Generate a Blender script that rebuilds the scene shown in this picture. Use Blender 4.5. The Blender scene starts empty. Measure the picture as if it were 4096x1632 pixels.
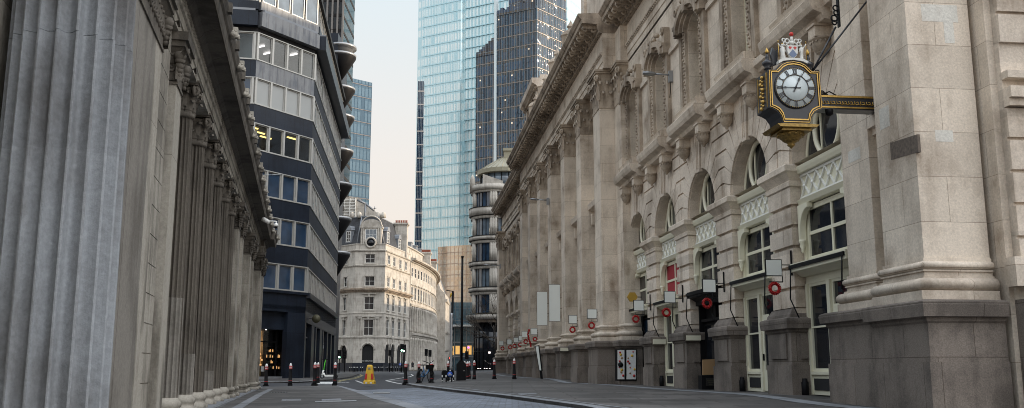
import bpy, bmesh, math, random
from mathutils import Vector, Matrix
random.seed(7)
S = bpy.context.scene
COL = S.collection
# ------------------------------------------------------------------ camera, sky, sun, exposure
FPX = 3763.0; PITCH = math.atan(667 / 3763.0)
cam = bpy.data.objects.new('camera', bpy.data.cameras.new('camera')); COL.objects.link(cam)
cam.location = (0, 0, 0); cam.rotation_euler = (math.pi / 2 + PITCH, 0, 0)
cam.data.sensor_width = 36; cam.data.lens = 36 * FPX / 4096
cam.data.clip_start = 0.1; cam.data.clip_end = 6000
S.camera = cam
SUN_AZ, SUN_EL = 86.0, 9.0
w = bpy.data.worlds.new('World'); S.world = w; w.use_nodes = True
nt = w.node_tree; bg = nt.nodes['Background']
sky = nt.nodes.new('ShaderNodeTexSky'); sky.sky_type = 'NISHITA'; sky.sun_disc = False
sky.sun_elevation = math.radians(SUN_EL); sky.sun_rotation = math.radians(SUN_AZ)
sky.air_density = 1.0; sky.dust_density = 2.6; sky.ozone_density = 1.6
# thin high cloud veils the clear sky: pale cream low down, cool grey blue overhead
gtc = nt.nodes.new('ShaderNodeTexCoord'); gse = nt.nodes.new('ShaderNodeSeparateXYZ'); nt.links.new(gtc.outputs['Generated'], gse.inputs[0])
grp = nt.nodes.new('ShaderNodeValToRGB'); ge = grp.color_ramp.elements; ge.new(.3); ge.new(.55)
for i_, (q_, c_) in enumerate([(0, (5.2, 4.35, 3.6, 1)), (.22, (5.0, 4.7, 4.4, 1)), (.40, (4.3, 4.85, 5.1, 1)), (.85, (7.4, 8.1, 9.1, 1))]): ge[i_].position = q_; ge[i_].color = c_
nt.links.new(gse.outputs[2], grp.inputs[0])
gdt = nt.nodes.new('ShaderNodeVectorMath'); gdt.operation = 'DOT_PRODUCT'; nt.links.new(gtc.outputs['Generated'], gdt.inputs[0]); gdt.inputs[1].default_value = (.62, -.34, .70)
gr2 = nt.nodes.new('ShaderNodeValToRGB'); g2 = gr2.color_ramp.elements; g2[0].position = .55; g2[0].color = (0, 0, 0, 1); g2[1].position = 1.0; g2[1].color = (11.8, 11.6, 11.8, 1); nt.links.new(gdt.outputs['Value'], gr2.inputs[0])
gad = nt.nodes.new('ShaderNodeMix'); gad.data_type = 'RGBA'; gad.blend_type = 'ADD'; gad.inputs[0].default_value = 1; nt.links.new(grp.outputs[0], gad.inputs[6]); nt.links.new(gr2.outputs[0], gad.inputs[7])
gmx = nt.nodes.new('ShaderNodeMix'); gmx.data_type = 'RGBA'; gmx.inputs[0].default_value = .90
nt.links.new(sky.outputs[0], gmx.inputs[6]); nt.links.new(gad.outputs[2], gmx.inputs[7])
nt.links.new(gmx.outputs[2], bg.inputs[0]); bg.inputs[1].default_value = 0.13
sl = bpy.data.lights.new('sun', 'SUN'); sl.energy = 2.8; sl.angle = math.radians(0.5); sl.color = (1, .80, .58)
so = bpy.data.objects.new('sun', sl); COL.objects.link(so)
a_, e_ = math.radians(SUN_AZ), math.radians(SUN_EL)
so.rotation_euler = Vector((math.sin(a_) * math.cos(e_), math.cos(a_) * math.cos(e_), math.sin(e_))).to_track_quat('Z', 'Y').to_euler()
S.view_settings.view_transform = 'Standard'; S.view_settings.look = 'None'
S.view_settings.exposure = 0.58; S.view_settings.gamma = 1
S.render.engine = 'CYCLES'
try: S.cycles.pixel_filter_type = 'BLACKMAN_HARRIS'; S.cycles.filter_width = 1.0; S.cycles.max_bounces = 5; S.cycles.transparent_max_bounces = 12
except Exception: pass

# ------------------------------------------------------------------ survey: sight lines turned into world points
def ray(px, py):
    a = (px - 2048) / FPX; b = (816 - py) / FPX
    return Vector((a, math.cos(PITCH) - b * math.sin(PITCH), math.sin(PITCH) + b * math.cos(PITCH)))
def atY(px, py, Y):
    r = ray(px, py); return r * (Y / r.y)
GC = [(-13.7, 53, -.80), (-10, 49, -.74), (-5.8, 50, -.68), (-1.1, 57, -.52), (.1, 56, -.47), (3.8, 48, -.68), (1, 76, -.50), (7.3, 27, -.68),
      (-10.3, 39, -.76), (-5, 20, -.76), (-2, 5, -.76), (3, 15, -.80), (6, 19, -.80), (0, 30, -.72), (8, 12, -.8), (-14.4, 66, -.56), (-17, 90, -.35), (-17, 130, -.15),
      (0, 110, -.12), (0, 132, .15), (-14, 190, .0), (-28, 190, -.12), (20, 190, 0), (-30, 70, -.55), (-30, 130, -.2), (-20, 270, 0), (30, 60, -.6), (30, 120, -.1), (-30, 20, -.76), (-5,90,-.36)]
def gz(x, y):
    sw = sz = 0
    for (a, b, c) in GC:
        d = ((x - a) ** 2 + ((y - b) * .6) ** 2) ** 1.25 + .6
        q = 1 / d; sw += q; sz += q * c
    return sz / sw
def G(px, py):
    r = ray(px, py); z = -.7
    if r.z > -.0015: r.z = -.0015
    p = r * (z / r.z)
    for _ in range(25):
        z = .5 * z + .5 * gz(p.x, p.y)
        z = min(z, -.05) if z > -.05 else z
        p = r * (z / r.z)
    return Vector((p.x, p.y, gz(p.x, p.y)))
class Wl:
    """a vertical plane: u runs along it (azimuth az, clockwise from +Y), o is outward, z up"""
    def __init__(s, p, az, out=1):
        s.p = Vector((p[0], p[1], 0)); s.az = math.radians(az)
        s.d = Vector((math.sin(s.az), math.cos(s.az), 0)); s.n = Vector((s.d.y, -s.d.x, 0)) * out
    def at(s, u, o, z): return s.p + s.d * u + s.n * o + Vector((0, 0, z))
    def pix(s, px, py, o=0):
        r = ray(px, py); t = (s.p.dot(s.n) + o) / r.dot(s.n); q = r * t
        return (q - s.p).dot(s.d), q.z
    def cross(s, px, py, u):
        r = ray(px, py); t = (s.p.dot(s.d) + u) / r.dot(s.d); q = r * t
        return (q - s.p).dot(s.n), q.z
WORLD = Wl((0, 0), 0)
def ident(u, o, z): return Vector((u, o, z))

# ------------------------------------------------------------------ objects
def tag(o, label=None, cat=None, group=None, kind=None):
    if label: o['label'] = label
    if cat: o['category'] = cat
    if group: o['group'] = group
    if kind: o['kind'] = kind
    return o
def thing(name, label, cat, loc, az=0, group=None):
    o = bpy.data.objects.new(name, None); COL.objects.link(o)
    o.empty_display_size = .2
    o.matrix_world = Matrix.Translation(Vector(loc)) @ Matrix.Rotation(-math.radians(az), 4, 'Z')
    return tag(o, label, cat, group)
MW = {}
def wmat(o):
    m = o.matrix_basis.copy()
    return wmat(o.parent) @ m if o.parent else m
class MB:
    def __init__(s, f=ident): s.f = f; s.v = []; s.fc = []; s.sm = []
    def add(s, vs, fs, smooth=False, raw=False):
        b = len(s.v)
        s.v += [Vector(v) if raw else s.f(*v) for v in vs]
        for q in fs: s.fc.append([i + b for i in q]); s.sm.append(smooth)
        return s
    def box(s, u0, u1, o0, o1, z0, z1):
        vs = [(u, o, z) for u in (u0, u1) for o in (o0, o1) for z in (z0, z1)]
        return s.add(vs, [(0, 1, 3, 2), (4, 6, 7, 5), (0, 4, 5, 1), (2, 3, 7, 6), (0, 2, 6, 4), (1, 5, 7, 3)])
    def prism(s, poly, o0, o1):            # polygon in (u,z), thick in o
        n = len(poly); vs = [(u, o0, z) for u, z in poly] + [(u, o1, z) for u, z in poly]
        return s.add(vs, [list(range(n)), list(range(2 * n - 1, n - 1, -1))] + [(i, (i + 1) % n, n + (i + 1) % n, n + i) for i in range(n)])
    def slab(s, poly, z0, z1):             # polygon in (u,o), thick in z
        n = len(poly); vs = [(u, o, z0) for u, o in poly] + [(u, o, z1) for u, o in poly]
        return s.add(vs, [list(range(n)), list(range(2 * n - 1, n - 1, -1))] + [(i, (i + 1) % n, n + (i + 1) % n, n + i) for i in range(n)])
    def prof(s, pr, u0, u1):               # closed outline in (o,z) run along u
        n = len(pr); vs = [(u0, o, z) for o, z in pr] + [(u1, o, z) for o, z in pr]
        return s.add(vs, [list(range(n)), list(range(2 * n - 1, n - 1, -1))] + [(i, (i + 1) % n, n + (i + 1) % n, n + i) for i in range(n)])
    def ring(s, rings, smooth=True, cap=True, closed=True):
        n = len(rings[0]); vs = [p for r in rings for p in r]; fs = []
        for k in range(len(rings) - 1):
            for i in range(n if closed else n - 1):
                j = (i + 1) % n; fs.append((k * n + i, k * n + j, (k + 1) * n + j, (k + 1) * n + i))
        if cap: fs.append(list(range(n))[::-1]); fs.append([(len(rings) - 1) * n + i for i in range(n)])
        return s.add(vs, fs, smooth)
    def lathe(s, u, o, pr, n=24, a0=0, a1=360, smooth=True):
        full = a1 - a0 >= 360; m = n if full else n + 1
        R = [[(u + r * math.cos(math.radians(a0 + (a1 - a0) * i / n)), o + r * math.sin(math.radians(a0 + (a1 - a0) * i / n)), z) for i in range(m)] for r, z in pr]
        return s.ring(R, smooth, True, full)
    def cyl(s, a, b, r, n=8, r2=None, smooth=True):
        a = s.f(*a); b = s.f(*b); d = (b - a)
        if d.length < 1e-6: return s
        q = d.to_track_quat('Z', 'Y'); r2 = r if r2 is None else r2
        R = [[c + q @ Vector((rr * math.cos(6.28318 * i / n), rr * math.sin(6.28318 * i / n), 0)) for i in range(n)] for c, rr in ((a, r), (b, r2))]
        f = s.f; s.f = lambda *p: Vector(p); s.ring(R, smooth); s.f = f
        return s
    def tube(s, pts, r, n=8):
        for i in range(len(pts) - 1): s.cyl(pts[i], pts[i + 1], r, n)
        return s
    def ball(s, c, r, n=10, sz=1):
        c = s.f(*c); R = []
        for k in range(1, n // 2 + 1):
            a = math.pi * k / (n // 2 + 1); R.append([c + Vector((r * math.sin(a) * math.cos(6.28318 * i / n), r * math.sin(a) * math.sin(6.28318 * i / n), -r * sz * math.cos(a))) for i in range(n)])
        f = s.f; s.f = lambda *p: Vector(p); s.ring(R); s.f = f
        return s
    def torus(s, c, R, r, ax='o', n=24, m=8, a0=0, a1=360):
        rings = []; full = a1 - a0 >= 360
        for i in range(n if full else n + 1):
            t = math.radians(a0 + (a1 - a0) * i / n); ring = []
            for j in range(m):
                p = 6.28318 * j / m; q = R + r * math.cos(p); h = r * math.sin(p)
                if ax == 'o': ring.append((c[0] + q * math.cos(t), c[1] + h, c[2] + q * math.sin(t)))
                elif ax == 'u': ring.append((c[0] + h, c[1] + q * math.cos(t), c[2] + q * math.sin(t)))
                else: ring.append((c[0] + q * math.cos(t), c[1] + q * math.sin(t), c[2] + h))
            rings.append(ring)
        if full: rings.append(rings[0])
        return s.ring(rings, True, not full)
    def build(s, name, m, parent=None, recalc=True):
        me = bpy.data.meshes.new(name)
        inv = wmat(parent).inverted() if parent else Matrix()
        me.from_pydata([inv @ v for v in s.v], [], s.fc)
        me.polygons.foreach_set('use_smooth', s.sm)
        if recalc:
            b = bmesh.new(); b.from_mesh(me); bmesh.ops.recalc_face_normals(b, faces=b.faces); b.to_mesh(me); b.free()
        me.materials.append(m)
        o = bpy.data.objects.new(name, me); COL.objects.link(o)
        if parent: o.parent = parent
        return o
def copy_part(o, parent, dv):
    """copy a part (and its sub-parts) shifted by the world vector dv"""
    c = o.copy(); COL.objects.link(c); c.parent = parent
    c.location = Vector(o.location) + wmat(parent).to_3x3().inverted() @ dv
    for ch in [x for x in o.children]:
        k = ch.copy(); COL.objects.link(k); k.parent = c
    return c
def copy_thing(r, loc, az=None, label=None, scale=None):
    c = r.copy(); COL.objects.link(c); c.location = loc
    if az is not None: c.rotation_euler = (0, 0, -math.radians(az))
    if scale: c.scale = scale
    if label: c['label'] = label
    for p in list(r.children):
        q = p.copy(); COL.objects.link(q); q.parent = c
        for g in list(p.children):
            h = g.copy(); COL.objects.link(h); h.parent = q
    return c

# ------------------------------------------------------------------ materials
def newmat(name):
    m = bpy.data.materials.new(name); m.use_nodes = True; n = m.node_tree.nodes
    return m, m.node_tree, n['Principled BSDF']
def N(t, typ, **kw):
    n = t.nodes.new(typ)
    for k, v in kw.items():
        if k in n.inputs: n.inputs[k].default_value = v
        else: setattr(n, k, v)
    return n
def plain(name, col, rough=.5, metal=0, emit=None, es=0, var=.12, vs=6, bump=0, spec=.5):
    m, t, b = newmat(name)
    b.inputs['Roughness'].default_value = rough; b.inputs['Metallic'].default_value = metal
    b.inputs['Specular IOR Level'].default_value = spec
    if emit:
        b.inputs['Base Color'].default_value = (*col, 1)
        b.inputs['Emission Color'].default_value = (*emit, 1); b.inputs['Emission Strength'].default_value = es; return m
    tc = N(t, 'ShaderNodeTexCoord'); no = N(t, 'ShaderNodeTexNoise', Scale=vs, Detail=5)
    t.links.new(tc.outputs['Object'], no.inputs['Vector'])
    mx = N(t, 'ShaderNodeMix', data_type='RGBA')
    mx.inputs[6].default_value = (*[c * (1 - var) for c in col], 1); mx.inputs[7].default_value = (*[min(1, c * (1 + var)) for c in col], 1)
    t.links.new(no.outputs[0], mx.inputs[0]); t.links.new(mx.outputs[2], b.inputs['Base Color'])
    if bump:
        bp = N(t, 'ShaderNodeBump', Strength=bump, Distance=.02); t.links.new(no.outputs[0], bp.inputs['Height']); t.links.new(bp.outputs[0], b.inputs['Normal'])
    return m
def ramp(t, src, pts):
    r = N(t, 'ShaderNodeValToRGB'); e = r.color_ramp.elements
    while len(e) < len(pts): e.new(.5)
    for i, (p, c) in enumerate(pts): e[i].position = p; e[i].color = (*c, 1) if len(c) == 3 else c
    t.links.new(src, r.inputs[0]); return r
def stone(name, light, dark, bw=1.2, bh=.5, joint=.012, blockvar=.12, streak=.5, speck=.0, rough=.85, bump=.25, horiz=False, dirt=.6, off=.5, spec=.5):
    """ashlar: weathered light and dark stone, block tint and joints, rain streaks, pitting"""
    m, t, b = newmat(name); L = t.links.new
    tc = N(t, 'ShaderNodeTexCoord'); sp = N(t, 'ShaderNodeSeparateXYZ'); L(tc.outputs['Object'], sp.inputs[0])
    cb = N(t, 'ShaderNodeCombineXYZ')
    if horiz: L(sp.outputs[0], cb.inputs[0]); L(sp.outputs[1], cb.inputs[1])
    else:
        ad = N(t, 'ShaderNodeMath', operation='ADD'); L(sp.outputs[0], ad.inputs[0]); L(sp.outputs[1], ad.inputs[1])
        L(ad.outputs[0], cb.inputs[0]); L(sp.outputs[2], cb.inputs[1])
    n1 = N(t, 'ShaderNodeTexNoise', Scale=.55, Detail=8, Roughness=.62); L(tc.outputs['Object'], n1.inputs['Vector'])
    mp = N(t, 'ShaderNodeMapping'); mp.inputs['Scale'].default_value = (2.4, 2.4, .38) if not horiz else (1, 1, 1)
    L(tc.outputs['Object'], mp.inputs[0]); n2 = N(t, 'ShaderNodeTexNoise', Scale=1.3, Detail=6, Roughness=.6); L(mp.outputs[0], n2.inputs['Vector'])
    ma = N(t, 'ShaderNodeMath', operation='MULTIPLY_ADD'); L(n2.outputs[0], ma.inputs[0]); ma.inputs[1].default_value = streak
    sc = N(t, 'ShaderNodeMath', operation='MULTIPLY'); L(n1.outputs[0], sc.inputs[0]); sc.inputs[1].default_value = 1 - streak * .6; L(sc.outputs[0], ma.inputs[2])
    mid = .5 * streak + .5 * (1 - streak * .6)
    mixd = [l * (1 - dirt) + d * dirt for l, d in zip(light, dark)]
    r = ramp(t, ma.outputs[0], [(mid - .19, dark), (mid - .07, mixd), (mid + .03, light), (mid + .2, tuple(min(1, c * 1.12) for c in light))])
    br = N(t, 'ShaderNodeTexBrick', Scale=1.0, **{'Mortar Size': joint, 'Brick Width': bw, 'Row Height': bh, 'Mortar Smooth': .2, 'Bias': 0.0})
    br.offset = off
    br.inputs['Color1'].default_value = (1 - blockvar,) * 3 + (1,); br.inputs['Color2'].default_value = (1 + blockvar * .6,) * 3 + (1,); br.inputs['Mortar'].default_value = (.42, .38, .34, 1)
    L(cb.outputs[0], br.inputs['Vector'])
    mu = N(t, 'ShaderNodeMix', data_type='RGBA', blend_type='MULTIPLY'); mu.inputs[0].default_value = 1
    L(r.outputs[0], mu.inputs[6]); L(br.outputs[0], mu.inputs[7]); out = mu.outputs[2]
    n3 = N(t, 'ShaderNodeTexNoise', Scale=38 if speck else 22, Detail=4, Roughness=.7); L(tc.outputs['Object'], n3.inputs['Vector'])
    k = speck if speck else .16
    r3 = ramp(t, n3.outputs[0], [(.33, (1 - k,) * 3), (.66, (1 + k * .7,) * 3)])
    m2 = N(t, 'ShaderNodeMix', data_type='RGBA', blend_type='MULTIPLY'); m2.inputs[0].default_value = 1
    L(out, m2.inputs[6]); L(r3.outputs[0], m2.inputs[7]); L(m2.outputs[2], b.inputs['Base Color'])
    b.inputs['Roughness'].default_value = rough; b.inputs['Specular IOR Level'].default_value = spec
    hs = N(t, 'ShaderNodeMath', operation='MULTIPLY_ADD'); L(br.outputs[1], hs.inputs[0]); hs.inputs[1].default_value = -1.0; L(n3.outputs[0], hs.inputs[2])
    bp = N(t, 'ShaderNodeBump', Strength=bump, Distance=.025); L(hs.outputs[0], bp.inputs['Height']); L(bp.outputs[0], b.inputs['Normal'])
    return m
def glass(name, col, rough=.06, metal=0, wav=.0, wsc=1.2, spec=1.0, var=.3):
    m, t, b = newmat(name); L = t.links.new
    tc = N(t, 'ShaderNodeTexCoord'); no = N(t, 'ShaderNodeTexNoise', Scale=.9, Detail=3); L(tc.outputs['Object'], no.inputs['Vector'])
    r = ramp(t, no.outputs[0], [(.35, tuple(c * (1 - var) for c in col)), (.65, tuple(min(1, c * (1 + var)) for c in col))]); L(r.outputs[0], b.inputs['Base Color'])
    b.inputs['Roughness'].default_value = rough; b.inputs['Metallic'].default_value = metal; b.inputs['Specular IOR Level'].default_value = spec
    if wav:
        n2 = N(t, 'ShaderNodeTexNoise', Scale=wsc, Detail=1); L(tc.outputs['Object'], n2.inputs['Vector'])
        bp = N(t, 'ShaderNodeBump', Strength=wav, Distance=.05); L(n2.outputs[0], bp.inputs['Height']); L(bp.outputs[0], b.inputs['Normal'])
    return m
def curtain(name, panes, frame, pw, ph, line=.05, rough=.12, metal=.5, wav=.3, blind=None, bw_=.5, lights=0.0):
    """glass curtain walling: panes in varied tints, floor lines and mullions, blinds behind"""
    m, t, b = newmat(name); L = t.links.new
    tc = N(t, 'ShaderNodeTexCoord'); sp = N(t, 'ShaderNodeSeparateXYZ'); L(tc.outputs['Object'], sp.inputs[0])
    cb = N(t, 'ShaderNodeCombineXYZ'); ad = N(t, 'ShaderNodeMath', operation='ADD'); L(sp.outputs[0], ad.inputs[0]); L(sp.outputs[1], ad.inputs[1]); L(ad.outputs[0], cb.inputs[0]); L(sp.outputs[2], cb.inputs[1])
    br = N(t, 'ShaderNodeTexBrick', Scale=1.0, **{'Mortar Size': line, 'Brick Width': pw, 'Row Height': ph, 'Mortar Smooth': .1, 'Bias': 0.0}); br.offset = 0
    br.inputs['Color1'].default_value = (*panes[0], 1); br.inputs['Color2'].default_value = (*panes[1], 1); br.inputs['Mortar'].default_value = (*frame, 1)
    L(cb.outputs[0], br.inputs['Vector']); out = br.outputs[0]
    no = N(t, 'ShaderNodeTexNoise', Scale=.06, Detail=5, Roughness=.6); L(tc.outputs['Object'], no.inputs['Vector'])
    if blind:
        b2 = N(t, 'ShaderNodeTexBrick', Scale=1.0, **{'Mortar Size': pw * .17, 'Brick Width': pw * 1.0, 'Row Height': ph, 'Mortar Smooth': 0.0, 'Bias': 0.3}); b2.offset = 0
        b2.inputs['Color1'].default_value = (0, 0, 0, 1); b2.inputs['Color2'].default_value = (1, 1, 1, 1); b2.inputs['Mortar'].default_value = (0, 0, 0, 1)
        L(cb.outputs[0], b2.inputs['Vector'])
        rz = N(t, 'ShaderNodeMath', operation='MODULO'); L(sp.outputs[2], rz.inputs[0]); rz.inputs[1].default_value = ph
        gt = N(t, 'ShaderNodeMath', operation='GREATER_THAN'); L(rz.outputs[0], gt.inputs[0]); gt.inputs[1].default_value = ph * .16
        l2 = N(t, 'ShaderNodeMath', operation='LESS_THAN'); L(rz.outputs[0], l2.inputs[0]); l2.inputs[1].default_value = ph * .8
        mm = N(t, 'ShaderNodeMath', operation='MULTIPLY'); L(gt.outputs[0], mm.inputs[0]); L(l2.outputs[0], mm.inputs[1])
        m3 = N(t, 'ShaderNodeMath', operation='MULTIPLY'); L(mm.outputs[0], m3.inputs[0])
        th = N(t, 'ShaderNodeMath', operation='GREATER_THAN'); L(b2.outputs[0], th.inputs[0]); th.inputs[1].default_value = bw_; L(th.outputs[0], m3.inputs[1])
        rr = ramp(t, no.outputs[0], [(.3, (.25,) * 3), (.62, (.85,) * 3)])
        m4 = N(t, 'ShaderNodeMath', operation='MULTIPLY'); L(m3.outputs[0], m4.inputs[0]); L(rr.outputs[0], m4.inputs[1])
        mx = N(t, 'ShaderNodeMix', data_type='RGBA'); L(m4.outputs[0], mx.inputs[0]); L(out, mx.inputs[6]); mx.inputs[7].default_value = (*blind, 1); out = mx.outputs[2]
    L(out, b.inputs['Base Color'])
    b.inputs['Roughness'].default_value = rough; b.inputs['Metallic'].default_value = metal; b.inputs['Specular IOR Level'].default_value = .8
    if lights:
        v = N(t, 'ShaderNodeTexBrick', Scale=1.0, **{'Mortar Size': pw * .38, 'Brick Width': pw * 1.3, 'Row Height': ph, 'Bias': -.2, 'Mortar Smooth': 0.0}); v.offset = 0
        v.inputs['Color1'].default_value = (0, 0, 0, 1); v.inputs['Color2'].default_value = (1, 1, 1, 1); v.inputs['Mortar'].default_value = (0, 0, 0, 1); L(cb.outputs[0], v.inputs['Vector'])
        th = N(t, 'ShaderNodeMath', operation='GREATER_THAN'); L(v.outputs[0], th.inputs[0]); th.inputs[1].default_value = .6
        n5 = N(t, 'ShaderNodeTexNoise', Scale=.09, Detail=2); L(tc.outputs['Object'], n5.inputs['Vector'])
        t5 = N(t, 'ShaderNodeMath', operation='GREATER_THAN'); L(n5.outputs[0], t5.inputs[0]); t5.inputs[1].default_value = .56
        rz2 = N(t, 'ShaderNodeMath', operation='MODULO'); L(sp.outputs[2], rz2.inputs[0]); rz2.inputs[1].default_value = ph
        g1 = N(t, 'ShaderNodeMath', operation='GREATER_THAN'); L(rz2.outputs[0], g1.inputs[0]); g1.inputs[1].default_value = ph * .62
        g2 = N(t, 'ShaderNodeMath', operation='LESS_THAN'); L(rz2.outputs[0], g2.inputs[0]); g2.inputs[1].default_value = ph * .74
        a = th
        for q in (t5, g1, g2):
            k = N(t, 'ShaderNodeMath', operation='MULTIPLY'); L(a.outputs[0], k.inputs[0]); L(q.outputs[0], k.inputs[1]); a = k
        k = N(t, 'ShaderNodeMath', operation='MULTIPLY'); L(a.outputs[0], k.inputs[0]); k.inputs[1].default_value = lights
        b.inputs['Emission Color'].default_value = (1, .80, .55, 1); L(k.outputs[0], b.inputs['Emission Strength'])
    if wav:
        n2 = N(t, 'ShaderNodeTexNoise', Scale=.45, Detail=2, Distortion=1.0); L(tc.outputs['Object'], n2.inputs['Vector'])
        bp = N(t, 'ShaderNodeBump', Strength=wav, Distance=.4); L(n2.outputs[0], bp.inputs['Height']); L(bp.outputs[0], b.inputs['Normal'])
    return m
M = {}
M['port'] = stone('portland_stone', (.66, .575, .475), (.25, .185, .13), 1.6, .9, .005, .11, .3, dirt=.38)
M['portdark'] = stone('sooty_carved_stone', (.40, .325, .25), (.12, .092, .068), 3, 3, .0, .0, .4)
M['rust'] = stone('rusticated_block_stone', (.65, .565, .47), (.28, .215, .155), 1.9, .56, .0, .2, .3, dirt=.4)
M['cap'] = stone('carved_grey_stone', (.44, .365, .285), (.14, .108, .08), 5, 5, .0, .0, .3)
M['granite'] = stone('grey_granite', (.205, .172, .145), (.075, .062, .052), 1.5, 1.0, .008, .12, .35, speck=.3)
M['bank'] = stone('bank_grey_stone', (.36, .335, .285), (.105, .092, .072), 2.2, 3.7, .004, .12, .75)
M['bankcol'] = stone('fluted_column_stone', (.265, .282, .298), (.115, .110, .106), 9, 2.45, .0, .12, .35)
M['bankmid'] = stone('mended_and_shaded_bank_stone', (.21, .195, .17), (.09, .08, .066), 1.4, 5, .01, .1, .5)
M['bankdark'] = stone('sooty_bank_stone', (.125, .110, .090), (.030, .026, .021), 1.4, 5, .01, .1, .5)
M['navy'] = stone('polished_navy_granite', (.016, .022, .034), (.009, .012, .019), 1.25, 3.1, .016, .12, .3, speck=.42, rough=.3, bump=.08, spec=.28)
M['navymatt'] = stone('matt_navy_granite', (.018, .024, .036), (.009, .012, .018), 1.25, 3.1, .016, .15, .3, speck=.42, rough=.6, bump=.08, spec=.12)
M['navylight'] = stone('lighter_grey_granite', (.20, .205, .21), (.085, .095, .115), .92, 9, .02, .14, .8, speck=.2, rough=.45, bump=.1)  # lighter grey copy of the navy granite, used mainly on the chamfered front
M['crnr'] = stone('pale_ashlar', (.46, .43, .38), (.27, .245, .21), 1.6, .6, .006, .07, .6)
M['slate'] = stone('roof_slate', (.045, .049, .057), (.022, .024, .028), .45, .3, .02, .2, .3)
M['slab'] = stone('york_stone_paving', (.080, .075, .071), (.034, .032, .030), 1.6, .95, .03, .5, .3, horiz=True, rough=.7, bump=.2)
M['sett'] = stone('granite_setts', (.17, .195, .24), (.085, .098, .12), .3, .16, .014, .42, .3, horiz=True, rough=.6, bump=.5)
M['kerb'] = stone('pale_kerb_stone', (.21, .222, .24), (.13, .137, .145), .9, 20, .008, .1, .3, horiz=True, rough=.7)
M['asph'] = stone('asphalt', (.032, .033, .038), (.018, .019, .022), 50, 50, 0, .0, .3, speck=.35, horiz=True, rough=.8)
M['line'] = plain('road_paint_white', (.62, .62, .60), .6, var=.25, vs=20)
M['yline'] = plain('road_paint_yellow', (.42, .36, .14), .6, var=.25, vs=20)
M['tact'] = stone('tactile_paving', (.24, .245, .25), (.15, .15, .155), .4, .4, .02, .1, .3, horiz=True)
M['cream'] = plain('cream_paint', (.72, .69, .54), .45, var=.06, vs=3)
M['white'] = plain('white_paint', (.80, .80, .76), .45, var=.05, vs=3)
M['black'] = plain('black_paint', (.009, .009, .010), .5, var=.3, spec=.12)
M['clockblk'] = plain('clock_black_paint', (.022, .024, .030), .3, var=.3, vs=12)
M['gold'] = plain('gilding', (.50, .32, .09), .36, .8, var=.5, vs=30)
M['golddark'] = plain('tarnished_gilding', (.26, .17, .05), .4, .6, var=.9, vs=16)
M['clockface'] = plain('clock_opal_glass', (.62, .69, .70), .25, var=.06, vs=3)
M['glassd'] = glass('dark_window_glass', (.012, .014, .018), .05, spec=.45)
M['glassb'] = glass('blue_office_glass', (.025, .048, .085), .04, wav=.12)
M['glassg'] = glass('office_glass_grey', (.10, .13, .16), .04, wav=.1)
M['blind'] = plain('pale_roller_blind', (.33, .34, .33), .35, var=.05, vs=1.5)
M['alu'] = plain('silver_mullion', (.42, .415, .39), .35, .35, var=.1, vs=3)
M['reflpaint'] = curtain('rippled_glass_painted_reflections', ((.045, .055, .07), (.46, .45, .43)), (.05, .05, .06), .38, 30, .02, .06, .85, .5)  # alternating dark and bright tints paint the shimmering reflections
M['steel'] = plain('grey_steel', (.30, .31, .32), .4, .5)
M['lead'] = plain('roof_lead', (.20, .215, .235), .55, .1, var=.2, vs=2)
M['copper'] = plain('weathered_copper_roof', (.27, .25, .18), .5, .2, var=.2, vs=1.5)
M['red'] = plain('red_paint', (.50, .025, .02), .35, var=.1)
M['berry'] = plain('red_bauble', (.42, .008, .008), .15, var=.3, vs=40)
M['signw'] = plain('blank_sign_white', (.78, .81, .77), .5, var=.04, vs=2)
M['yellow'] = plain('yellow_plastic', (.72, .44, .03), .45, var=.08)
M['cap_w'] = plain('bollard_cap_white', (.74, .74, .72), .4, var=.08, vs=10)
M['blue'] = plain('sign_blue', (.02, .09, .45), .4, var=.05)
M['bikeblue'] = plain('bicycle_blue', (.05, .16, .34), .4)
M['green'] = plain('scooter_green', (.10, .60, .04), .4)
M['tyre'] = plain('rubber', (.015, .015, .016), .8)
M['tan'] = plain('tan_board', (.38, .24, .12), .8, var=.06)
M['brass'] = plain('dull_brass_disc', (.09, .085, .05), .6, .2)
M['skin'] = plain('skin', (.45, .28, .2), .6)
M['coat'] = plain('dark_coat', (.02, .02, .024), .9)
M['mustard'] = plain('mustard_coat', (.30, .18, .05), .9)
M['bark'] = plain('bark', (.055, .045, .036), .9, var=.3, vs=20)
M['foil'] = plain('silver_wrap', (.62, .64, .66), .3, .6, var=.3, vs=18, bump=.8)
M['egreen'] = plain('green_signal', (.2, 1, .6), emit=(.35, 1, .62), es=9)
M['ered'] = plain('red_signal', (1, .1, .1), emit=(1, .06, .04), es=6)
M['epink'] = plain('pink_lamp', (1, .1, .8), emit=(1, .1, .7), es=2.5)
M['ewarm'] = plain('warm_glow', (1, .6, .3), emit=(1, .50, .18), es=.8)
M['etube'] = plain('yellow_tube_lamp', (1, .8, .3), emit=(1, .70, .20), es=2.4)
M['epale'] = plain('pale_tube_lamp', (1, .9, .9), emit=(1, .86, .80), es=2.6)
M['dark'] = plain('dark_interior', (.012, .012, .013), .9)
M['room'] = plain('office_interior', (.055, .05, .045), .9)
M['redblind'] = plain('red_curtain', (.30, .02, .03), .8)
M['tree'] = M['bark']
M['mosaic'] = plain('mosaic_panel', (.22, .18, .13), .5, var=.9, vs=26)
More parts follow.
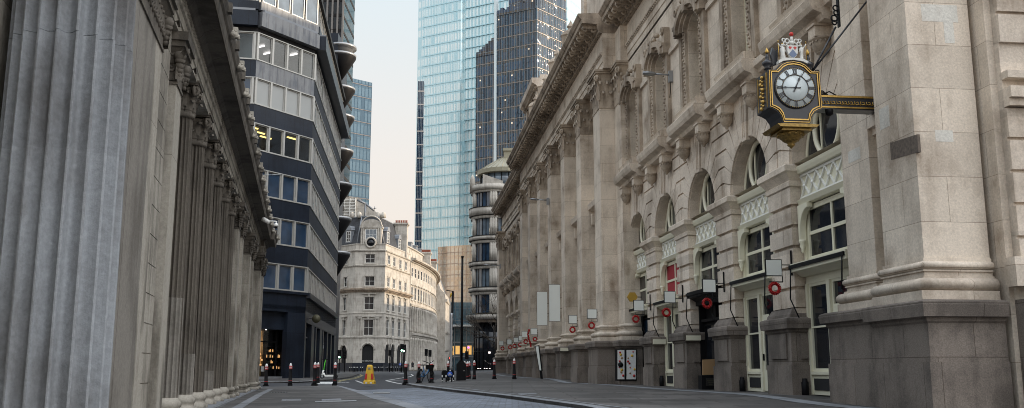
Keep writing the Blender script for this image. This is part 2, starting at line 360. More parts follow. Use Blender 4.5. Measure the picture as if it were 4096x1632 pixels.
def clear_glass():
    m, t, b = newmat('clear_pane'); L = t.links.new
    gl = N(t, 'ShaderNodeBsdfGlossy', Roughness=.03); tr = N(t, 'ShaderNodeBsdfTransparent'); tr.inputs[0].default_value = (.80, .84, .86, 1)
    lw_ = N(t, 'ShaderNodeLayerWeight', Blend=.5); pw_ = N(t, 'ShaderNodeMath', operation='POWER'); L(lw_.outputs['Facing'], pw_.inputs[0]); pw_.inputs[1].default_value = 3
    fr = N(t, 'ShaderNodeMath', operation='MULTIPLY_ADD'); L(pw_.outputs[0], fr.inputs[0]); fr.inputs[1].default_value = .7; fr.inputs[2].default_value = .05; mx = N(t, 'ShaderNodeMixShader'); L(fr.outputs[0], mx.inputs[0]); L(tr.outputs[0], mx.inputs[1]); L(gl.outputs[0], mx.inputs[2])
    L(mx.outputs[0], t.nodes['Material Output'].inputs[0]); return m
M['clear'] = clear_glass()

# ------------------------------------------------------------------ generic facade helpers
def plate(mb, u0, u1, z0, z1, ops, o=0, dep=.3, seg=10):
    """wall face at depth o with openings (uc, halfwidth, zbot, zspring_or_top, arched) and reveals going back by dep"""
    f = []; ops = sorted(ops); cur = u0
    def q(a, b, c, d):
        if b - a > 1e-4 and d - c > 1e-4: mb.add([(a, o, c), (b, o, c), (b, o, d), (a, o, d)], [(0, 1, 2, 3)])
    for (uc, h, zb, zt, ar) in ops:
        q(cur, uc - h, z0, z1); q(uc - h, uc + h, z0, zb); cur = uc + h
        ib = o - dep
        mb.add([(uc - h, o, zb), (uc - h, ib, zb), (uc - h, ib, zt), (uc - h, o, zt)], [(0, 1, 2, 3)])
        mb.add([(uc + h, o, zb), (uc + h, ib, zb), (uc + h, ib, zt), (uc + h, o, zt)], [(3, 2, 1, 0)])
        mb.add([(uc - h, o, zb), (uc - h, ib, zb), (uc + h, ib, zb), (uc + h, o, zb)], [(3, 2, 1, 0)])
        if not ar:
            q(uc - h, uc + h, zt, z1)
            mb.add([(uc - h, o, zt), (uc - h, ib, zt), (uc + h, ib, zt), (uc + h, o, zt)], [(0, 1, 2, 3)])
        else:
            P = [(uc + h * math.cos(math.pi * (1 - i / seg)), zt + h * ar * math.sin(math.pi * i / seg)) for i in range(seg + 1)]
            for a, b in zip(P, P[1:]):
                mb.add([(a[0], o, a[1]), (b[0], o, b[1]), (b[0], o, z1), (a[0], o, z1)], [(0, 1, 2, 3)])
                mb.add([(a[0], o, a[1]), (b[0], o, b[1]), (b[0], ib, b[1]), (a[0], ib, a[1])], [(3, 2, 1, 0)])
    q(cur, u1, z0, z1)
def window(W, root, uc, h, z0, z1, o, nv=1, nh=1, fw=.06, fm=None, gm=None, arch=0, name='window', gsub='pane', bar=None):
    """a frame with glazing bars (part) holding its glass (sub-part)"""
    fm = fm or M['white']; gm = gm or M['glassd']; bar = bar or fw * .6
    mb = MB(W.at)
    mb.box(uc - h, uc - h + fw, o, o + .06, z0, z1); mb.box(uc + h - fw, uc + h, o, o + .06, z0, z1)
    mb.box(uc - h + fw, uc + h - fw, o, o + .06, z0, z0 + fw)
    if not arch: mb.box(uc - h + fw, uc + h - fw, o, o + .06, z1 - fw, z1)
    else: mb.torus((uc, o + .03, z1), h - fw / 2, fw / 2, 'o', 14, 6, 0, 180)
    for i in range(1, nv + 1):
        u = uc - h + 2 * h * i / (nv + 1); mb.box(u - bar / 2, u + bar / 2, o + .005, o + .05, z0 + fw, z1 + (h * .95 * arch * math.sqrt(max(0, 1 - ((u - uc) / h) ** 2)) if arch else -fw))
    for i in range(1, nh + 1):
        z = z0 + (z1 - z0) * i / (nh + 1); mb.box(uc - h + fw, uc + h - fw, o + .008, o + .045, z - bar / 2, z + bar / 2)
    if arch: mb.box(uc - h + fw, uc + h - fw, o + .008, o + .045, z1 - bar / 2, z1 + bar / 2)
    wo = mb.build(name, fm, root)
    g = MB(W.at)
    poly = [(uc - h + .01, z0 + .01), (uc + h - .01, z0 + .01)]
    if arch: poly += [(uc + (h - .02) * math.cos(math.pi * i / 12), z1 + (h - .02) * arch * math.sin(math.pi * i / 12)) for i in range(13)]
    else: poly += [(uc + h - .01, z1 - .01), (uc - h + .01, z1 - .01)]
    g.prism(poly, o - .01, o + .012); g.build(gsub, gm, wo)
    return wo
def cornice(mb, u0, u1, o, z, h, p, steps=None, e0=0, e1=0):
    """moulded cornice: o wall face, z bottom, h height, p projection; mitred end returns by e0/e1"""
    pr = [(0, 0), (.14, 0), (.16, .14), (.30, .18), (.34, .34), (.82, .40), (.84, .62), (.90, .66), (1, .86), (1, 1), (0, 1)] if steps is None else steps
    mb.prof([(o + a * p if a else o - .02, z + b * h) for a, b in pr], u0 - e0, u1 + e1)

# ------------------------------------------------------------------ ground
def sheet(name, A, B, nu, m, dz, kind='structure', skirt=0, sub=6):
    """paving between two ground lines, laid on the terrain dz above it"""
    mb = MB(); rows = []
    for i in range(len(A) - 1):
        for k in range(sub):
            t = k / sub; rows.append((A[i].lerp(A[i + 1], t), B[i].lerp(B[i + 1], t)))
    rows.append((A[-1], B[-1])); vs = []; fs = []
    for a, b in rows:
        for j in range(nu + 1):
            q = a.lerp(b, j / nu); vs.append((q.x, q.y, gz(q.x, q.y) + dz))
    n = nu + 1
    for i in range(len(rows) - 1):
        for j in range(nu): fs.append((i * n + j, i * n + j + 1, (i + 1) * n + j + 1, (i + 1) * n + j))
    mb.add(vs, fs)
    if skirt:
        for i in range(len(rows) - 1):
            a = vs[i * n]; b = vs[(i + 1) * n]
            mb.add([a, b, (b[0], b[1], b[2] - skirt), (a[0], a[1], a[2] - skirt)], [(0, 1, 2, 3)])
        for row in (0, len(rows) - 1):
            for j in range(nu):
                a = vs[row * n + j]; b = vs[row * n + j + 1]; mb.add([a, b, (b[0], b[1], b[2] - skirt), (a[0], a[1], a[2] - skirt)], [(0, 1, 2, 3)])
    o = mb.build(name, m); tag(o, kind=kind); return o
def strip(name, pts, wd, m, dz, **k):
    """a flat painted line or stone band of width wd along ground points"""
    A = []; B = []
    for i, p in enumerate(pts):
        d = (pts[min(i + 1, len(pts) - 1)] - pts[max(i - 1, 0)]); d.z = 0; d.normalize(); n = Vector((d.y, -d.x, 0)) * wd / 2
        A.append(p - n); B.append(p + n)
    return sheet(name, A, B, 1, m, dz, sub=4, **k)
RP = Vector((7.27948379, 27.05149582, 0)); RW = Wl((RP.x, RP.y), -6.3605, -1)
LP = Vector((-10.3386826, 38.94698379, 0)); LW = Wl((LP.x, LP.y), -12.4394, 1)
xs = [-900, -500, -250, -120] + [x for x in range(-60, 61, 3)] + [120, 250, 500, 900]
ys = [-60, -30, -10] + [y for y in range(0, 150, 3)] + [160, 180, 200, 230, 270, 320, 400, 600, 1000, 2500]
mb = MB(); nx = len(xs)
mb.add([(x, y, (gz(x, y) if y < 400 else -.1) - .02) for y in ys for x in xs], [(j * nx + i, j * nx + i + 1, (j + 1) * nx + i + 1, (j + 1) * nx + i) for j in range(len(ys) - 1) for i in range(nx - 1)])
tag(mb.build('road', M['asph']), kind='structure')
gp = lambda *L: [G(*p) for p in L]
band_hi = gp((2500, 2100), (1900, 1690), (1711, 1632), (1620, 1608), (1543, 1589), (1427, 1560))
band_lo = gp((2250, 2100), (1790, 1690), (1620, 1630), (1554, 1611), (1482, 1592), (1335, 1539))
kerb_l = gp((3600, 2100), (2500, 1668), (2332, 1634), (2100, 1603), (1900, 1578), (1668, 1551))
sheet('cobbled_road', band_hi, kerb_l, 14, M['sett'], -.012)
sheet('kerb_band', band_lo, band_hi, 2, M['kerb'], .004)
lw = [LW.at(u, -1.0, 0) for u in (-42, -34, -27, -18, -8, 3.5)]
sheet('pavement_by_bank', lw, band_lo, 12, M['slab'], 0, sub=6)
ra = gp((3600, 2100), (2500, 1668), (2332, 1632), (2100, 1600), (1900, 1575), (1668, 1547), (1612, 1537), (1740, 1527), (1775, 1505), (1835, 1491), (1880, 1484))
rb = [RW.at(u, -1.2, 0) for u in (-24, -14, -8, 0, 8, 14, 20, 24, 40, 60, 88)]
sheet('pavement_by_exchange', ra, rb, 16, M['slab'], .05, skirt=.2, sub=5)
ka = ra[:7]; strip('kerb_stone', [p + (rb[i] - p).normalized() * .17 for i, p in enumerate(ka)], .32, M['kerb'], .055)
strip('pale_paving_line', gp((2600, 1655), (2400, 1629), (2232, 1606), (2000, 1577), (1880, 1562), (1744, 1546)), .10, M['kerb'], .058)
strip('pale_channel', [RW.at(u, .95 + .02 * abs(u), 0) for u in (-16, -8, -2, 4, 10, 16, 22)], .5, M['kerb'], .058)
strip('pale_channel', [RW.at(u, 1.9, 0) for u in (22, 30, 40, 50, 60, 70)], .5, M['kerb'], .058)
strip('paving_line_by_bank', gp((600, 1720), (950, 1632), (1085, 1556)), .22, M['kerb'], .006)
# pavement round the navy office block
pa = gp((700, 1533), (1030, 1531), (1200, 1530), (1330, 1521), (1401, 1510), (1437, 1499), (1400, 1490))
pb = [Vector((-26, 62, 0)), Vector((-19, 63, 0)), Vector((-16, 67, 0)), Vector((-17, 76, 0)), Vector((-18.5, 90, 0)), Vector((-20, 110, 0)), Vector((-22, 135, 0))]
sheet('pavement_by_office', pa, pb, 8, M['slab'], .06, skirt=.2)
strip('tactile_strip', gp((1030, 1529), (1180, 1528), (1260, 1527)), .6, M['tact'], .065)
strip('tactile_strip', gp((1040, 1543), (1180, 1541), (1330, 1538)), .45, M['tact'], .004)
fa = [Vector((-34, 176, 0)), Vector((-23, 183, 0)), Vector((-19.5, 215, 0)), Vector((-18.5, 270, 0))]
fb = [Vector((-45, 190, 0)), Vector((-27, 192, 0)), Vector((-23, 215, 0)), Vector((-23, 270, 0))]
sheet('pavement_by_corner_block', fa, fb, 4, M['slab'], .12, skirt=.2)
for P in [((1544, 1522), (1600, 1512), (1640, 1506), (1652, 1502), (1645, 1497), (1580, 1488)), ((1544, 1522), (1590, 1532), (1612, 1535)), ((1560, 1522), (1612, 1520)), ((1660, 1531), (1720, 1526), (1820, 1515)), ((1760, 1523), (1835, 1504))]:
    strip('road_marking', gp(*P), .14, M['line'], -.012)
for P in [((1350, 1524), (1410, 1513), (1446, 1501), (1440, 1493)), ((1355, 1526), (1415, 1515), (1453, 1501))]:
    strip('yellow_line', gp(*P), .09, M['yline'], -.012)
for k in range(4): strip('road_marking', gp((1268 + 18 * k, 1527), (1276 + 19 * k, 1534)), .35, M['line'], -.011)
for k in range(6): strip('road_marking', gp((1424 + 6 * k, 1522 + 2.2 * k), (1428 + 6 * k, 1523.5 + 2.2 * k)), .16, M['line'], -.011)
for k in range(5): strip('road_marking', gp((1352 + 9 * k, 1529 + (k % 2)), (1358 + 9 * k, 1529.5 + (k % 2))), .16, M['line'], -.011)
def cover(name, label, quad, m, dz, slots=0):
    t = thing(name, label, 'cover', gp(((quad[0][0] + quad[2][0]) / 2, (quad[0][1] + quad[2][1]) / 2))[0] + Vector((0, 0, dz)))
    q = gp(*quad); b = MB(); b.add([(p.x, p.y, gz(p.x, p.y) + dz) for p in q] + [(p.x, p.y, gz(p.x, p.y) - .05) for p in q], [(0, 1, 2, 3), (0, 4, 5, 1), (1, 5, 6, 2), (2, 6, 7, 3), (3, 7, 4, 0)]); b.build('plate', m, t)
    if slots:
        b = MB()
        for i in range(slots):
            f = (i + .5) / slots; a = q[0].lerp(q[1], f); c = q[3].lerp(q[2], f); a, c = a.lerp(c, .12), a.lerp(c, .88)
            n = (q[1] - q[0]).normalized() * .014
            b.add([(a.x - n.x, a.y - n.y, gz(a.x, a.y) + dz + .004), (a.x + n.x, a.y + n.y, gz(a.x, a.y) + dz + .004), (c.x + n.x, c.y + n.y, gz(c.x, c.y) + dz + .004), (c.x - n.x, c.y - n.y, gz(c.x, c.y) + dz + .004)], [(0, 1, 2, 3)])
        b.build('slot', M['steel'], t, False)
    return t
M['iron'] = plain('cast_iron', (.04, .038, .036), .5, .5, var=.3, vs=30)
cover('manhole_cover', 'dark iron grating let into the blue setts behind the pale kerb band', [(1490, 1568), (1556, 1567), (1562, 1573), (1496, 1574)], M['iron'], -.006, 14)
cover('drain_slot', 'long dark drain slot across the slabs in the left foreground', [(1259, 1605), (1424, 1601), (1427, 1606), (1261, 1611)], M['iron'], .004, 40)
cover('slab_cover', 'pale rectangular slab cover left of the long drain slot', [(1128, 1597), (1204, 1596), (1205, 1602), (1126, 1603)], M['kerb'], .004)
cover('slab_cover', 'pale rectangular slab cover directly behind the long drain slot', [(1286, 1597), (1362, 1594), (1366, 1600), (1288, 1603)], M['kerb'], .004)
cover('slab_cover', 'pale flat slab cover in the pavement in front of the exchange colonnade', [(2070, 1582), (2140, 1580), (2150, 1584), (2078, 1586)], M['kerb'], .058)
cover('manhole_cover', 'small dark iron cover in the paving between the bank and the bollards', [(1078, 1569), (1146, 1568), (1150, 1571), (1080, 1572)], M['iron'], .004, 6)

# ------------------------------------------------------------------ the exchange (right)
RX = thing('exchange_building', 'long weathered classical stone building with arcades, giant pilasters and bracketed cornice, on the right', 'building', (RP.x, RP.y, -.75), -6.3605)
R_ = lambda: MB(RW.at)
b = R_(); b.box(-9.4, 78, -30, -1.1, -1.2, 17.4); b.build('core', M['port'], RX)
b = R_(); b.box(-9.2, 22, -18, -4, 17.4, 23.5); b.box(16, 25.6, -8, .2, 17.4, 23.8); b.box(24.9, 25.8, -1.5, .35, 17.4, 23.8); b.box(-9.2, 16.0, -12, -1.6, 17.4, 21.8)
for u in (-6, 0, 6, 12): b.box(u, u + 1.2, -1.6, -1.45, 17.6, 21.2)
b.build('attic', M['port'], RX)
b = R_(); cornice(b, -9.4, 16.4, -1.55, 21.2, .6, .5); b.build('attic_cornice', M['portdark'], RX)
# mansard roof set back behind the parapet
b = R_(); b.prof([(-5, 17.4), (-9, 23.5), (-21, 23.5), (-25, 17.4)], 22.2, 77); b.build('roof', M['lead'], RX)

def leaf(mb, p, d, side, w, h, out):
    """curled acanthus leaf: p foot, d outward, side across (u,o vectors)"""
    prof = [(0, 0, 1), (.02, .35, 1.05), (.10, .65, .95), (.45, .9, .8), (1, 1, .6), (1.15, .82, .3)]
    vs = []; fs = []
    for k, (a, z, ww) in enumerate(prof):
        for s_, bow in ((-1, 0), (0, .035), (1, 0)):
            x = p[0] + d[0] * (a * out + bow) + side[0] * s_ * w * ww / 2; y = p[1] + d[1] * (a * out + bow) + side[1] * s_ * w * ww / 2
            vs.append((x, y, p[2] + z * h))
    for k in range(len(prof) - 1):
        for j in range(2): fs.append((k * 3 + j, k * 3 + j + 1, k * 3 + j + 4, k * 3 + j + 3))
    mb.add(vs, fs, True)
def sqcap(mb, u0, u1, o0, o1, z, H, dz=1.0):
    """Corinthian pilaster capital: bell, two leaf rows, corner volutes, moulded abacus"""
    mb.box(u0 - .03, u1 + .03, o0, o1 + .03, z, z + .06 * H)
    mb.ring([[(u0 - e, o0, z + k * H), (u1 + e, o0, z + k * H), (u1 + e, o1 + e, z + k * H), (u0 - e, o1 + e, z + k * H)] for k, e in ((.04, 0), (.5, .02), (.8, .09), (.9, .15))], False)
    w_ = u1 - u0; nf = max(2, round(w_ / .42))
    for row, (zz, hh, oo, off) in enumerate(((.04, .40, .13, 0), (.2, .50, .20, .5))):
        for i in range(nf + (1 if off else 0)):
            uc = u0 + w_ * (i + (.5 if not off else 0)) / nf; leaf(mb, (uc, o1 + .01, z + zz * H), (0, 1), (1, 0), w_ / nf * .8, hh * H, oo)
        dd = o1 - o0; ns = max(1, round(dd / .42))
        for i in range(ns + (1 if off else 0)):
            oc = o1 - dd * (i + (.5 if not off else 0)) / ns
            for sd, ue in ((-1, u0 - .01), (1, u1 + .01)): leaf(mb, (ue, oc, z + zz * H), (sd, 0), (0, 1), dd / ns * .75, hh * H, oo)
    for uc, oc in ((u0 - .12, o1 + .12), (u1 + .12, o1 + .12), (u0 - .1, o0 + .12)):
        mb.torus((uc, oc, z + .77 * H), .125, .055, 'o', 12, 6); mb.torus((uc, oc, z + .77 * H), .125, .055, 'u', 12, 6); mb.ball((uc, oc, z + .77 * H), .08, 6)
    for i in range(nf): mb.torus((u0 + w_ * (i + .5) / nf, o1 + .12, z + .74 * H), .07, .035, 'o', 8, 5)
    mb.box(u0 - .22, u1 + .22, o0, o1 + .22, z + .9 * H, z + .95 * H); mb.box(u0 - .27, u1 + .27, o0, o1 + .27, z + .95 * H, z + H)
def attic_base(mb, u0, u1, o0, o1, z, h):
    """plinth, torus, scotia, torus round three sides"""
    def sq(e, za, zb): mb.box(u0 - e, u1 + e, o0, o1 + e, za, zb)
    sq(.22, z, z + .22 * h)
    def roll(e, za, zb, n=6):
        c = (za + zb) / 2; r = (zb - za) / 2
        mb.ring([[(u0 - q, o0, zz), (u1 + q, o0, zz), (u1 + q, o1 + q, zz), (u0 - q, o1 + q, zz)] for q, zz in [(e + r * math.cos(t), c + r * math.sin(t)) for t in [math.pi * (i / n - .5) for i in range(n + 1)]]], True)
    roll(.12, z + .22 * h, z + .52 * h); sq(.10, z + .52 * h, z + .57 * h); sq(.05, z + .57 * h, z + .68 * h); sq(.08, z + .68 * h, z + .72 * h); roll(.04, z + .72 * h, z + .92 * h); sq(.04, z + .92 * h, z + h)
def pedestal(mb, u0, u1, o0, o1, z0, zj, zc, zt):
    """granite pedestal: plinth course, die, moulded cap"""
    mb.box(u0 - .04, u1 + .04, o0, o1 + .04, z0, zj - .02); mb.box(u0, u1, o0, o1, zj - .03, zc)
    mb.ring([[(u0 - e, o0, z), (u1 + e, o0, z), (u1 + e, o1 + e, z), (u0 - e, o1 + e, z)] for e, z in ((0, zc - .12), (.04, zc - .08), (.05, zc - .01), (.14, zc), (.16, zt - .1), (.15, zt - .04), (.05, zt))], False)
def giant(u0, u1, of, ob, ped=(.22, .36), zbase=1.4, ztop=12.85, cap=True, zc=1.12, zj=.18, name='pilaster', capH=1.95):
    b = R_(); b.box(u0, u1, ob, of, zbase + .8, ztop); sh = b.build(name, M['port'], RX)
    b = R_(); attic_base(b, u0, u1, ob, of, zbase, .82); b.build('base', M['port'], sh)
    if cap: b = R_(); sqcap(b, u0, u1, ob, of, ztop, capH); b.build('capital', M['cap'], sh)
    if ped: b = R_(); pedestal(b, u0 - ped[0], u1 + ped[0], ob, of + ped[1], -1.1, zj, zc, zbase); b.build('pedestal', M['granite'], sh)
    return sh
# giant corner piers nearest the camera and the central front
giant(-9.05, -7.55, .35, -1.0, (.30, .20), 1.32, 14.9, False, 1.0, .18)
giant(-6.75, -5.45, .12, -1.0, (.45, .36), 1.32, 14.9, False, 1.08, .18)
b = R_(); z = -.7
while z < 15:
    b.box(-7.6, -6.7, -.9, -.28, z + .03, z + .60); z += .64
b.box(-7.55, -6.75, -1, -.33, -.7, 15); b.build('rusticated_strip', M['rust'], RX)
b = R_(); b.box(-7.6, -6.72, -.3, .02, 5.15, 5.3); b.box(-7.6, -6.72, -.3, .12, 5.3, 5.6); b.build('string_course', M['port'], RX)
# end front that faces the camera: a pilaster return and banded wall
b = R_(); z = -.7
while z < 18:
    if not 5.0 < z < 5.8: b.box(-9.62, -8.7, -30, -1.25, z + .025, z + .60)
    z += .64
b.box(-9.55, -8.7, -30, -1.25, -1, 18); b.build('banded_end_wall', M['rust'], RX)
b = R_(); b.box(-9.72, -9.5, -30, -1.25, 5.05, 5.2); b.box(-9.8, -9.5, -30, -1.25, 5.2, 5.42); b.box(-9.75, -9.5, -30, -1.25, 5.6, 5.75); b.build('end_string_course', M['port'], RX)
b = R_(); b.box(-9.9, -9.3, -30, -1.2, 1.32, 1.55); b.prof([(-30, 1.55), (-1.0, 1.55), (-1.0, 2.1), (-30, 2.1)], -9.8, -9.5); b.build('end_base', M['port'], RX)
b = R_(); b.box(-10.0, -9.2, -30, -1.2, -1.1, .16); b.box(-9.94, -9.2, -30, -1.2, .16, 1.0); b.box(-10.1, -9.2, -30, -1.2, 1.0, 1.32); b.build('end_plinth', M['granite'], RX)

M['patch'] = stone('fresh_stone_patch', (.66, .64, .58), (.52, .48, .42), 3, 3, 0, .0, .3)
M['scar'] = plain('blackened_scar', (.13, .105, .085), .9, var=.8, vs=14)
for (u0, u1, z0, z1) in [(-8.15, -7.75, 5.0, 5.45)]:
    b = R_(); b.box(u0, u1, .3, .354, z0, z1); b.build('stone_patch', M['patch'], RX)
us0, zs0 = RW.pix(3565, 640, .35); us1, zs1 = RW.pix(3670, 545, .35)
b = R_(); b.prism([(us0, zs0), (us0 - .0, zs0 + .36), (us1, zs1 + .04), (us1, zs1 - .32)], .3, .355); b.build('old_plate_scar', M['scar'], RX)
def epatch(x0, y0, x1, y1, m='patch', u=-9.05):
    o0_, z0_ = RW.cross(x0, y1, u); o1_, z1_ = RW.cross(x1, y0, u); b = R_(); b.box(u - .004, u + .05, min(o0_, o1_), max(o0_, o1_), z0_, z1_); b.build('stone_patch', M[m], RX)
epatch(3743, 522, 3810, 566); epatch(3688, 22, 3826, 84); epatch(3780, 88, 3812, 172)
us, zs = RW.pix(3395, 655, .12); us2, zs2 = RW.pix(3440, 585, .12); b = R_(); b.box(min(us, us2), max(us, us2), .05, .124, zs, zs2); b.build('stone_patch', M['patch'], RX)

# ---- arcades of rusticated arches (near five, far four)
BAYS = [-3.27, 1.55, 6.3, 11.08, 15.8]; FAR = [54.9, 59.3, 63.7, 68.1, 72.2]
HW = 1.57
def voussoirs(uc, W1, W2, z0=5.6, ztop=8.75, r=1.6, gap=.034, of=-.2):
    th = [0, 14, 28, 42, 56, 70, 82.5]; C = [z0, z0 + .55, z0 + 1.1, z0 + 1.65, z0 + 2.2, z0 + 2.7, ztop]
    b = R_()
    for sd, W_ in ((-1, W1), (1, W2)):
        for k in range(6):
            a0, a1 = math.radians(th[k] + (.5 if k else 0)), math.radians(th[k + 1] - .5)
            arc = [(r * math.cos(a0 + (a1 - a0) * i / 4), r * math.sin(a0 + (a1 - a0) * i / 4)) for i in range(5)]
            ph = C[k + 1] - z0 - gap; pl = C[k] - z0 + gap
            out = [(ph / math.tan(a1), ph)] if k < 5 else [(ph / math.tan(a1), ph)]
            xo = ph / math.tan(a1)
            poly = arc + [(xo, ph), (W_, ph), (W_, pl)]
            if k: poly.append((pl / math.tan(a0), pl))
            b.prism([(uc + sd * x, z0 + zz) for x, zz in poly], of - .07, of)
    k0 = math.radians(83.2)
    b.prism([(uc - r * math.cos(k0), z0 + r * math.sin(k0) - .12), (uc + r * math.cos(k0), z0 + r * math.sin(k0) - .12), (uc + 3.15 / math.tan(k0) * .9, ztop), (uc - 3.15 / math.tan(k0) * .9, ztop)], of - .06, of + .06)
    for dx in (-.07, .07): b.box(uc + dx - .02, uc + dx + .02, of + .06, of + .09, z0 + r, ztop - .05)
    b.build('voussoir_ring', M['rust'], RX)
def pier(u0, u1, pale=None, bz=True):
    b = R_(); b.box(u0 + .10, u1 - .10, -1.15, -.30, 1.3, 5.1)
    z = 1.62; k = 0
    b.box(u0 + .02, u1 - .02, -1.15, -.20, 1.45, 1.66)
    while z < 4.95:
        c = u0 + (u1 - u0) * (.38 if k % 2 else .62)
        b.box(u0 + .03, c - .012, -1.15, -.20, z + .075, z + .545); b.box(c + .015, u1 - .03, -1.15, -.20, z + .075, z + .545); z += .565; k += 1
    sh = b.build('pier', M['rust'], RX)
    b = R_(); b.ring([[(u0 - e, -1.15, zz), (u1 + e, -1.15, zz), (u1 + e, -.2 + e, zz), (u0 - e, -.2 + e, zz)] for e, zz in ((0, 5.0), (.04, 5.02), (.05, 5.14), (.02, 5.17), (.05, 5.22), (.16, 5.36), (.22, 5.40), (.22, 5.54), (.17, 5.6))], False); b.build('impost', M['port'], sh)
    b = R_(); pedestal(b, u0 - .0, u1 + .0, -1.15, 0, -1.1, .17, 1.12, 1.42); b.build('pedestal', M['granite'], sh)
    b = R_(); b.ring([[(u0 + .1 - e, -1.15, zz), (u1 - .1 + e, -1.15, zz), (u1 - .1 + e, -.12 + e, zz), (u0 + .1 - e, -.12 + e, zz)] for e, zz in ((.12, 1.4), (.1, 1.5), (.02, 1.62), (0, 1.66))], False); b.build('pier_foot', M['granite'], sh)
    b = R_(); b.box(u0 + .25, u1 - .3, 0, .045, .32, .98); b.box(u0 - .04, u0, -.75, -.25, .32, .98); b.build('rough_panel', M['granite'], sh)
PIERS = [(-1.65, 0), (3.10, 4.75), (7.90, 9.55), (12.6, 14.25)]
for i, (a, c) in enumerate(PIERS): pier(a, c)
for a, c in [(56.3, 57.9), (60.7, 62.3), (65.1, 66.7), (69.4, 70.9), (52.9, 53.3)]: pier(a, c)
def arcade_wall(u0, u1, bays, ops):
    b = R_(); plate(b, u0, u1, 5.6, 8.8, [(c, HW, 5.6, 5.6, 1) for c in bays], -.27, .8, 14); b.build('arcade_wall', M['rust'], RX)
    b = R_(); plate(b, u0, u1, 8.8, 14.68, [(c, .80, 9.55, 12.7, .55) for c in bays], -.2, .55, 8); b.build('upper_wall', M['port'], RX)
    b = R_()
    b.prof([(-.25, 8.72), (-.05, 8.75), (-.02, 8.84), (.12, 8.9), (.14, 9.08), (.02, 9.12), (-.25, 9.14)], u0, u1)
    b.build('balcony_string', M['port'], RX)
    for c in bays:
        b = R_(); hw = 1.72
        b.prof([(-.25, 8.55), (.12, 8.58), (.18, 8.72), (.40, 8.80), (.46, 8.92), (.50, 9.10), (.44, 9.17), (-.2, 9.2)], c - hw, c + hw)
        b.prof([(-.2, 9.2), (.22, 9.2), (.26, 9.42), (.30, 9.5), (.22, 9.54), (-.2, 9.54)], c - 1.35, c + 1.35)
        bl = b.build('balcony_slab', M['port'], RX)
        for s_ in (-1.17, 1.17):
            b = R_(); u = c + s_
            b.box(u - .24, u + .24, -.2, .26, 8.52, 8.58); b.box(u - .2, u + .2, -.2, .22, 8.24, 8.52)
            b.build('bracket', M['port'], bl)
            b = R_(); b.lathe(u, -.02, [(.27, 8.24), (.27, 8.20), (.22, 8.17), (.24, 8.08), (.19, 7.95), (.11, 7.85), (.05, 7.8), (.055, 7.76), (.0, 7.72)], 12)
            for k in range(8):
                a = math.pi * k / 7; leaf(b, (u + .10 * math.cos(a), -.02 + .10 * math.sin(a), 7.86), (math.cos(a), math.sin(a)), (-math.sin(a), math.cos(a)), .1, .3, .14)
            b.build('pendant', M['cap'], bl)
        voussoirs(c, min(2.37, c - u0), min(2.37, u1 - c))
        # carved surround and arched hood of the upper window
        for s_ in (-1, 1):
            b = R_(); x0, x1 = sorted((c + s_ * .84, c + s_ * 1.12)); b.box(x0, x1, -.2, -.08, 9.55, 12.75)
            for k in range(22): b.ball(((x0 + x1) / 2 + .05 * (-1) ** k, -.07, 9.65 + k * .143), .055, 6)
            b.build('carved_jamb', M['cap'], RX)
        b = R_()
        for r0, r1, oo in ((.84, 1.0, -.02), (1.0, 1.2, .08), (1.2, 1.42, .2)):
            P = []
            for i in range(13): a = math.pi * i / 12; P.append((c + r0 * math.cos(a), 12.72 + .55 * r0 * math.sin(a)))
            for i in range(12, -1, -1): a = math.pi * i / 12; P.append((c + r1 * math.cos(a), 12.72 + .62 * r1 * math.sin(a)))
            b.prism(P, -.2, oo)
        for s_ in (-1, 1):
            x0, x1 = sorted((c + s_ * 1.18, c + s_ * 1.62)); b.box(x0, x1, -.2, .12, 12.7, 13.0); b.box(x0, x1, -.2, .18, 13.0, 13.12)
            b.box(x0 + .08, x1 - .08, -.2, -.05, 9.3, 12.7)
            b.box(x0 + .04, x1 - .04, -.2, .05, 13.12, 13.8); b.torus(((x0 + x1) / 2, .08, 13.68), .13, .06, 'o', 10, 5)
        b.torus((c, .05, 13.75), .16, .07, 'o', 10, 5); b.box(c - .14, c + .14, -.2, .22, 13.2, 13.7)
        for k in range(7): b.ball((c - .75 + k * .25, .1, 13.72 + .1 * math.sin(k * 1.7)), .11, 6)
        b.build('window_hood', M['cap'], RX)
        window(RW, RX, c, .80, 9.6, 12.7, -.72, 1, 1, .09, M['cream'], M['glassd'], .55)
    for a_0, a_1 in zip([u0] + [c + 1.62 for c in bays], [c - 1.62 for c in bays] + [u1]):
        if a_1 > a_0: b = R_(); b.box(a_0, a_1, -.2, -.1, 12.6, 12.8); b.build('wall_string', M['port'], RX)
arcade_wall(-5.4, 17.4, BAYS, None)
arcade_wall(52.7, 73.9, FAR[:4] + [FAR[4]], None)

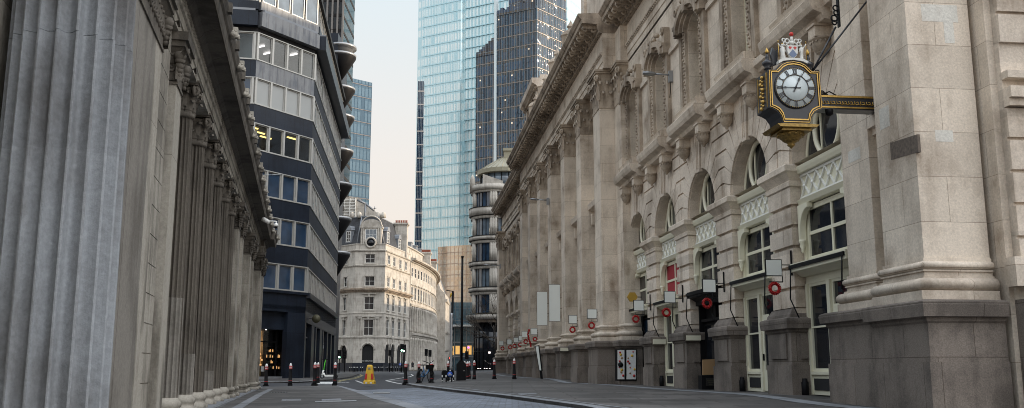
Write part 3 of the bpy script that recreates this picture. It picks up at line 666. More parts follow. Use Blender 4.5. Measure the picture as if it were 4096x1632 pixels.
# ---- shopfronts inside the near arches
def spandrel_bracket(b, u, sd, o, zt):
    P = [(u, zt), (u + sd * .62, zt)] + [(u + sd * (.62 - .50 * math.sin(math.radians(a))), zt - .12 - .6 * (1 - math.cos(math.radians(a)))) for a in range(0, 91, 15)] + [(u + sd * .12, zt - .95), (u, zt - .95)]
    b.prism(P, o, o + .16); b.lathe(u + sd * .10, o + .1, [(.1, zt - .95), (.11, zt - 1.0), (.07, zt - 1.06), (.085, zt - 1.12), (.04, zt - 1.22), (.05, zt - 1.26), (0, zt - 1.32)], 8)
def shopfront(uc, L_, R2, style):
    """L_, R2: clear width limits; style chooses the joinery below the awning box"""
    W_ = RW; o = -.50; h = (R2 - L_) / 2 - .02; m = M['cream']; fan = window(RW, RX, uc, HW - .04, 5.47, 5.62, -.70, 2, 0, .1, m, M['glassd'], 1, 'fanlight')
    b = R_(); b.torus((uc, -.60, 6.32), .74, .07, 'o', 24, 6); b.build('ring', m, fan)
    b = R_(); b.prof([(o - .1, 5.30), (o + .14, 5.32), (o + .18, 5.42), (o + .2, 5.5), (o - .1, 5.52)], L_, R2)
    b.box(L_, R2, o - .05, o, 4.55, 5.3); b.prof([(o - .1, 4.45), (o + .08, 4.47), (o + .14, 4.6), (o - .1, 4.62)], L_, R2)
    lp = b.build('lattice_panel', m, RX)
    b = R_(); n = 6; st = (R2 - L_ - .2) / n
    for k in range(n):
        x = L_ + .1 + st * k
        for s_ in (0, 1):
            a, c = (x, x + st) if s_ else (x + st, x)
            b.prism([(a - .025, 4.68), (a + .025, 4.68), (c + .025, 5.24), (c - .025, 5.24)], o, o + .05)
        b.ball((x + st / 2, o + .05, 4.96), .05, 6)
    b.box(L_ + .04, R2 - .04, o, o + .05, 5.24, 5.3); b.box(L_ + .04, R2 - .04, o, o + .05, 4.62, 4.68); b.build('lattice', M['white'], lp)
    red = style == 'red'
    uw = window(RW, RX, uc, h - .1, 2.9, 4.42, o - .12, 1, 1, .13, m, M['redblind'] if red else M['glassd'], 0, 'upper_window', bar=.09)
    b = R_(); spandrel_bracket(b, L_ + .02, 1, o - .02, 4.45); b.box(L_, L_ + .1, o - .15, o, 2.8, 4.45); b.build('spandrel', m, RX)
    b = R_(); spandrel_bracket(b, R2 - .02, -1, o - .02, 4.45); b.box(R2 - .1, R2, o - .15, o, 2.8, 4.45); b.build('spandrel', m, RX)
    fb = M['black'] if style == 'black' else m
    b = R_(); b.prof([(o - .1, 2.5), (o + .1, 2.5), (o + .28, 2.62), (o + .42, 2.62), (o + .42, 2.84), (o + .2, 2.9), (o - .1, 2.92)], L_ - .02, R2 + .02); aw = b.build('awning_box', fb, RX)
    b = R_(); b.box(L_, R2, o + .43, o + .47, 2.70, 2.80)
    for u in (L_ + .1, R2 - .1): b.tube([(u, o + .45, 2.75), (u, o + .50, 1.9), (u, o + .2, 1.2)], .018, 6)
    b.build('awning_arm', M['black'], aw)
    if style in ('cream', 'red', 'single'):
        b = R_(); b.box(L_, R2, o - .1, o, 2.3, 2.5); b.box(L_, L_ + .12, o - .1, o + .03, -.62, 2.3); b.box(R2 - .12, R2, o - .1, o + .03, -.62, 2.3); b.box(uc + .12, uc + .3, o - .1, o + .05, -.62, 2.3)
        b.box(uc + .3, R2 - .12, o - .1, o, -.62, -.1) ; b.box(uc + .3, R2 - .12, o - .08, o + .06, -.1, -.02)
        b.build('shop_frame', m, RX)
        b = R_(); b.box(uc + .42, R2 - .24, o, o + .025, -.5, -.2); b.build('stallriser_grille', M['dark'], RX)
        window(RW, RX, (uc + .3 + R2 - .12) / 2, (R2 - .12 - uc - .3) / 2, -.02, 2.3, o - .08, 0, 1, .08, m, M['glassd'], 0, 'shop_window')
        # glazed door
        a, c = L_ + .12, uc + .12; b = R_()
        b.box(a, c, o - .06, o - .01, 1.48, 1.6); b.box(a, a + .13, o - .06, o, -.6, 1.48); b.box(c - .13, c, o - .06, o, -.6, 1.48); b.box(a + .13, c - .13, o - .06, o, 1.36, 1.48); b.box(a + .13, c - .13, o - .06, o, -.6, .02)
        b.box(a + .2, c - .2, o, o + .02, -.5, -.1)
        d = b.build('door', m, RX)
        b = R_(); b.box(a + .13, c - .13, o - .05, o - .03, .02, 1.36); b.build('pane', M['glassd'], d)
        b = R_(); b.box(a + .3, c - .3, o + .001, o + .022, -.02, .03); b.box(c - .1, c - .07, o, o + .05, .3, .5); b.build('handle', M['black'], d)
        window(RW, RX, (a + c) / 2, (c - a) / 2, 1.6, 2.3, o - .08, 0, 0, .07, m, M['glassd'], 0, 'transom_light')
        for u in (L_ + .05, R2 - .05):
            b = R_(); b.lathe(u, o + .2, [(.1, -.75), (.1, -.3), (.07, -.28), (.07, -.2)], 10); b.build('black_stop', M['black'], RX)
    elif style == 'black':
        b = R_(); b.box(L_, R2, o - .35, o - .25, -.7, 2.5); b.box(L_, L_ + .1, o - .3, o, -.7, 2.5); b.box(R2 - .1, R2, o - .3, o, -.7, 2.5); b.box(uc - .05, uc + .05, o - .3, o - .1, .4, 2.3); b.box(L_, R2, o - .3, o - .05, 1.75, 1.85)
        b.box(L_, R2, o - .3, o + .1, 2.35, 2.5); b.build('shop_frame', M['black'], RX)
        window(RW, RX, uc, h - .12, -.1, 1.7, o - .22, 1, 0, .08, M['black'], M['glassd'], 0, 'shop_window')
        b = R_(); b.box(L_ + .05, L_ + .12, o + .02, o + .1, .42, .9); b.build('menu_case', M['cap_w'], RX)
        b = R_(); b.box(L_ + .07, L_ + .10, o + .095, o + .105, .45, .87); b.build('menu_sheet', M['black'], RX)
    else:
        b = R_(); b.box(L_, R2, o - .35, o - .3, -.7, 2.5); b.box(L_, L_ + .14, o - .3, o, -.7, 2.5); b.box(R2 - .14, R2, o - .3, o, -.7, 2.5); b.build('shop_frame', M['dark'], RX)
        window(RW, RX, uc, h - .14, -.35, 2.4, o - .28, 1, 0, .07, M['black'], M['glassb'], 0, 'shop_window')
LIM = [(-4.9, -1.65), (0, 3.1), (4.75, 7.9), (9.55, 12.6), (14.25, 17.35)]
for (a, c), uc, st in zip(LIM, BAYS, ['cream', 'cream', 'black', 'red', 'dark']): shopfront((a + c) / 2, a, c, st)
for i, uc in enumerate(FAR):
    a, c = uc - 1.35, uc + 1.35
    b = R_(); b.box(a, c, -.9, -.8, -1, 5.5); b.build('shop_frame', M['cream'] if i % 2 else M['dark'], RX)
    window(RW, RX, uc, 1.3, 5.47, 5.62, -.75, 1, 0, .1, M['cream'], M['glassd'], 1, 'fanlight')
    window(RW, RX, uc, 1.1, -.1, 2.4, -.8, 1, 1, .1, M['cream'], M['glassd'], 0, 'shop_window'); window(RW, RX, uc, 1.1, 2.9, 4.7, -.8, 1, 0, .1, M['cream'], M['glassd'], 0, 'upper_window')
# entrance step along the near shops
b = R_(); b.box(-7, 10.5, -1.1, .28, -1.2, -.69); b.box(-1.2, 10.5, .28, .36, -1.2, -.70); b.build('step', M['granite'], RX)

# ---- central front with giant pilasters
SH = [(18.4, 20.0), (23.65, 25.0), (29.05, 30.4), (34.5, 35.9), (39.7, 41.1), (45.1, 46.5), (50.0, 51.6)]
for i, (a, c) in enumerate(SH):
    giant(a, c, .90, -.2, (.30, .35), 1.4, 12.85)
giant(16.95, 18.38, .15, -.6, (.12, .25), 1.4, 12.85); giant(51.62, 52.9, .15, -.6, (.12, .25), 1.4, 12.85)
giant(74.0, 75.6, .5, -.6, (.25, .3), 1.4, 12.85)
for i in range(6):
    a, c = SH[i][1], SH[i + 1][0]; uc = (a + c) / 2; hw = (c - a) / 2
    if i in (0, 5):      # statue niches
        b = R_(); plate(b, a, c, 8.9, 14.8, [(uc, .78, 9.9, 12.9, 1)], -.15, .7, 10); plate(b, a, c, -1, 8.9, [(uc, 1.0, -.6, 4.2, 1)], -.15, .8, 10); b.build('niche_wall', M['port'], RX)
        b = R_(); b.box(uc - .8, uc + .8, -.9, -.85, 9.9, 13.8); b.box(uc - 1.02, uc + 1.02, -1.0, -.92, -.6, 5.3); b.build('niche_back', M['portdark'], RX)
        b = R_()
        for s_ in (-1, 1):
            b.box(*sorted((uc + s_ * .8, uc + s_ * 1.02)), -.15, .0, 9.9, 12.9)
            for k in range(20): b.ball((uc + s_ * .91, .0, 10 + k * .15), .06, 6)
        b.torus((uc, -.08, 12.9), .92, .1, 'o', 20, 6, 0, 180); b.build('niche_surround', M['cap'], RX)
    else:
        b = R_(); plate(b, a, c, 8.9, 14.8, [(uc, 1.0, 9.6, 12.6, 1)], -.15, .5, 10); plate(b, a, c, -1, 8.9, [(uc, 1.35, -.65, 5.6, 1)], -.15, .75, 12); b.build('bay_wall', M['port'], RX)
        window(RW, RX, uc, 1.0, 9.6, 12.6, -.6, 1, 2, .1, M['cream'], M['glassd'], 1)
        b = R_(); b.torus((uc, -.1, 12.6), 1.12, .1, 'o', 20, 6, 0, 180)
        for s_ in (-1, 1): b.box(*sorted((uc + s_ * 1.0, uc + s_ * 1.24)), -.15, .02, 9.6, 12.6)
        b.build('window_surround', M['cap'], RX)
        window(RW, RX, uc, 1.33, 3.0, 5.6, -.8, 1, 1, .1, M['cream'], M['glassd'], 1, 'porch_window')
        b = R_(); b.torus((uc, -.1, 5.6), 1.45, .12, 'o', 24, 6, 0, 180)
        for s_ in (-1, 1): b.box(*sorted((uc + s_ * 1.3, uc + s_ * 1.62)), -.15, .1, 4.6, 5.5); b.box(*sorted((uc + s_ * 1.3, uc + s_ * 1.7)), -.15, .2, 5.3, 5.55)
        b.build('porch_arch', M['cap'], RX)
        dk = i == 2
        b = R_(); b.box(uc - 1.4, uc + 1.4, -.75, -.35, 2.5, 2.9); b.build('awning_box', M['cream'], RX)
        b = R_(); b.box(uc - 1.33, uc - 1.2, -.85, -.7, -.7, 2.5); b.box(uc + 1.2, uc + 1.33, -.85, -.7, -.7, 2.5); b.box(uc - 1.33, uc + 1.33, -.85, -.7, -.7, -.1); b.build('shop_frame', M['dark'] if dk else M['cream'], RX)
        window(RW, RX, uc, 1.2, -.1, 2.5, -.8, 2, 1, .09, M['dark'] if dk else M['cream'], M['glassd'], 0, 'shop_window')
        for s_ in (-1, 1):
            b = R_(); b.tube([(uc + s_ * 1.3, -.3, 2.7), (uc + s_ * 1.3, -.1, 1.8), (uc + s_ * 1.3, -.35, 1.1)], .02, 6); b.build('awning_arm', M['black'], RX)
    # bay cornice, inscribed panel, scroll keystone
    b = R_(); b.prof([(-.15, 8.3), (.1, 8.34), (.15, 8.48), (.52, 8.6), (.6, 8.85), (.5, 8.95), (-.15, 9.0)], a + .02, c - .02)
    for s_ in (-1, 1): b.box(uc + s_ * (hw - .35) - .12, uc + s_ * (hw - .35) + .12, -.15, .4, 7.75, 8.35); b.lathe(uc + s_ * (hw - .35), .05, [(.15, 7.75), (.16, 7.65), (.08, 7.5), (0, 7.4)], 8)
    b.build('bay_cornice', M['port'], RX)
    if i not in (0,):
        b = R_(); b.box(uc - hw + .65, uc + hw - .65, -.15, -.02, 7.72, 8.3); f = b.build('inscription_panel', M['port'], RX)
        b = R_(); b.box(uc - hw + .72, uc + hw - .72, -.02, -.005, 7.80, 8.22); b.build('mosaic', M['mosaic'], f)
    b = R_(); b.prism([(uc - .16, 6.8), (uc + .16, 6.8), (uc + .24, 7.7), (uc - .24, 7.7)], -.15, .18); b.torus((uc, .2, 7.5), .16, .08, 'o', 10, 6); b.torus((uc, .18, 6.95), .1, .06, 'o', 10, 6); b.build('keystone', M['cap'], RX)
# statue in the near niche
uc = (SH[0][1] + SH[1][0]) / 2
q = RW.at(uc, -.45, 9.9); st = thing('statue', 'weathered stone statue of a robed standing man in the arched niche between the giant pilasters', 'statue', q, -6.36)
b = R_(); u, o = uc, -.45
b.lathe(u, o, [(.36, 9.9), (.36, 10.02), (.25, 10.05), (.30, 10.1), (.27, 10.6), (.23, 11.1), (.20, 11.35), (.27, 11.65), (.29, 11.88), (.2, 12.02), (.085, 12.08), (.08, 12.16)], 14)
b.ball((u, o, 12.30), .15, 10, 1.2); b.tube([(u - .27, o, 11.88), (u - .32, o + .05, 11.5), (u - .08, o + .25, 11.3)], .075, 7); b.tube([(u + .27, o, 11.88), (u + .33, o, 11.4), (u + .28, o + .08, 11.0)], .075, 7)
for k in range(7): a = math.pi * k / 6; b.tube([(u + .29 * math.cos(a), o + .29 * math.sin(a), 10.1), (u + .22 * math.cos(a), o + .22 * math.sin(a), 11.3)], .035, 5)
b.build('figure', M['cap'], st)

# ---- entablature
def entab(u0, u1, of, mod=.75, ends=(0, 0)):
    b = R_(); b.prof([(of - 1.5, 14.8), (of - .04, 14.8), (of - .04, 15.1), (of, 15.12), (of, 15.42), (of + .05, 15.45), (of + .1, 15.6), (of - .02, 15.62), (of - .02, 16.62), (of - 1.5, 16.62)], u0, u1); b.build('frieze_band', M['port'], RX)
    b = R_(); n = int((u1 - u0) / .22)
    for k in range(n): b.ball((u0 + (k + .5) * (u1 - u0) / n, of + .06, 15.52), .08, 5)
    tag(b.build('bead_moulding', M['cap'], RX), kind='stuff')
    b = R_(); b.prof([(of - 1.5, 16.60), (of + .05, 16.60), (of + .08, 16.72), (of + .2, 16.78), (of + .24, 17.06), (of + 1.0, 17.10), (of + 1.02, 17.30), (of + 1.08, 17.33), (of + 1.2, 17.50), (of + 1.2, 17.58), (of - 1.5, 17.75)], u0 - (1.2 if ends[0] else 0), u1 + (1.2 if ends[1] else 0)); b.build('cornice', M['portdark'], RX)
    n = int((u1 - u0) / mod); b = R_()
    for k in range(n):
        u = u0 + (k + .5) * (u1 - u0) / n
        b.box(u - .14, u + .14, of + .2, of + .92, 16.90, 17.09); b.torus((u, of + .78, 16.88), .085, .05, 'u', 8, 5); b.torus((u, of + .34, 16.86), .1, .06, 'u', 8, 5); b.box(u - .17, u + .17, of + .2, of + .97, 17.06, 17.10)
    tag(b.build('modillion_row', M['cap'], RX), kind='stuff')
    b = R_(); n = int((u1 - u0) / .2)
    for k in range(n): u = u0 + k * .2; b.box(u, u + .12, of + .05, of + .17, 16.62, 16.74)
    tag(b.build('dentil_row', M['cap'], RX), kind='stuff')
entab(-9.4, 17.6, -.15)
entab(17.9, 52.1, .82, ends=(0, 0)); entab(52.3, 76.2, -.05)
b = R_(); b.box(16.75, 17.9, -.8, .16, 14.8, 16.6); b.build('frieze_return', M['port'], RX)
b = R_(); b.box(-9.4, 76.2, -1.4, -.6, 17.5, 18.35); b.prof([(-1.5, 18.35), (-.45, 18.35), (-.42, 18.5), (-1.5, 18.55)], -9.4, 76.2); b.build('parapet', M['port'], RX)
# urns on the parapet and an aedicule
def finial(u):
    b = MB(lambda a, o, z: RW.at(u + (a - u) * .72, o + 1.15 if abs(a - u) < 9 else o, z)); b.box(u - .75, u + .75, -1.5, .15, 17.4, 18.7); b.prof([(-1.6, 18.7), (.3, 18.7), (.34, 18.9), (-1.6, 18.95)], u - .9, u + .9)
    b.lathe(u, -.6, [(.72, 18.95), (.62, 19.1), (.45, 19.2), (.55, 19.35), (.60, 20.1), (.66, 20.2), (.5, 20.42), (.22, 20.6), (.18, 20.7), (.26, 20.8), (.12, 21.0), (.0, 21.25)], 10, smooth=False)
    for s_ in (-1, 1): b.torus((u + s_ * .55, -.6, 19.7), .18, .09, 'o', 8, 6)
    b.build('parapet_urn', M['cap'], RX)
for u in (28.2, 33.4, 38.8, 44.0): finial(u)
b = R_(); b.box(47.6, 54.4, -2.4, -.35, 17.5, 22.7); b.prof([(-2.6, 22.6), (.0, 22.65), (.1, 22.9), (.45, 23.1), (.5, 23.5), (-2.6, 23.6)], 46.9, 55.1); b.box(47.5, 54.5, -2.4, -.3, 23.6, 24.0)
for u in (47.5, 50.6, 53.7): b.box(u, u + .8, -.4, .0, 17.5, 22.6)
b.build('aedicule', M['port'], RX)
b = R_()
for k in range(34): b.box(47.1 + k * .235, 47.23 + k * .235, .0, .22, 22.72, 22.9)
tag(b.build('aedicule_dentils', M['cap'], RX), kind='stuff')
for u in (48.5, 51.6): b = R_(); b.box(u, u + 1.9, -.36, -.32, 18.6, 22.0); b.build('aedicule_opening', M['dark'], RX)

# ------------------------------------------------------------------ the bank (left)
BX = thing('bank_building', 'grey stone bank with fluted columns under a deep lion-headed cornice on the left', 'building', (LP.x, LP.y, -.76), -12.4394)
B_ = lambda: MB(LW.at)
def fluted(mb, u, o, z0, z1, r0, r1, nf=24, per=6, depth=.16, rings=8, ent=True):
    R = []; n = nf * per
    for k in range(rings + 1):
        t = k / rings; r = r0 + (r1 - r0) * (t ** 1.6 if ent else t); ring = []
        for i in range(n):
            ph = (i % per) / per; d = 0 if ph < .14 else math.sin(math.pi * (ph - .14) / .86) ** .7
            a = 2 * math.pi * i / n; q = r * (1 - depth * d); ring.append((u + q * math.cos(a), o + q * math.sin(a), z0 + (z1 - z0) * t))
        R.append(ring)
    mb.ring(R, False, True)
def roundcap(mb, u, o, z, H, r, ab):
    """composite round capital: necking, leaves, volutes on the diagonals, abacus"""
    mb.lathe(u, o, [(r, z - .02), (r * 1.18, z), (r * 1.18, z + .06), (r * 1.0, z + .08), (r * 1.0, z + .35 * H), (r * 1.15, z + .62 * H), (r * 1.45, z + .82 * H)], 20)
    for row, (zz, hh, n, off) in enumerate(((.08, .36, 8, 0), (.28, .42, 8, .5))):
        for i in range(n):
            a = 2 * math.pi * (i + off) / n; leaf(mb, (u + r * 1.02 * math.cos(a), o + r * 1.02 * math.sin(a), z + zz * H), (math.cos(a), math.sin(a)), (-math.sin(a), math.cos(a)), r * .7, hh * H, r * .5)
    for i in range(4):
        a = math.pi / 4 + i * math.pi / 2; c = (u + r * 1.55 * math.cos(a), o + r * 1.55 * math.sin(a), z + .72 * H)
        mb.torus(c, r * .34, r * .15, 'o', 12, 6); mb.torus(c, r * .34, r * .15, 'u', 12, 6); mb.ball(c, r * .25, 6)
    mb.box(u - ab, u + ab, o - ab, o + ab, z + .88 * H, z + .94 * H); mb.box(u - ab * 1.08, u + ab * 1.08, o - ab * 1.08, o + ab * 1.08, z + .94 * H, z + H)
def bankbase(mb, u, o, r, z0, z1):
    h = z1 - z0; mb.lathe(u, o, [(r * 1.1, z0), (r * 1.38, z0 + .06 * h), (r * 1.42, z0 + .2 * h), (r * 1.36, z0 + .36 * h), (r * 1.16, z0 + .42 * h), (r * 1.13, z0 + .52 * h), (r * 1.2, z0 + .58 * h), (r * 1.27, z0 + .68 * h), (r * 1.22, z0 + .82 * h), (r * 1.08, z0 + .9 * h), (r * 1.02, z1)], 28)
def wallseg(name, mat, *boxes, parent=None):
    b = B_()
    for q in boxes: b.box(*q)
    return b.build(name, mat, parent or BX)
O_ = -.15
# body, recess behind the columns, steps
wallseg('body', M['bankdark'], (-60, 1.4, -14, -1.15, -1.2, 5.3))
wallseg('step', M['kerb'], (-27, 3.1, -1.3, .06, -1.2, -.72))
# giant engaged column next to the camera
gu, go, gr = -32.23, -.235, .475
b = B_(); fluted(b, gu, go, -1.0, 2.62, gr, gr * .985, 20, 14, .19, 3); col = b.build('giant_column', M['bankcol'], BX)
b = B_(); fluted(b, gu + .010, go - .006, 2.628, 8.2, gr * .978, gr * .93, 20, 14, .19, 3); b.build('upper_drum', M['bankcol'], col)
b = B_(); b.box(-34.0, -28.78, -2.2, -.75, -1.2, 4.72); b.build('pier_wall', M['bank'], BX)
b = B_(); b.box(-31.3, -28.78, -2.2, O_, -1.2, 3.98); an = b.build('corner_pier', M['bankmid'], BX)  # darker stone colour paints the shade of the camera-facing side
wallseg('rusticated_wall', M['bank'], *[(-28.3, -27.0, -1.2, -.235, z, z + .362) for z in [-.9 + .375 * k for k in range(15)]], (-28.3, -27, -1.2, -.25, -1.2, 4.7))
b = B_(); b.box(-28.78, -28.28, -1.2, O_, -1.2, 3.98); b.build('pier_front', M['bank'], an)
b = B_(); b.box(-26.88, -26.30, -1.25, O_, -1.2, 3.98); pl = b.build('pilaster', M['bank'], BX)
def scrollcap(mb, u0, u1, o0, o1, z, H):
    """flat pilaster capital: scroll and leaf band under a moulded abacus"""
    mb.box(u0 - .02, u1 + .02, o0, o1 + .02, z - .06, z - .02)
    mb.ring([[(u0 - e, o0, z + k), (u1 + e, o0, z + k), (u1 + e, o1 + e, z + k), (u0 - e, o1 + e, z + k)] for k, e in ((0, 0), (H * .6, .02), (H * .7, .07))], False)
    mb.box(u0 - .1, u1 + .1, o0, o1 + .1, z + .7 * H, z + .82 * H); mb.box(u0 - .14, u1 + .14, o0, o1 + .14, z + .82 * H, z + H)
    for (a, c, fx) in ((u0, u1, 0), (o0, o1, 1)):
        n = max(2, int(abs(c - a) / .16))
        for i in range(n):
            q = a + (c - a) * (i + .5) / n; pts = (q, o1 + .01, z + .28 * H) if not fx else (u0 - .01, q, z + .28 * H)
            mb.torus(pts, .055, .022, 'o' if not fx else 'u', 10, 5); mb.ball(pts, .03, 5); mb.ball((pts[0], pts[1], z + .55 * H), .035, 5)
    for q in ((u0 - .03, o1 + .03), (u1 + .03, o1 + .03)):
        for k in range(5): mb.ball((q[0], q[1], z + .1 * H + k * .1 * H), .045 + .012 * k, 6)
        leaf(mb, (q[0], q[1], z), (.7 if q[0] > u0 else -.7, .7), (.7, .7 if q[0] < u0 else -.7), .12, .62 * H, .16)
b = B_(); scrollcap(b, -31.3, -28.28, -.75, O_, 4.0, .68); b.build('pier_capital', M['bankdark'], an)
b = B_(); scrollcap(b, -26.88, -26.30, -.5, O_, 4.0, .68); b.build('capital', M['bankdark'], pl)
# colonnade
cols = [-24.25, -22.2, -20.2, -18.2, -16.15, -14.05]
protoC = None
for i, u in enumerate(cols):
    if protoC is None:
        r = .235; oc = -.42
        b = B_(); fluted(b, u, oc, -.42, 4.12, r, r * .86, 18, 7, .21, 5); protoC = b.build('fluted_column', M['bankdark'], BX)
        b = B_(); bankbase(b, u, oc, r, -.76, -.42); b.build('base', M['bank'], protoC)
        b = B_(); roundcap(b, u, oc, 4.14, .58, r * .86, .285); b.build('capital', M['bankdark'], protoC)
    else: copy_part(protoC, BX, LW.d * (u - cols[0]))
for u, zz in ((cols[0], 1.15), (cols[1], .3), (cols[3], .0)):
    b = B_(); fluted(b, u, -.418, -.42, zz, .238, .237, 18, 7, .18, 1); b.build('mended_drum', M['bankmid'], BX)
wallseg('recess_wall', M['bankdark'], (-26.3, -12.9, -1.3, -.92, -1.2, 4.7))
# far bays: pilasters in pairs, banded wall between
def bpil(u0, u1, mat='bank', o=O_):
    b = B_(); b.box(u0, u1, -1.25, o, -.45, 3.98); p = b.build('pilaster', M[mat], BX)
    b = B_(); c = (u0 + u1) / 2
    for e, za, zb in ((.10, -.76, -.62), (.05, -.60, -.56), (.07, -.56, -.45)): b.ring([[(u0 - q, -1.2, z), (u1 + q, -1.2, z), (u1 + q, o + q, z), (u0 - q, o + q, z)] for q, z in ((e * .6, za), (e, za + (zb - za) * .3), (e, za + (zb - za) * .7), (e * .5, zb))], True)
    b.build('base', M['bank'], p)
    b = B_(); scrollcap(b, u0, u1, -.5, o, 4.0, .68); b.build('capital', M['bankdark'], p)
for u0, u1, o in [(-13.0, -12.45, O_), (-11.2, -10.75, O_), (-6.9, -6.2, O_), (-4.9, -4.4, O_), (-1.5, -.9, -.02), (.7, 1.4, -.02)]: bpil(u0, u1, 'bank', o)
wallseg('rusticated_wall', M['bank'], *[(a, c, -1.25, -.26, z, z + .362) for a, c in ((-12.45, -11.2), (-6.2, -4.9), (-.9, .7)) for z in [-.9 + .375 * k for k in range(15)]], *[(a, c, -1.25, -.275, -1.2, 4.7) for a, c in ((-12.45, -11.2), (-6.2, -4.9), (-.9, .7))])
wallseg('recess_wall', M['bank'], (-10.75, -6.9, -1.25, -.62, -1.2, 4.7), (-4.4, -1.5, -1.25, -.45, -1.2, 4.7))
# entablature: architrave, fret frieze, deep soffit, lion heads
def bank_entab(u0, u1, o, name='entablature', e1=0):
    b = B_(); b.prof([(-1.6, 4.68), (o, 4.68), (o, 4.82), (o + .02, 4.83), (o + .02, 4.98), (o + .05, 5.0), (o + .06, 5.05), (-1.6, 5.05)], u0, u1); ar = b.build(name, M['bank'], BX)
    b = B_(); b.prof([(-1.6, 5.05), (o + .03, 5.05), (o + .03, 5.24), (o + .07, 5.26), (o + .12, 5.30), (o + .14, 5.33), (o + .40, 5.34), (o + .42, 5.30), (o + .44, 5.36), (o + .45, 5.50), (o + .48, 5.54), (o + .52, 5.66), (o + .52, 5.72), (-1.6, 5.78)], u0, u1 + e1); b.build('cornice', M['bankdark'], ar)
    b = B_(); n = int((u1 - u0) / .16)
    for k in range(n):
        u = u0 + (k + .5) * (u1 - u0) / n
        b.box(u - .055, u + .055, o + .03, o + .05, 5.09, 5.105); b.box(u - .055, u - .04, o + .03, o + .05, 5.105, 5.2); b.box(u + .02, u + .035, o + .03, o + .05, 5.13, 5.22); b.box(u - .02, u + .035, o + .03, o + .05, 5.13, 5.145); b.box(u + .055, u + .068, o + .03, o + .05, 5.09, 5.22)
    b.build('greek_key', M['bank'], ar)
    n = int((u1 - u0) / 1.72)
    for k in range(n):
        u = u0 + (k + .6) * (u1 - u0) / n; b = B_(); c = (u, o + .53, 5.58)
        b.ball(c, .085, 8); b.ball((u, o + .59, 5.545), .05, 6); b.ball((u, o + .615, 5.52), .028, 6)
        for s_ in (-1, 1): b.ball((u + s_ * .05, o + .56, 5.63), .025, 5); b.ball((u + s_ * .07, o + .51, 5.56), .05, 6); b.ball((u + s_ * .022, o + .60, 5.575), .014, 5)
        b.box(u - .05, u + .05, o + .5, o + .6, 5.52, 5.70); b.build('lion_head', M['bank'], ar)
        b = B_(); b.box(u - .06 + .85, u + .06 + .85, o + .5, o + .57, 5.60, 5.76); b.build('antefix', M['bankdark'], ar)
bank_entab(-30.9, -.6, O_); bank_entab(-.6, 1.6, -.02, e1=.45)
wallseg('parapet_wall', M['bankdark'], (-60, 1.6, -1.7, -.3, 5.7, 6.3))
# far left behind the giant column: lit jamb and dark metal window cases
wallseg('jamb', M['tan'] if 0 else M['port'], (-36.6, -35.6, -2.4, -.95, -1.2, 12))
b = B_(); b.box(-37.9, -37.4, -1.6, -.86, 3.2, 3.75); b.box(-38.0, -37.5, -1.5, -.84, 4.0, 4.6); b.build('metal_case', M['steel'], BX)

# ------------------------------------------------------------------ navy office block
C0 = Vector((-14.4166, 66, 0)); NX = thing('office_block', 'navy granite office block with ribbon windows and silver mullions behind the bank', 'building', (C0.x, C0.y, -.55), -6.1)
A2 = Wl((C0.x, C0.y), 33, 1); Bw = Wl((C0.x, C0.y), -6.1, 1)
pA = A2.at(-5.5, 0, 0); A1 = Wl((pA.x, pA.y), 80, 1)       # u negative runs away to the left
FL = [(5.37, 7.18), (8.45, 10.3), (11.57, 13.42), (14.63, 16.5), (17.76, 19.65), (20.87, 22.85), (25.0, 27.1)]
def band(W, u0, u1, z0, z1, o, mat, name='spandrel', th=.25):
    b = MB(W.at); b.box(u0, u1, o - th, o, z0, z1); return b.build(name, mat, NX)
EA = -20
for W, u0, u1 in ((A2, -5.5, 0), (A1, EA, 0), (Bw, 0, 27)):
    zp = 4.11; k = 0
    for z0, z1 in FL:
        top = k >= 5
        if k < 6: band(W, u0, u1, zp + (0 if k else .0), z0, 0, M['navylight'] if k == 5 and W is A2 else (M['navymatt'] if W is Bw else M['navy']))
        else:
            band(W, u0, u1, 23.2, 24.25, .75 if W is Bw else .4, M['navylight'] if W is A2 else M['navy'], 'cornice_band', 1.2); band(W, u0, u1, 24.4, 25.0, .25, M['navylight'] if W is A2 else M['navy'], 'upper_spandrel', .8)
            band(W, u0 + .2, u1 - .2, 24.25, 24.42, .70 if W is Bw else .36, M['lead'], 'flashing', 1.1)
        zp = z1; k += 1
    band(W, u0, u1, 22.85, 23.25, -.05, M['dark'], 'head')
for W, u0, u1 in ((A2, -5.5, 0), (A1, EA, 0)):
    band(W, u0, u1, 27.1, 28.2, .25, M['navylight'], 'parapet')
b = MB(Bw.at); b.box(0, 27, -1.5, .0, 27.1, 27.3); b.box(0, 27, -.1, .25, 27.2, 27.55); b.build('parapet', M['black'], NX)
b = MB(Bw.at); b.prof([(0, 5.0), (.25, 5.02), (.28, 5.2), (.3, 5.37), (0, 5.37)], 0, 27.2); b.build('string_course', M['navy'], NX)
b = MB(A2.at); b.box(-5.5, .1, 0, .15, 5.2, 5.37); b.build('string_course', M['navy'], NX)
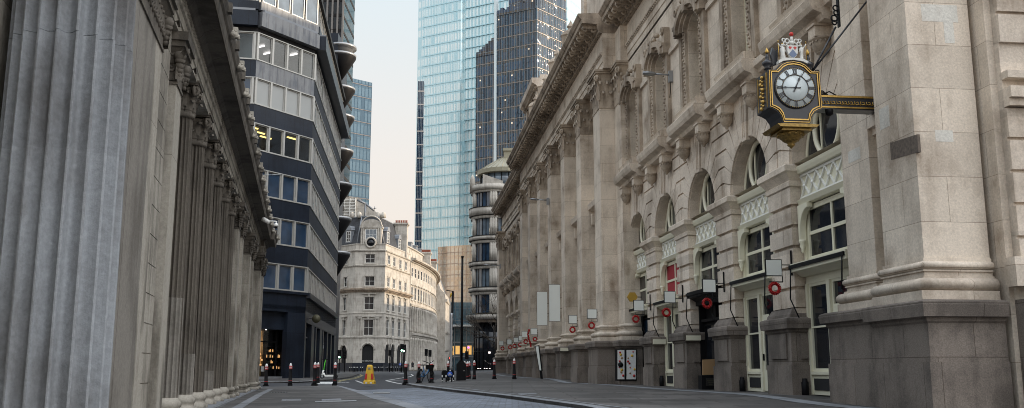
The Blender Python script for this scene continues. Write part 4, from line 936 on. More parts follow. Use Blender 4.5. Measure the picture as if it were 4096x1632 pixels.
# curved return of the long front
cv = []
for k in range(7): a = math.radians(-6.1 - 14 * k); cv.append(a)
P_ = Bw.at(27, 0, 0); pts = [P_.copy()]
for a in cv[1:]: P_ = P_ + Vector((math.sin(a), math.cos(a), 0)) * .9; pts.append(P_.copy())
def cvband(z0, z1, m, off=0):
    b = MB(); n = len(pts); vs = []
    c_ = C0 + Vector((-9, 28, 0))
    for p in pts:
        d = (p - c_).normalized() * off; vs += [(p.x + d.x, p.y + d.y, z0), (p.x + d.x, p.y + d.y, z1)]
    b.add(vs, [(2 * i, 2 * i + 2, 2 * i + 3, 2 * i + 1) for i in range(n - 1)]); return b.build('curved_spandrel', m, NX)
zp = -1
for z0, z1 in FL: cvband(zp, z0, M['navy']); cvband(z0, z1, M['reflpaint'], -.1); zp = z1
cvband(27.1, 27.6, M['black'], .1)
winn = 0
for k, (z0, z1) in enumerate(FL):
    # chamfered corner: four windows
    o = -.12 if k < 6 else .1
    for i in range(4):
        uc = -5.28 + .55 + i * 1.36; litf = k in (3, 5)
        gm = M['clear'] if litf else (M['blind'] if k == 4 else (M['glassg'] if k == 6 else M['glassb']))
        wn = window(A2, NX, uc, .60, z0 + .05, z1 - .05, o, 0, 0, .07, M['alu'], gm)
    for i in range(14):
        uc = -.85 - i * 1.38
        gm = M['clear'] if (k in (5,) and i < 3) else M['glassb']
        window(A1, NX, uc, .60, z0 + .05, z1 - .05, o, 0, 0, .07, M['alu'], gm)
b = MB(A2.at)
for k, (z0, z1) in enumerate(FL):
    for i in range(5): b.box(-5.42 + i * 1.36 - .07 if i else -5.5, -5.42 + i * 1.36 + .08, -.14, .03, z0, z1)
    b.box(-5.5, 0, -.1, .04, z0, z0 + .06); b.box(-5.5, 0, -.1, .04, z1 - .06, z1)
tag(b.build('mullion', M['alu'], NX), kind='stuff')
b = MB(A1.at)
for k, (z0, z1) in enumerate(FL):
    for i in range(15): b.box(-.16 - i * 1.38 - .07, -.16 - i * 1.38 + .07, -.14, .03, z0, z1)
    b.box(EA, 0, -.1, .04, z0, z0 + .06); b.box(EA, 0, -.1, .04, z1 - .06, z1)
tag(b.build('mullion', M['alu'], NX), kind='stuff')
# long front: ripply windows, reflections painted as dark and bright tints
b = MB(Bw.at); g = MB(Bw.at)
for k, (z0, z1) in enumerate(FL):
    g.box(0, 27, -.2, -.03, z0, z1)
    for i in range(24): u = .08 + i * 1.14; b.box(u - .07, u + .07, -.12, .012, z0, z1)
    b.box(0, 27, -.1, .05, z0, z0 + .07); b.box(0, 27, -.1, .05, z1 - .07, z1)
tag(b.build('mullion', M['alu'], NX), kind='stuff'); tag(g.build('pane', M['reflpaint'], NX), kind='stuff')
# offices behind the clear panes: floor, ceiling, tube lamps
for k in (3, 5):
    z0, z1 = FL[k]
    b = MB(A2.at); b.add([(-5.4, -.2, z0), (-.1, -.2, z0), (-.1, -5, z0), (-5.4, -5, z0), (-5.4, -.2, z1), (-.1, -.2, z1), (-.1, -5, z1), (-5.4, -5, z1)], [(0, 1, 2, 3), (4, 5, 6, 7), (2, 3, 7, 6), (0, 3, 7, 4), (1, 2, 6, 5)]); rm = b.build('room', M['room'] if k == 3 else M['blind'], NX)
    for i in range(5):
        b = MB(A2.at); u = -4.7 + (i % 4) * 1.25; o = -1.0 - .7 * (i % 3)
        if k == 3: b.box(u - .5, u + .5, o - .06, o + .06, z1 - .1, z1 - .03)
        else: b.box(u - .05, u + .05, o - .6, o + .1, z1 - .1, z1 - .04)
        b.build('tube_lamp', M['etube'] if k == 3 else M['epale'], rm)
b = MB(A2.at); b.box(-5.3, -.3, -3.2, -.3, 4.0, 4.1); b.box(-5.5, 0, -.3, -.2, 3.0, 4.2)
# ground storey: fascia, deep shop recess, granite pier, portals on the long side
b = MB(A1.at); b.box(EA, 0, -1.2, 0, 3.15, 4.4); b.build('fascia', M['navy'], NX)
b = MB(A2.at); b.box(-5.5, .0, -.9, -.0, 3.95, 4.4); b.box(-5.5, -.75, -.9, -.35, 2.75, 3.95); b.build('fascia', M['navy'], NX)
b = MB(A2.at); b.box(-1.65, 0, -.45, 0, -1.2, 4.1); b.build('corner_pier', M['navy'], NX)
b = MB(A2.at); b.box(-5.5, -1.65, -.6, -.3, -1.2, -.38); b.build('plinth', M['steel'], NX)
b = MB(A2.at); b.add([(-14, -1.0, -.5), (-.2, -1.0, -.5), (-.2, -6, -.5), (-14, -6, -.5), (-14, -1, 2.75), (-.2, -1, 2.75), (-.2, -6, 2.75), (-14, -6, 2.75)], [(0, 1, 2, 3), (4, 5, 6, 7), (2, 3, 7, 6), (1, 2, 6, 5)]); shop = b.build('shop_interior', M['dark'], NX)
for u in (-5.45, -3.7, -1.75):
    b = MB(A2.at); b.box(u - .05, u + .05, -.95, -.85, -.4, 2.75); b.build('shop_mullion', M['black'], NX)
b = MB(A2.at); b.box(-14, -.5, -.93, -.90, -.38, 2.75); b.build('shop_glass', M['clear'], NX)
b = MB(A2.at); b.box(-14, -1.65, -.95, -.88, 1.9, 1.98); b.build('transom', M['black'], NX)
sh_ = thing('shop_shelves', 'lit shelves of bottles and jars glowing behind the shop glass of the office block', 'shelves', A2.at(-1.35, -1.6, -.5), 33)
b = MB(A2.at)
for k in range(5): b.box(-2.1, -.6, -1.9, -1.5, .1 + .38 * k, .13 + .38 * k)
for u in (-2.1, -.63): b.box(u, u + .03, -1.9, -1.5, -.5, 1.8)
b.build('shelf', M['bark'], sh_)
b = MB(A2.at); g = MB(A2.at); random.seed(3)
for k in range(4):
    for i in range(13):
        u = -2.02 + i * .105; h = random.uniform(.12, .24); (b if random.random() < .22 else g).lathe(u, -1.6, [(.035, .13 + .38 * k), (.035, .13 + .38 * k + h * .7), (.015, .13 + .38 * k + h)], 6)
tag(b.build('glowing_jar', M['ewarm'], sh_), kind='stuff'); tag(g.build('bottle', M['brass'], sh_), kind='stuff')  # some jars glow themselves to paint the warm shelf lighting
for i, (px_, py_) in enumerate([(1041, 1417), (1040, 1432), (1047, 1440), (1042, 1459), (1034, 1461)]):
    u, z = A2.pix(px_, py_, -1.6)
    b = MB(A2.at); b.ball((u, -1.6, z), .075, 8); b.tube([(u, -1.6, z + .05), (u, -1.6, 2.7)], .008, 4); tag(b.build('pendant_lamp', M['ewarm'], shop))
for u in (-4.6, -3.0, -8):
    b = MB(A2.at); b.lathe(u, -.6, [(.05, 2.70), (.05, 2.74)], 10); b.build('downlight', M['epale'], shop)
n_ = thing('shop_notice', 'small framed dark notice with pale lines hung inside the shop window', 'notice', A2.at(-4.3, -.86, .6), 33)
b = MB(A2.at); b.box(-4.45, -4.08, -.87, -.84, .55, 1.05); b.build('board', M['black'], n_)
b = MB(A2.at)
for e in ((-4.45, -4.43, .55, 1.05), (-4.10, -4.08, .55, 1.05), (-4.45, -4.08, .55, .57), (-4.45, -4.08, 1.03, 1.05), (-4.36, -4.18, .90, .92), (-4.34, -4.2, .8, .82), (-4.36, -4.18, .70, .72)): b.box(e[0], e[1], -.84, -.83, e[2], e[3])
b.build('lettering', M['signw'], n_)
for i, u in enumerate((-2.9, -2.55)):
    n_ = thing('shop_poster', ['pale green paper poster stuck low inside the shop glass', 'white paper poster stuck low inside the shop glass beside the shelves'][i], 'poster', A2.at(u, -.88, -.1), 33)
    b = MB(A2.at); b.box(u - .12, u + .12, -.895, -.88, -.05, .3); b.build('sheet', M['blind'] if i == 0 else M['signw'], n_)
# long front ground storey: piers, tall dark glazing, louvres
b = MB(Bw.at); b.box(0, 27.5, -.6, -.0, 3.35, 5.05); b.build('fascia', M['navy'], NX)
for u0, u1 in ((0, .8), (4.6, 6.6), (7.7, 8.4), (11.2, 13.2), (14.0, 14.8), (18, 19), (22, 23), (26, 27.5)):
    b = MB(Bw.at); b.box(u0, u1, -.7, -.0, -1.2, 3.4); b.build('pier', M['navy'], NX)
b = MB(Bw.at); b.box(0, 27, -.8, -.55, -1.2, 3.4); b.build('ground_glazing', M['glassd'], NX)
b = MB(Bw.at)
for u0, u1 in ((.8, 4.6), (8.4, 11.2), (14.8, 18), (19, 22)):
    for k in range(9): b.box(u0 + .1, u1 - .1, -.5, -.42, 2.5 + k * .09, 2.55 + k * .09)
    b.box(u0, u1, -.5, -.3, 2.38, 2.46)
b.build('louvre', M['steel'], NX)
b = MB(Bw.at)
for u in (2.0, 3.2, 9.4, 10.3, 15.8, 17, 20.5): b.box(u - .05, u + .05, -.5, -.35, -.6, 2.4)
b.build('slim_mullion', M['steel'], NX)
# deeper body of the block
b = MB(); q = [A1.at(EA, -.3, 0), A1.at(0, -.3, 0), A2.at(0, -.3, 0), Bw.at(26.8, -.3, 0), Bw.at(30, -8, 0), Bw.at(30, -25, 0)]
b.slab([(p.x, p.y) for p in q], 4.3, 4.9); b.slab([(p.x, p.y) for p in q], 23.3, 24.9)
b.build('floor_plate', M['navy'], NX)
qi = [A1.at(EA, -6, 0), A1.at(-1, -6.5, 0), A2.at(-1, -5.5, 0), Bw.at(3, -4, 0), Bw.at(27, -1.0, 0), Bw.at(30, -8, 0), Bw.at(30, -25, 0)]
b = MB(); b.slab([(p.x, p.y) for p in qi], -1, 30); b.build('core', M['dark'], NX)
# disc sign and door number
uu, zz = Bw.pix(1265, 1275, .5); cc = Bw.at(uu, .5, zz)
dsg = thing('disc_sign', 'dull brass disc sign projecting from the long side of the navy office block', 'sign', cc, -6.1)
R_d = 17 * (66 + uu) / 3822
b = MB(lambda *p: Vector(p)); b.cyl(tuple(cc - Bw.d * .03), tuple(cc + Bw.d * .03), R_d, 28); b.build('disc', M['brass'], dsg)
b = MB(Bw.at); b.box(uu - .02, uu + .02, 0, .5 - R_d, zz - .02, zz + .02); b.build('bracket', M['black'], dsg)
def text_obj(txt, size, m, parent, origin, udir, vdir, depth=.01, name='lettering', align='CENTER'):
    """lettering as a solid mesh: built-in font, laid in the plane spanned by udir and vdir"""
    cu = bpy.data.curves.new(name, 'FONT'); cu.body = txt; cu.size = size; cu.extrude = depth / 2; cu.align_x = align; cu.align_y = 'CENTER'; cu.resolution_u = 2
    to = bpy.data.objects.new('t', cu); COL.objects.link(to); bpy.context.view_layer.update()
    me = bpy.data.meshes.new_from_object(to.evaluated_get(bpy.context.evaluated_depsgraph_get())); bpy.data.objects.remove(to)
    u = Vector(udir).normalized(); v = Vector(vdir).normalized(); n = u.cross(v); X = Matrix((u, v, n)).transposed().to_4x4(); X.translation = Vector(origin)
    me.transform((wmat(parent).inverted() if parent else Matrix()) @ X); me.name = name; me.materials.clear(); me.materials.append(m)
    o = bpy.data.objects.new(name, me); COL.objects.link(o)
    if parent: o.parent = parent
    return o
u2, z2 = Bw.pix(1293, 1385, .0)
text_obj('2', .62, M['steel'], NX, Bw.at(u2, .02, z2), Bw.d, (0, 0, 1), .03, 'door_number')

# ------------------------------------------------------------------ corner block with mansard roof
CX_ = thing('corner_block', 'pale stone corner block with arched ground floor and slate mansard roof', 'building', (-25.7, 190, -.1), 10.5)
Fc = Wl((-31.8, 190), 90, 1); Fr = Wl((-25.7, 190), 10.5, 1); Fl = Wl((-31.8, 190), 132, 1)
ROWS = [(7.0, 10.15, 0), (12.1, 14.7, 0), (16.9, 18.85, 0), (21.55, 23.35, 0)]
def cface(W, u0, u1, cols, hw, ghw, gm, rec=.3):
    b = MB(W.at)
    plate(b, u0, u1, -.2, 6.6, [(c, ghw, .0 if ghw != 1.15 or rec < .2 else -.1, 4.1, 1) for c in cols], 0, rec * 1.5, 8)
    for (z0, z1, _), (a, c) in zip(ROWS, ((6.6, 11.4), (11.4, 16.0), (16.0, 20.9), (20.9, 25.4))):
        plate(b, u0, u1, a, c, [(q, hw, z0, z1, 0) for q in cols], 0, rec)
    b.build('wall', M['crnr'], CX_)
    b = MB(W.at); b.box(u0, u1, 0, .06, -.2, 1.55); b.build('dark_plinth', M['navy'], CX_)
    b = MB(W.at); e = .25
    for pr in ([(0, 6.45), (.15, 6.5), (.2, 6.75), (0, 6.85)], [(0, 11.3), (.08, 11.3), (.12, 11.45), (0, 11.5)], [(0, 20.75), (.2, 20.85), (.28, 21.05), (0, 21.15)], [(0, 23.85), (.22, 23.95), (.3, 24.15), (0, 24.25)], [(0, 25.3), (.1, 25.3), (.1, 25.5), (0, 25.5)]):
        b = MB(W.at); b.prof(pr, u0, u1); b.build('string_course', M['crnr'], CX_)
    b = MB(W.at); b.prof([(0, 15.6), (.12, 15.65), (.2, 15.95), (.75, 16.05), (.85, 16.35), (0, 16.5)], u0 - .1, u1 + .1)
    n = int((u1 - u0) / .4)
    for k in range(n): b.box(u0 + k * .4, u0 + k * .4 + .2, .1, .5, 15.78, 15.98)
    b.build('cornice', M['portdark'], CX_)
    for c in cols:
        window(W, CX_, c, ghw, 0.05, 4.1, -rec * 1.35, 1, 0, .08, M['black'], M['dark'], 1, 'arched_window')
        b = MB(W.at); b.torus((c, .0, 4.1), ghw + .22, .16, 'o', 16, 5, 0, 180); b.prism([(c - .12, 4.1 + ghw), (c + .12, 4.1 + ghw), (c + .2, 6.4), (c - .2, 6.4)], 0, .2); b.build('arch_moulding', M['crnr'], CX_)
        for r_, (z0, z1, _) in enumerate(ROWS):
            window(W, CX_, c, hw, z0, z1, -rec * .85, 1, 1, .07, M['white'], gm)
            b = MB(W.at); b.box(c - hw - .22, c - hw - .005, 0, rec * .25, z0 - .1, z1 + .2); b.box(c + hw + .005, c + hw + .22, 0, rec * .25, z0 - .1, z1 + .2); b.box(c - hw - .22, c + hw + .22, 0, .1, z1, z1 + .2); b.box(c - hw - .25, c + hw + .25, 0, .15, z0 - .22, z0)
            if r_ < 2: b.box(c - hw - .4, c + hw + .4, 0, .32, z1 + .5, z1 + .68); b.prism([(c - .15, z1), (c + .15, z1), (c + .22, z1 + .5), (c - .22, z1 + .5)], 0, .25)
            b.build('window_surround', M['crnr'], CX_)
cface(Fc, 0, 6.1, [3.0], .95, 1.15, M['glassd'])
ucs = [Fr.pix(x, 1340)[0] for x in (1549, 1571, 1596, 1618)]
cface(Fr, 0, 17.6, ucs, .78, 1.15, M['glassd'], .10)
cface(Fl, -16, 0, [-3.0, -7.2, -11.4], .55, .9, M['glassd'])
b = MB(Fc.at)
for s_ in (-1, 1):
    for q in (.0, .55): b.box(3 + s_ * (1.45 + q) - .12, 3 + s_ * (1.45 + q) + .12, 0, .14, 6.9, 10.3)
    b.box(3 + s_ * 1.72 - .5, 3 + s_ * 1.72 + .5, 0, .22, 10.3, 10.7)
b.box(.4, 5.7, 0, .3, 10.7, 10.95); b.build('paired_pilasters', M['crnr'], CX_)
text_obj('the salad project', .34, M['signw'], CX_, Fc.at(3.0, -.36, 1.95), Fc.d, (0, 0, 1), .02, 'shop_lettering')
# mansard
def ringpts(ins, z):
    a = Fl.at(-16, -ins, z); b2 = Vector((-31.8, 190, z)) + Vector((.25, 1, 0)) * ins; c2 = Vector((-25.7, 190, z)) + Vector((-.75, 1, 0)) * ins; d2 = Fr.at(17.6, -ins, z)
    return [a, b2, c2, d2]
b = MB(); lo = ringpts(.5, 25.4); hi = ringpts(2.6, 31.5); vs = [tuple(p) for p in lo + hi]
b.add(vs, [(0, 1, 5, 4), (1, 2, 6, 5), (2, 3, 7, 6), (3, 0, 4, 7), (4, 5, 6, 7)]); rf = b.build('mansard_roof', M['slate'], CX_)
b = MB(); 
for p, q in ((hi[0], hi[1]), (hi[1], hi[2]), (hi[2], hi[3])): b.cyl(tuple(p), tuple(q), .16, 6)
for p, q in ((lo[1], hi[1]), (lo[2], hi[2])): b.cyl(tuple(p), tuple(q), .12, 6)
b.build('lead_roll', M['lead'], rf)
for px in (1408, 1438, 1514, 1534):
    q = atY(px, 852, 193); b = MB(); b.lathe(q.x, q.y, [(.55, 31.3), (.5, 31.9), (.36, 32.4), (.0, 32.6)], 10); b.build('roof_finial', M['crnr'], rf)
b = MB(Fc.at); b.box(.9, 5.2, -1.9, -.1, 25.4, 29.0); b.box(.7, 5.4, -1.9, .1, 28.75, 29.05)
P = [(3.05 + 2.2 * math.cos(math.pi * i / 14), 29.05 + 1.5 * math.sin(math.pi * i / 14)) for i in range(15)]; b.prism(P, -1.9, -.05); b.torus((3.05, -.02, 29.05), 2.1, .14, 'o', 18, 5, 0, 180)
for q in (1.15, 1.55, 4.55, 4.95): b.box(q - .13, q + .13, -.1, .08, 25.5, 28.7)
dm = b.build('stone_dormer', M['crnr'], CX_)
window(Fc, CX_, 3.05, 1.15, 26.1, 28.5, -.08, 2, 1, .08, M['white'], M['glassg'], 0, 'dormer_window')
b = MB(Fc.at); b.torus((3.05, .12, 25.7), 1.0, .2, 'o', 20, 6); b.build('oculus_surround', M['crnr'], CX_)
b = MB(Fc.at); b.lathe(0, 0, [(.001, -.02), (.85, -.02), (.85, .02), (.001, .02)], 20); b.v = [Fc.at(3.05, .1, 25.7) + Vector((v.x - b.v[0].x, (v.z + .02), (v.y - b.v[0].y))) for v in b.v]; b.build('oculus', M['glassd'], CX_)
def dormer(W, u, o, z):
    b = MB(W.at); b.box(u - .95, u + .95, o - 1.6, o, z, z + 2.6); b.prism([(u - 1.15, z + 2.6), (u + 1.15, z + 2.6)] + [(u + .85 * math.cos(math.pi * i / 8), z + 2.8 + .8 * math.sin(math.pi * i / 8)) for i in range(9)], o - 1.6, o + .15)
    b.build('dormer', M['lead'], CX_); window(W, CX_, u, .65, z + .2, z + 2.4, o + .01, 1, 2, .08, M['white'], M['glassd'], 0, 'dormer_window')
dormer(Fl, -3.2, -.6, 26.0); dormer(Fl, -9.5, -.6, 26.0); dormer(Fr, 3.6, -.7, 25.9); dormer(Fr, 11.5, -.7, 25.4)
def chimney(par, X0, X1, Y0, Y1, z0, z1, np_):
    b = MB(); b.box(X0, X1, Y0, Y1, z0, z1 - .7); b.box(X0 - .12, X1 + .12, Y0 - .12, Y1 + .12, z1 - .7, z1 - .45); b.box(X0 - .3, X1 + .3, Y0 - .3, Y1 + .3, z1 - .45, z1 - .1); c = b.build('chimney', M['crnr'], par)
    for i in range(np_): b = MB(); b.lathe(X0 + (X1 - X0) * (i + .5) / np_, (Y0 + Y1) / 2, [(.17, z1 - .1), (.14, z1 + .5), (.17, z1 + .55), (.15, z1 + .62)], 8); b.build('chimney_pot', M['pot'], c)
M['pot'] = plain('red_clay_pot', (.30, .09, .055), .8)
chimney(CX_, -25.6, -22.9, 203, 205, 24, 31.9, 7)
b = MB(); b.slab([(-43, 201.5), (-32, 191), (-26, 191), (-22.9, 207.5), (-30, 215), (-43, 215)], -.2, 25.2); b.build('core', M['crnr'], CX_)

# curved terrace beyond
TX = thing('curved_terrace', 'long pale curved terrace with columned ground floor beyond the mansard corner block', 'building', (-22.4, 208, -.1), 0)
p = Vector((-22.45, 207.7, 0)); NB_ = 11; BW = 5.9
for k in range(NB_):
    az = 9.0 - 1.9 * k; W = Wl((p.x, p.y), az, 1); p = W.at(BW, 0, 0)
    b = MB(W.at); c = BW / 2
    plate(b, 0, BW, -.2, 8.3, [(c, 1.3, .1, 6.3, 0)], -.25, .5); plate(b, 0, BW, 8.3, 14.6, [(c - 1.35, .7, 9.5, 13.2, 0), (c + 1.35, .7, 9.5, 13.2, 0)], -.2, .15)
    plate(b, 0, BW, 14.6, 19.6, [(c - 1.4, .75, 15.6, 18.4, 0), (c + 1.4, .75, 15.6, 18.4, 0)], 0, .1); plate(b, 0, BW, 19.6, 24.0, [(c - 1.4, .7, 20.6, 22.7, 0), (c + 1.4, .7, 20.6, 22.7, 0)], 0, .1)
    b.build('wall', M['crnr'], TX)
    for pr in ([(0, 23.7), (.3, 23.8), (.35, 24.1), (1.1, 24.25), (1.2, 24.6), (0, 24.8)], [(-.2, 7.2), (.35, 7.3), (.45, 7.6), (.7, 7.8), (.75, 8.2), (-.2, 8.4)], [(-.2, 14.0), (.3, 14.1), (.45, 14.5), (-.1, 14.7)]):
        b = MB(W.at); b.prof(pr, -.03, BW + .03); b.build('cornice', M['crnr'], TX)
    b = MB(W.at)
    for j in range(14): b.box(j * BW / 14 + .05, j * BW / 14 + .24, .3, .85, 24.0, 24.22)
    tag(b.build('modillion_row', M['portdark'], TX), kind='stuff')
    for u in (.2, 2.0, 3.9, 5.7):
        b = MB(W.at); b.lathe(u, .1, [(.5, -.2), (.5, .5), (.4, .7), (.38, 3), (.33, 6.4), (.42, 6.7), (.48, 7.2)], 10); b.build('column', M['crnr'], TX)
        b = MB(W.at); b.lathe(u, .05, [(.34, 8.4), (.28, 8.9), (.24, 13.3), (.36, 13.6), (.36, 14.0)], 8); b.build('half_column', M['crnr'], TX)
    window(W, TX, c, 1.3, .1, 6.3, -.7, 1, 2, .1, M['dark'], M['glassd'], 0)
    for s_ in (-1, 1):
        window(W, TX, c + s_ * 1.35, .7, 9.5, 13.2, -.33, 0, 1, .07, M['white'], M['glassd']); window(W, TX, c + s_ * 1.4, .75, 15.6, 18.4, -.08, 0, 1, .07, M['white'], M['glassd']); window(W, TX, c + s_ * 1.4, .7, 20.6, 22.7, -.08, 0, 1, .07, M['white'], M['glassd'])
        b = MB(W.at); u = c + s_ * 1.4; b.box(u - .95, u + .95, 0, .3, 18.75, 18.95); b.box(u - .95, u - .76, 0, .04, 15.5, 18.7); b.box(u + .76, u + .95, 0, .04, 15.5, 18.7); b.box(u - .85, u + .85, 0, .25, 15.3, 15.55); b.build('window_surround', M['crnr'], TX)
    b = MB(W.at); plate(b, 0, BW, 24.6, 27.6, [(c - 1.4, .5, 25.3, 26.9, 0), (c + 1.4, .5, 25.3, 26.9, 0)], -1.6, .25); b.prof([(-1.6, 27.4), (-1.3, 27.5), (-1.3, 27.75), (-4, 29.2), (-4, 24.6), (-1.8, 24.6)], 0, BW); b.build('attic', M['crnr'], TX)
    for s_ in (-1, 1): window(W, TX, c + s_ * 1.4, .5, 25.3, 26.9, -1.8, 0, 0, .06, M['white'], M['glassd'], 0, 'attic_window')
    if k < 8:
        b = MB(W.at); b.box(c - .7, c + .7, -3.4, -2.1, 27.6, 29.3); b.box(c - .85, c + .85, -3.4, -1.95, 29.2, 29.4); b.build('dormer', M['lead'], TX)
    b = MB(W.at); b.box(0, BW, -8, -1.0, -.2, 24.0); b.build('core', M['dark'], TX)
chimney(TX, -22.4, -19.95, 228, 230, 24, 28.6, 9); chimney(TX, -22.0, -20.3, 251, 253, 24, 29.0, 7)

GX = thing('gabled_block', 'plain pale stone block with a blank gable end past the curved terrace', 'building', (-20.5, 271, 0), 0)
b = MB(lambda u, o, z: Vector((u, 271 - o, z))); b.prism([(-24, -.3), (-19.1, -.3), (-19.1, 20.5), (-19.4, 22.0), (-20.6, 23.2), (-22.3, 28), (-24, 28)], -26, 0); b.build('gable_wall', M['crnr'], GX)
Gw = Wl((-19.1, 271), -1.5, 1)
for pr in ([(0, 19.4), (.5, 19.6), (.6, 20.2), (0, 20.4)], [(0, 10.4), (.3, 10.5), (.6, 11.0), (0, 11.1)], [(0, 5.4), (.3, 5.5), (.5, 5.9), (0, 6)]):
    b = MB(Gw.at); b.prof(pr, 0, 26); b.build('cornice', M['crnr'], GX)
for k in range(5):
    for z in (1, 7, 12, 16): window(Gw, GX, 3 + k * 5, .8, z, z + 2.6, .02, 1, 1, .1, M['white'], M['glassd'])

# ------------------------------------------------------------------ rounded stone office tower
SX = thing('rounded_tower', 'rounded pale stone office tower with curved dark bay windows and a coppery conical roof', 'building', (-2.7, 135.8, .1), 0)
sx, sy, sr = -2.7, 135.8, 3.2
def arcband(r, z0, z1, m, name='stone_band', a0=150, a1=390, r1=None, par=None):
    b = MB(); b.lathe(sx, sy, [(r - .4, z0), (r, z0), (r1 or r, z1), (r - .4, z1)], 28, a0, a1); return b.build(name, m, par or SX)
b = MB(); b.box(sx - 2.6, sx + 12, sy + .5, sy + 24, -.5, 25.5); b.lathe(sx, sy, [(sr - .9, 6), (sr - .9, 26)], 24); b.build('core', M['crnr'], SX)
WN = [(8.08, 10.6), (11.7, 14.27), (15.38, 17.94), (19.07, 21.52), (23.21, 25.33)]
for k, (z0, z1) in enumerate(WN):
    gm = M['glassg'] if k % 2 else M['glassb']
    for a0, a1 in ((215, 262), (284, 320), (176, 203)):
        b = MB(); b.lathe(sx, sy, [(sr - .5, z0), (sr - .25, z0), (sr - .25, z1), (sr - .5, z1)], 14, a0, a1, False); wn = b.build('bay_window', gm, SX)
        b = MB(); 
        for j in range(5):
            a = math.radians(a0 + (a1 - a0) * j / 4); b.cyl((sx + (sr - .22) * math.cos(a), sy + (sr - .22) * math.sin(a), z0), (sx + (sr - .22) * math.cos(a), sy + (sr - .22) * math.sin(a), z1), .06, 5)
        b.build('bay_mullion', M['black'], wn)
    for a in (206, 212, 265, 271, 277, 323, 335, 350):
        t = math.radians(a); b = MB(); b.lathe(sx + (sr - .1) * math.cos(t), sy + (sr - .1) * math.sin(t), [(.24, z0 - .05), (.24, z1 + .05)], 10); b.build('column', M['crnr'], SX)
    arcband(sr + .12, z1, z1 + .42, M['crnr']); arcband(sr + .2, z1 + .42, z1 + .50, M['dark'], 'dark_band');  # ring in dark colour between the stone bands
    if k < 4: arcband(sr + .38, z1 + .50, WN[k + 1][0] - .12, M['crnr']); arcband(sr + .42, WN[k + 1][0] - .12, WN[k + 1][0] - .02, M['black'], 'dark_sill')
arcband(sr + .5, 7.1, 7.75, M['crnr'], 'ledge', r1=sr + .75); arcband(sr + .2, 6.7, 7.1, M['portdark'], 'ledge')
arcband(sr + .3, 25.7, 26.5, M['crnr'], 'parapet'); 
b = MB(); b.prism([(-4.2, 26.4), (-4.2, 27.9), (-1.3, 26.9), (-1.3, 26.4)], -133.0, -132.6); b.v = [Vector((v.x, -v.y, v.z)) for v in b.v]; b.build('raked_parapet', M['crnr'], SX)
b = MB(); b.lathe(-5.75, 134.6, [(.4, 25.6), (.4, 27.4), (.2, 28.0), (0, 28.2)], 10); b.build('corner_post', M['crnr'], SX)
b = MB(); b.lathe(-1.0, 137.2, [(3.6, 26.2), (3.6, 28.6)], 30); dr = b.build('drum_glazing', M['glassg'], SX)
b = MB()
for j in range(22): a = 2 * math.pi * j / 22; b.cyl((-1 + 3.65 * math.cos(a), 137.2 + 3.65 * math.sin(a), 26.2), (-1 + 3.65 * math.cos(a), 137.2 + 3.65 * math.sin(a), 28.6), .06, 5)
b.build('drum_mullion', M['black'], dr)
b = MB(); b.lathe(-1.0, 137.2, [(3.7, 28.4), (4.15, 28.5), (4.15, 29.1), (.6, 31.3), (0, 31.35)], 30, smooth=False); cr = b.build('cone_roof', M['copper'], SX)
b = MB()
for j in range(30): a = 2 * math.pi * j / 30; b.cyl((-1 + 4.15 * math.cos(a), 137.2 + 4.15 * math.sin(a), 29.12), (-1 + .6 * math.cos(a), 137.2 + .6 * math.sin(a), 31.32), .04, 4)
b.build('standing_seam', M['copper'], cr)
b = MB(); b.box(-1.2, 3.4, 136.4, 138.4, 30.9, 32.2); b.box(-1.35, 3.5, 136.2, 138.6, 32.2, 32.6); b.build('plant_box', M['copper'], SX)
b = MB(); b.lathe(sx, sy, [(sr - .5, -.3), (sr - .5, 6.8)], 24, 150, 390); gl = b.build('lobby_glazing', M['glassd'], SX)
b = MB()
for a in range(160, 380, 16): t = math.radians(a); b.cyl((sx + (sr - .45) * math.cos(t), sy + (sr - .45) * math.sin(t), -.3), (sx + (sr - .45) * math.cos(t), sy + (sr - .45) * math.sin(t), 6.8), .07, 5)
for z in (2.6, 4.6): b.lathe(sx, sy, [(sr - .45, z), (sr - .4, z), (sr - .4, z + .12), (sr - .45, z + .12)], 20, 160, 380)
b.build('lobby_mullion', M['black'], gl)
b = MB()
for x in (-4.8, -4.5, -3.9, -3.6, -3.2): b.box(x, x + .18, 132.75, 132.85, .28, .33)
b.box(-3.3, -3.0, 132.65, 132.7, 2.4, 2.6); b.build('lobby_lamp', M['epale'], SX)

# ------------------------------------------------------------------ towers
def tower(name, label, W, u0, u1, z0, z1, depth, m, fin=None, step=4.0, fh=None):
    """glass tower: front facet on W, closed box behind, real floor bands and fins"""
    c = W.at((u0 + u1) / 2, 0, 0); t = thing(name, label, 'tower', (c.x, c.y, 0), math.degrees(W.az) - 90)
    b = MB(W.at); b.box(u0, u1, -depth, 0, z0, z1); b.build('curtain_wall', m, t)
    if fin:
        b = MB(W.at); n = int((u1 - u0) / fin[0])
        for k in range(n + 1): u = u0 + (u1 - u0) * k / n; b.box(u - fin[1] / 2, u + fin[1] / 2, 0, fin[2], z0, z1)
        tag(b.build('mullion', fin[3], t), kind='stuff')
    if fh:
        b = MB(W.at); z = z0
        while z < z1: b.box(u0 - .05, u1 + .05, -depth - .05, fh[1], z, z + fh[0]); z += step
        tag(b.build('floor_band', fh[2], t), kind='stuff')
    return t
M['tw_big'] = curtain('pale_blue_curtain_wall', ((.52, .72, .77), (.60, .78, .82)), (.36, .57, .64), 1.5, 4.0, .05, .22, .5, .04, blind=(.88, .92, .90), bw_=.35)
M['refl_dark'] = curtain('dark_reflection_wall', ((.016, .026, .045), (.12, .092, .062)), (.20, .24, .28), .95, 4.0, .07, .1, .55, .6, blind=(.04, .085, .16), bw_=.7, lights=.7)  # dark tints paint the tower reflected in the skyscraper
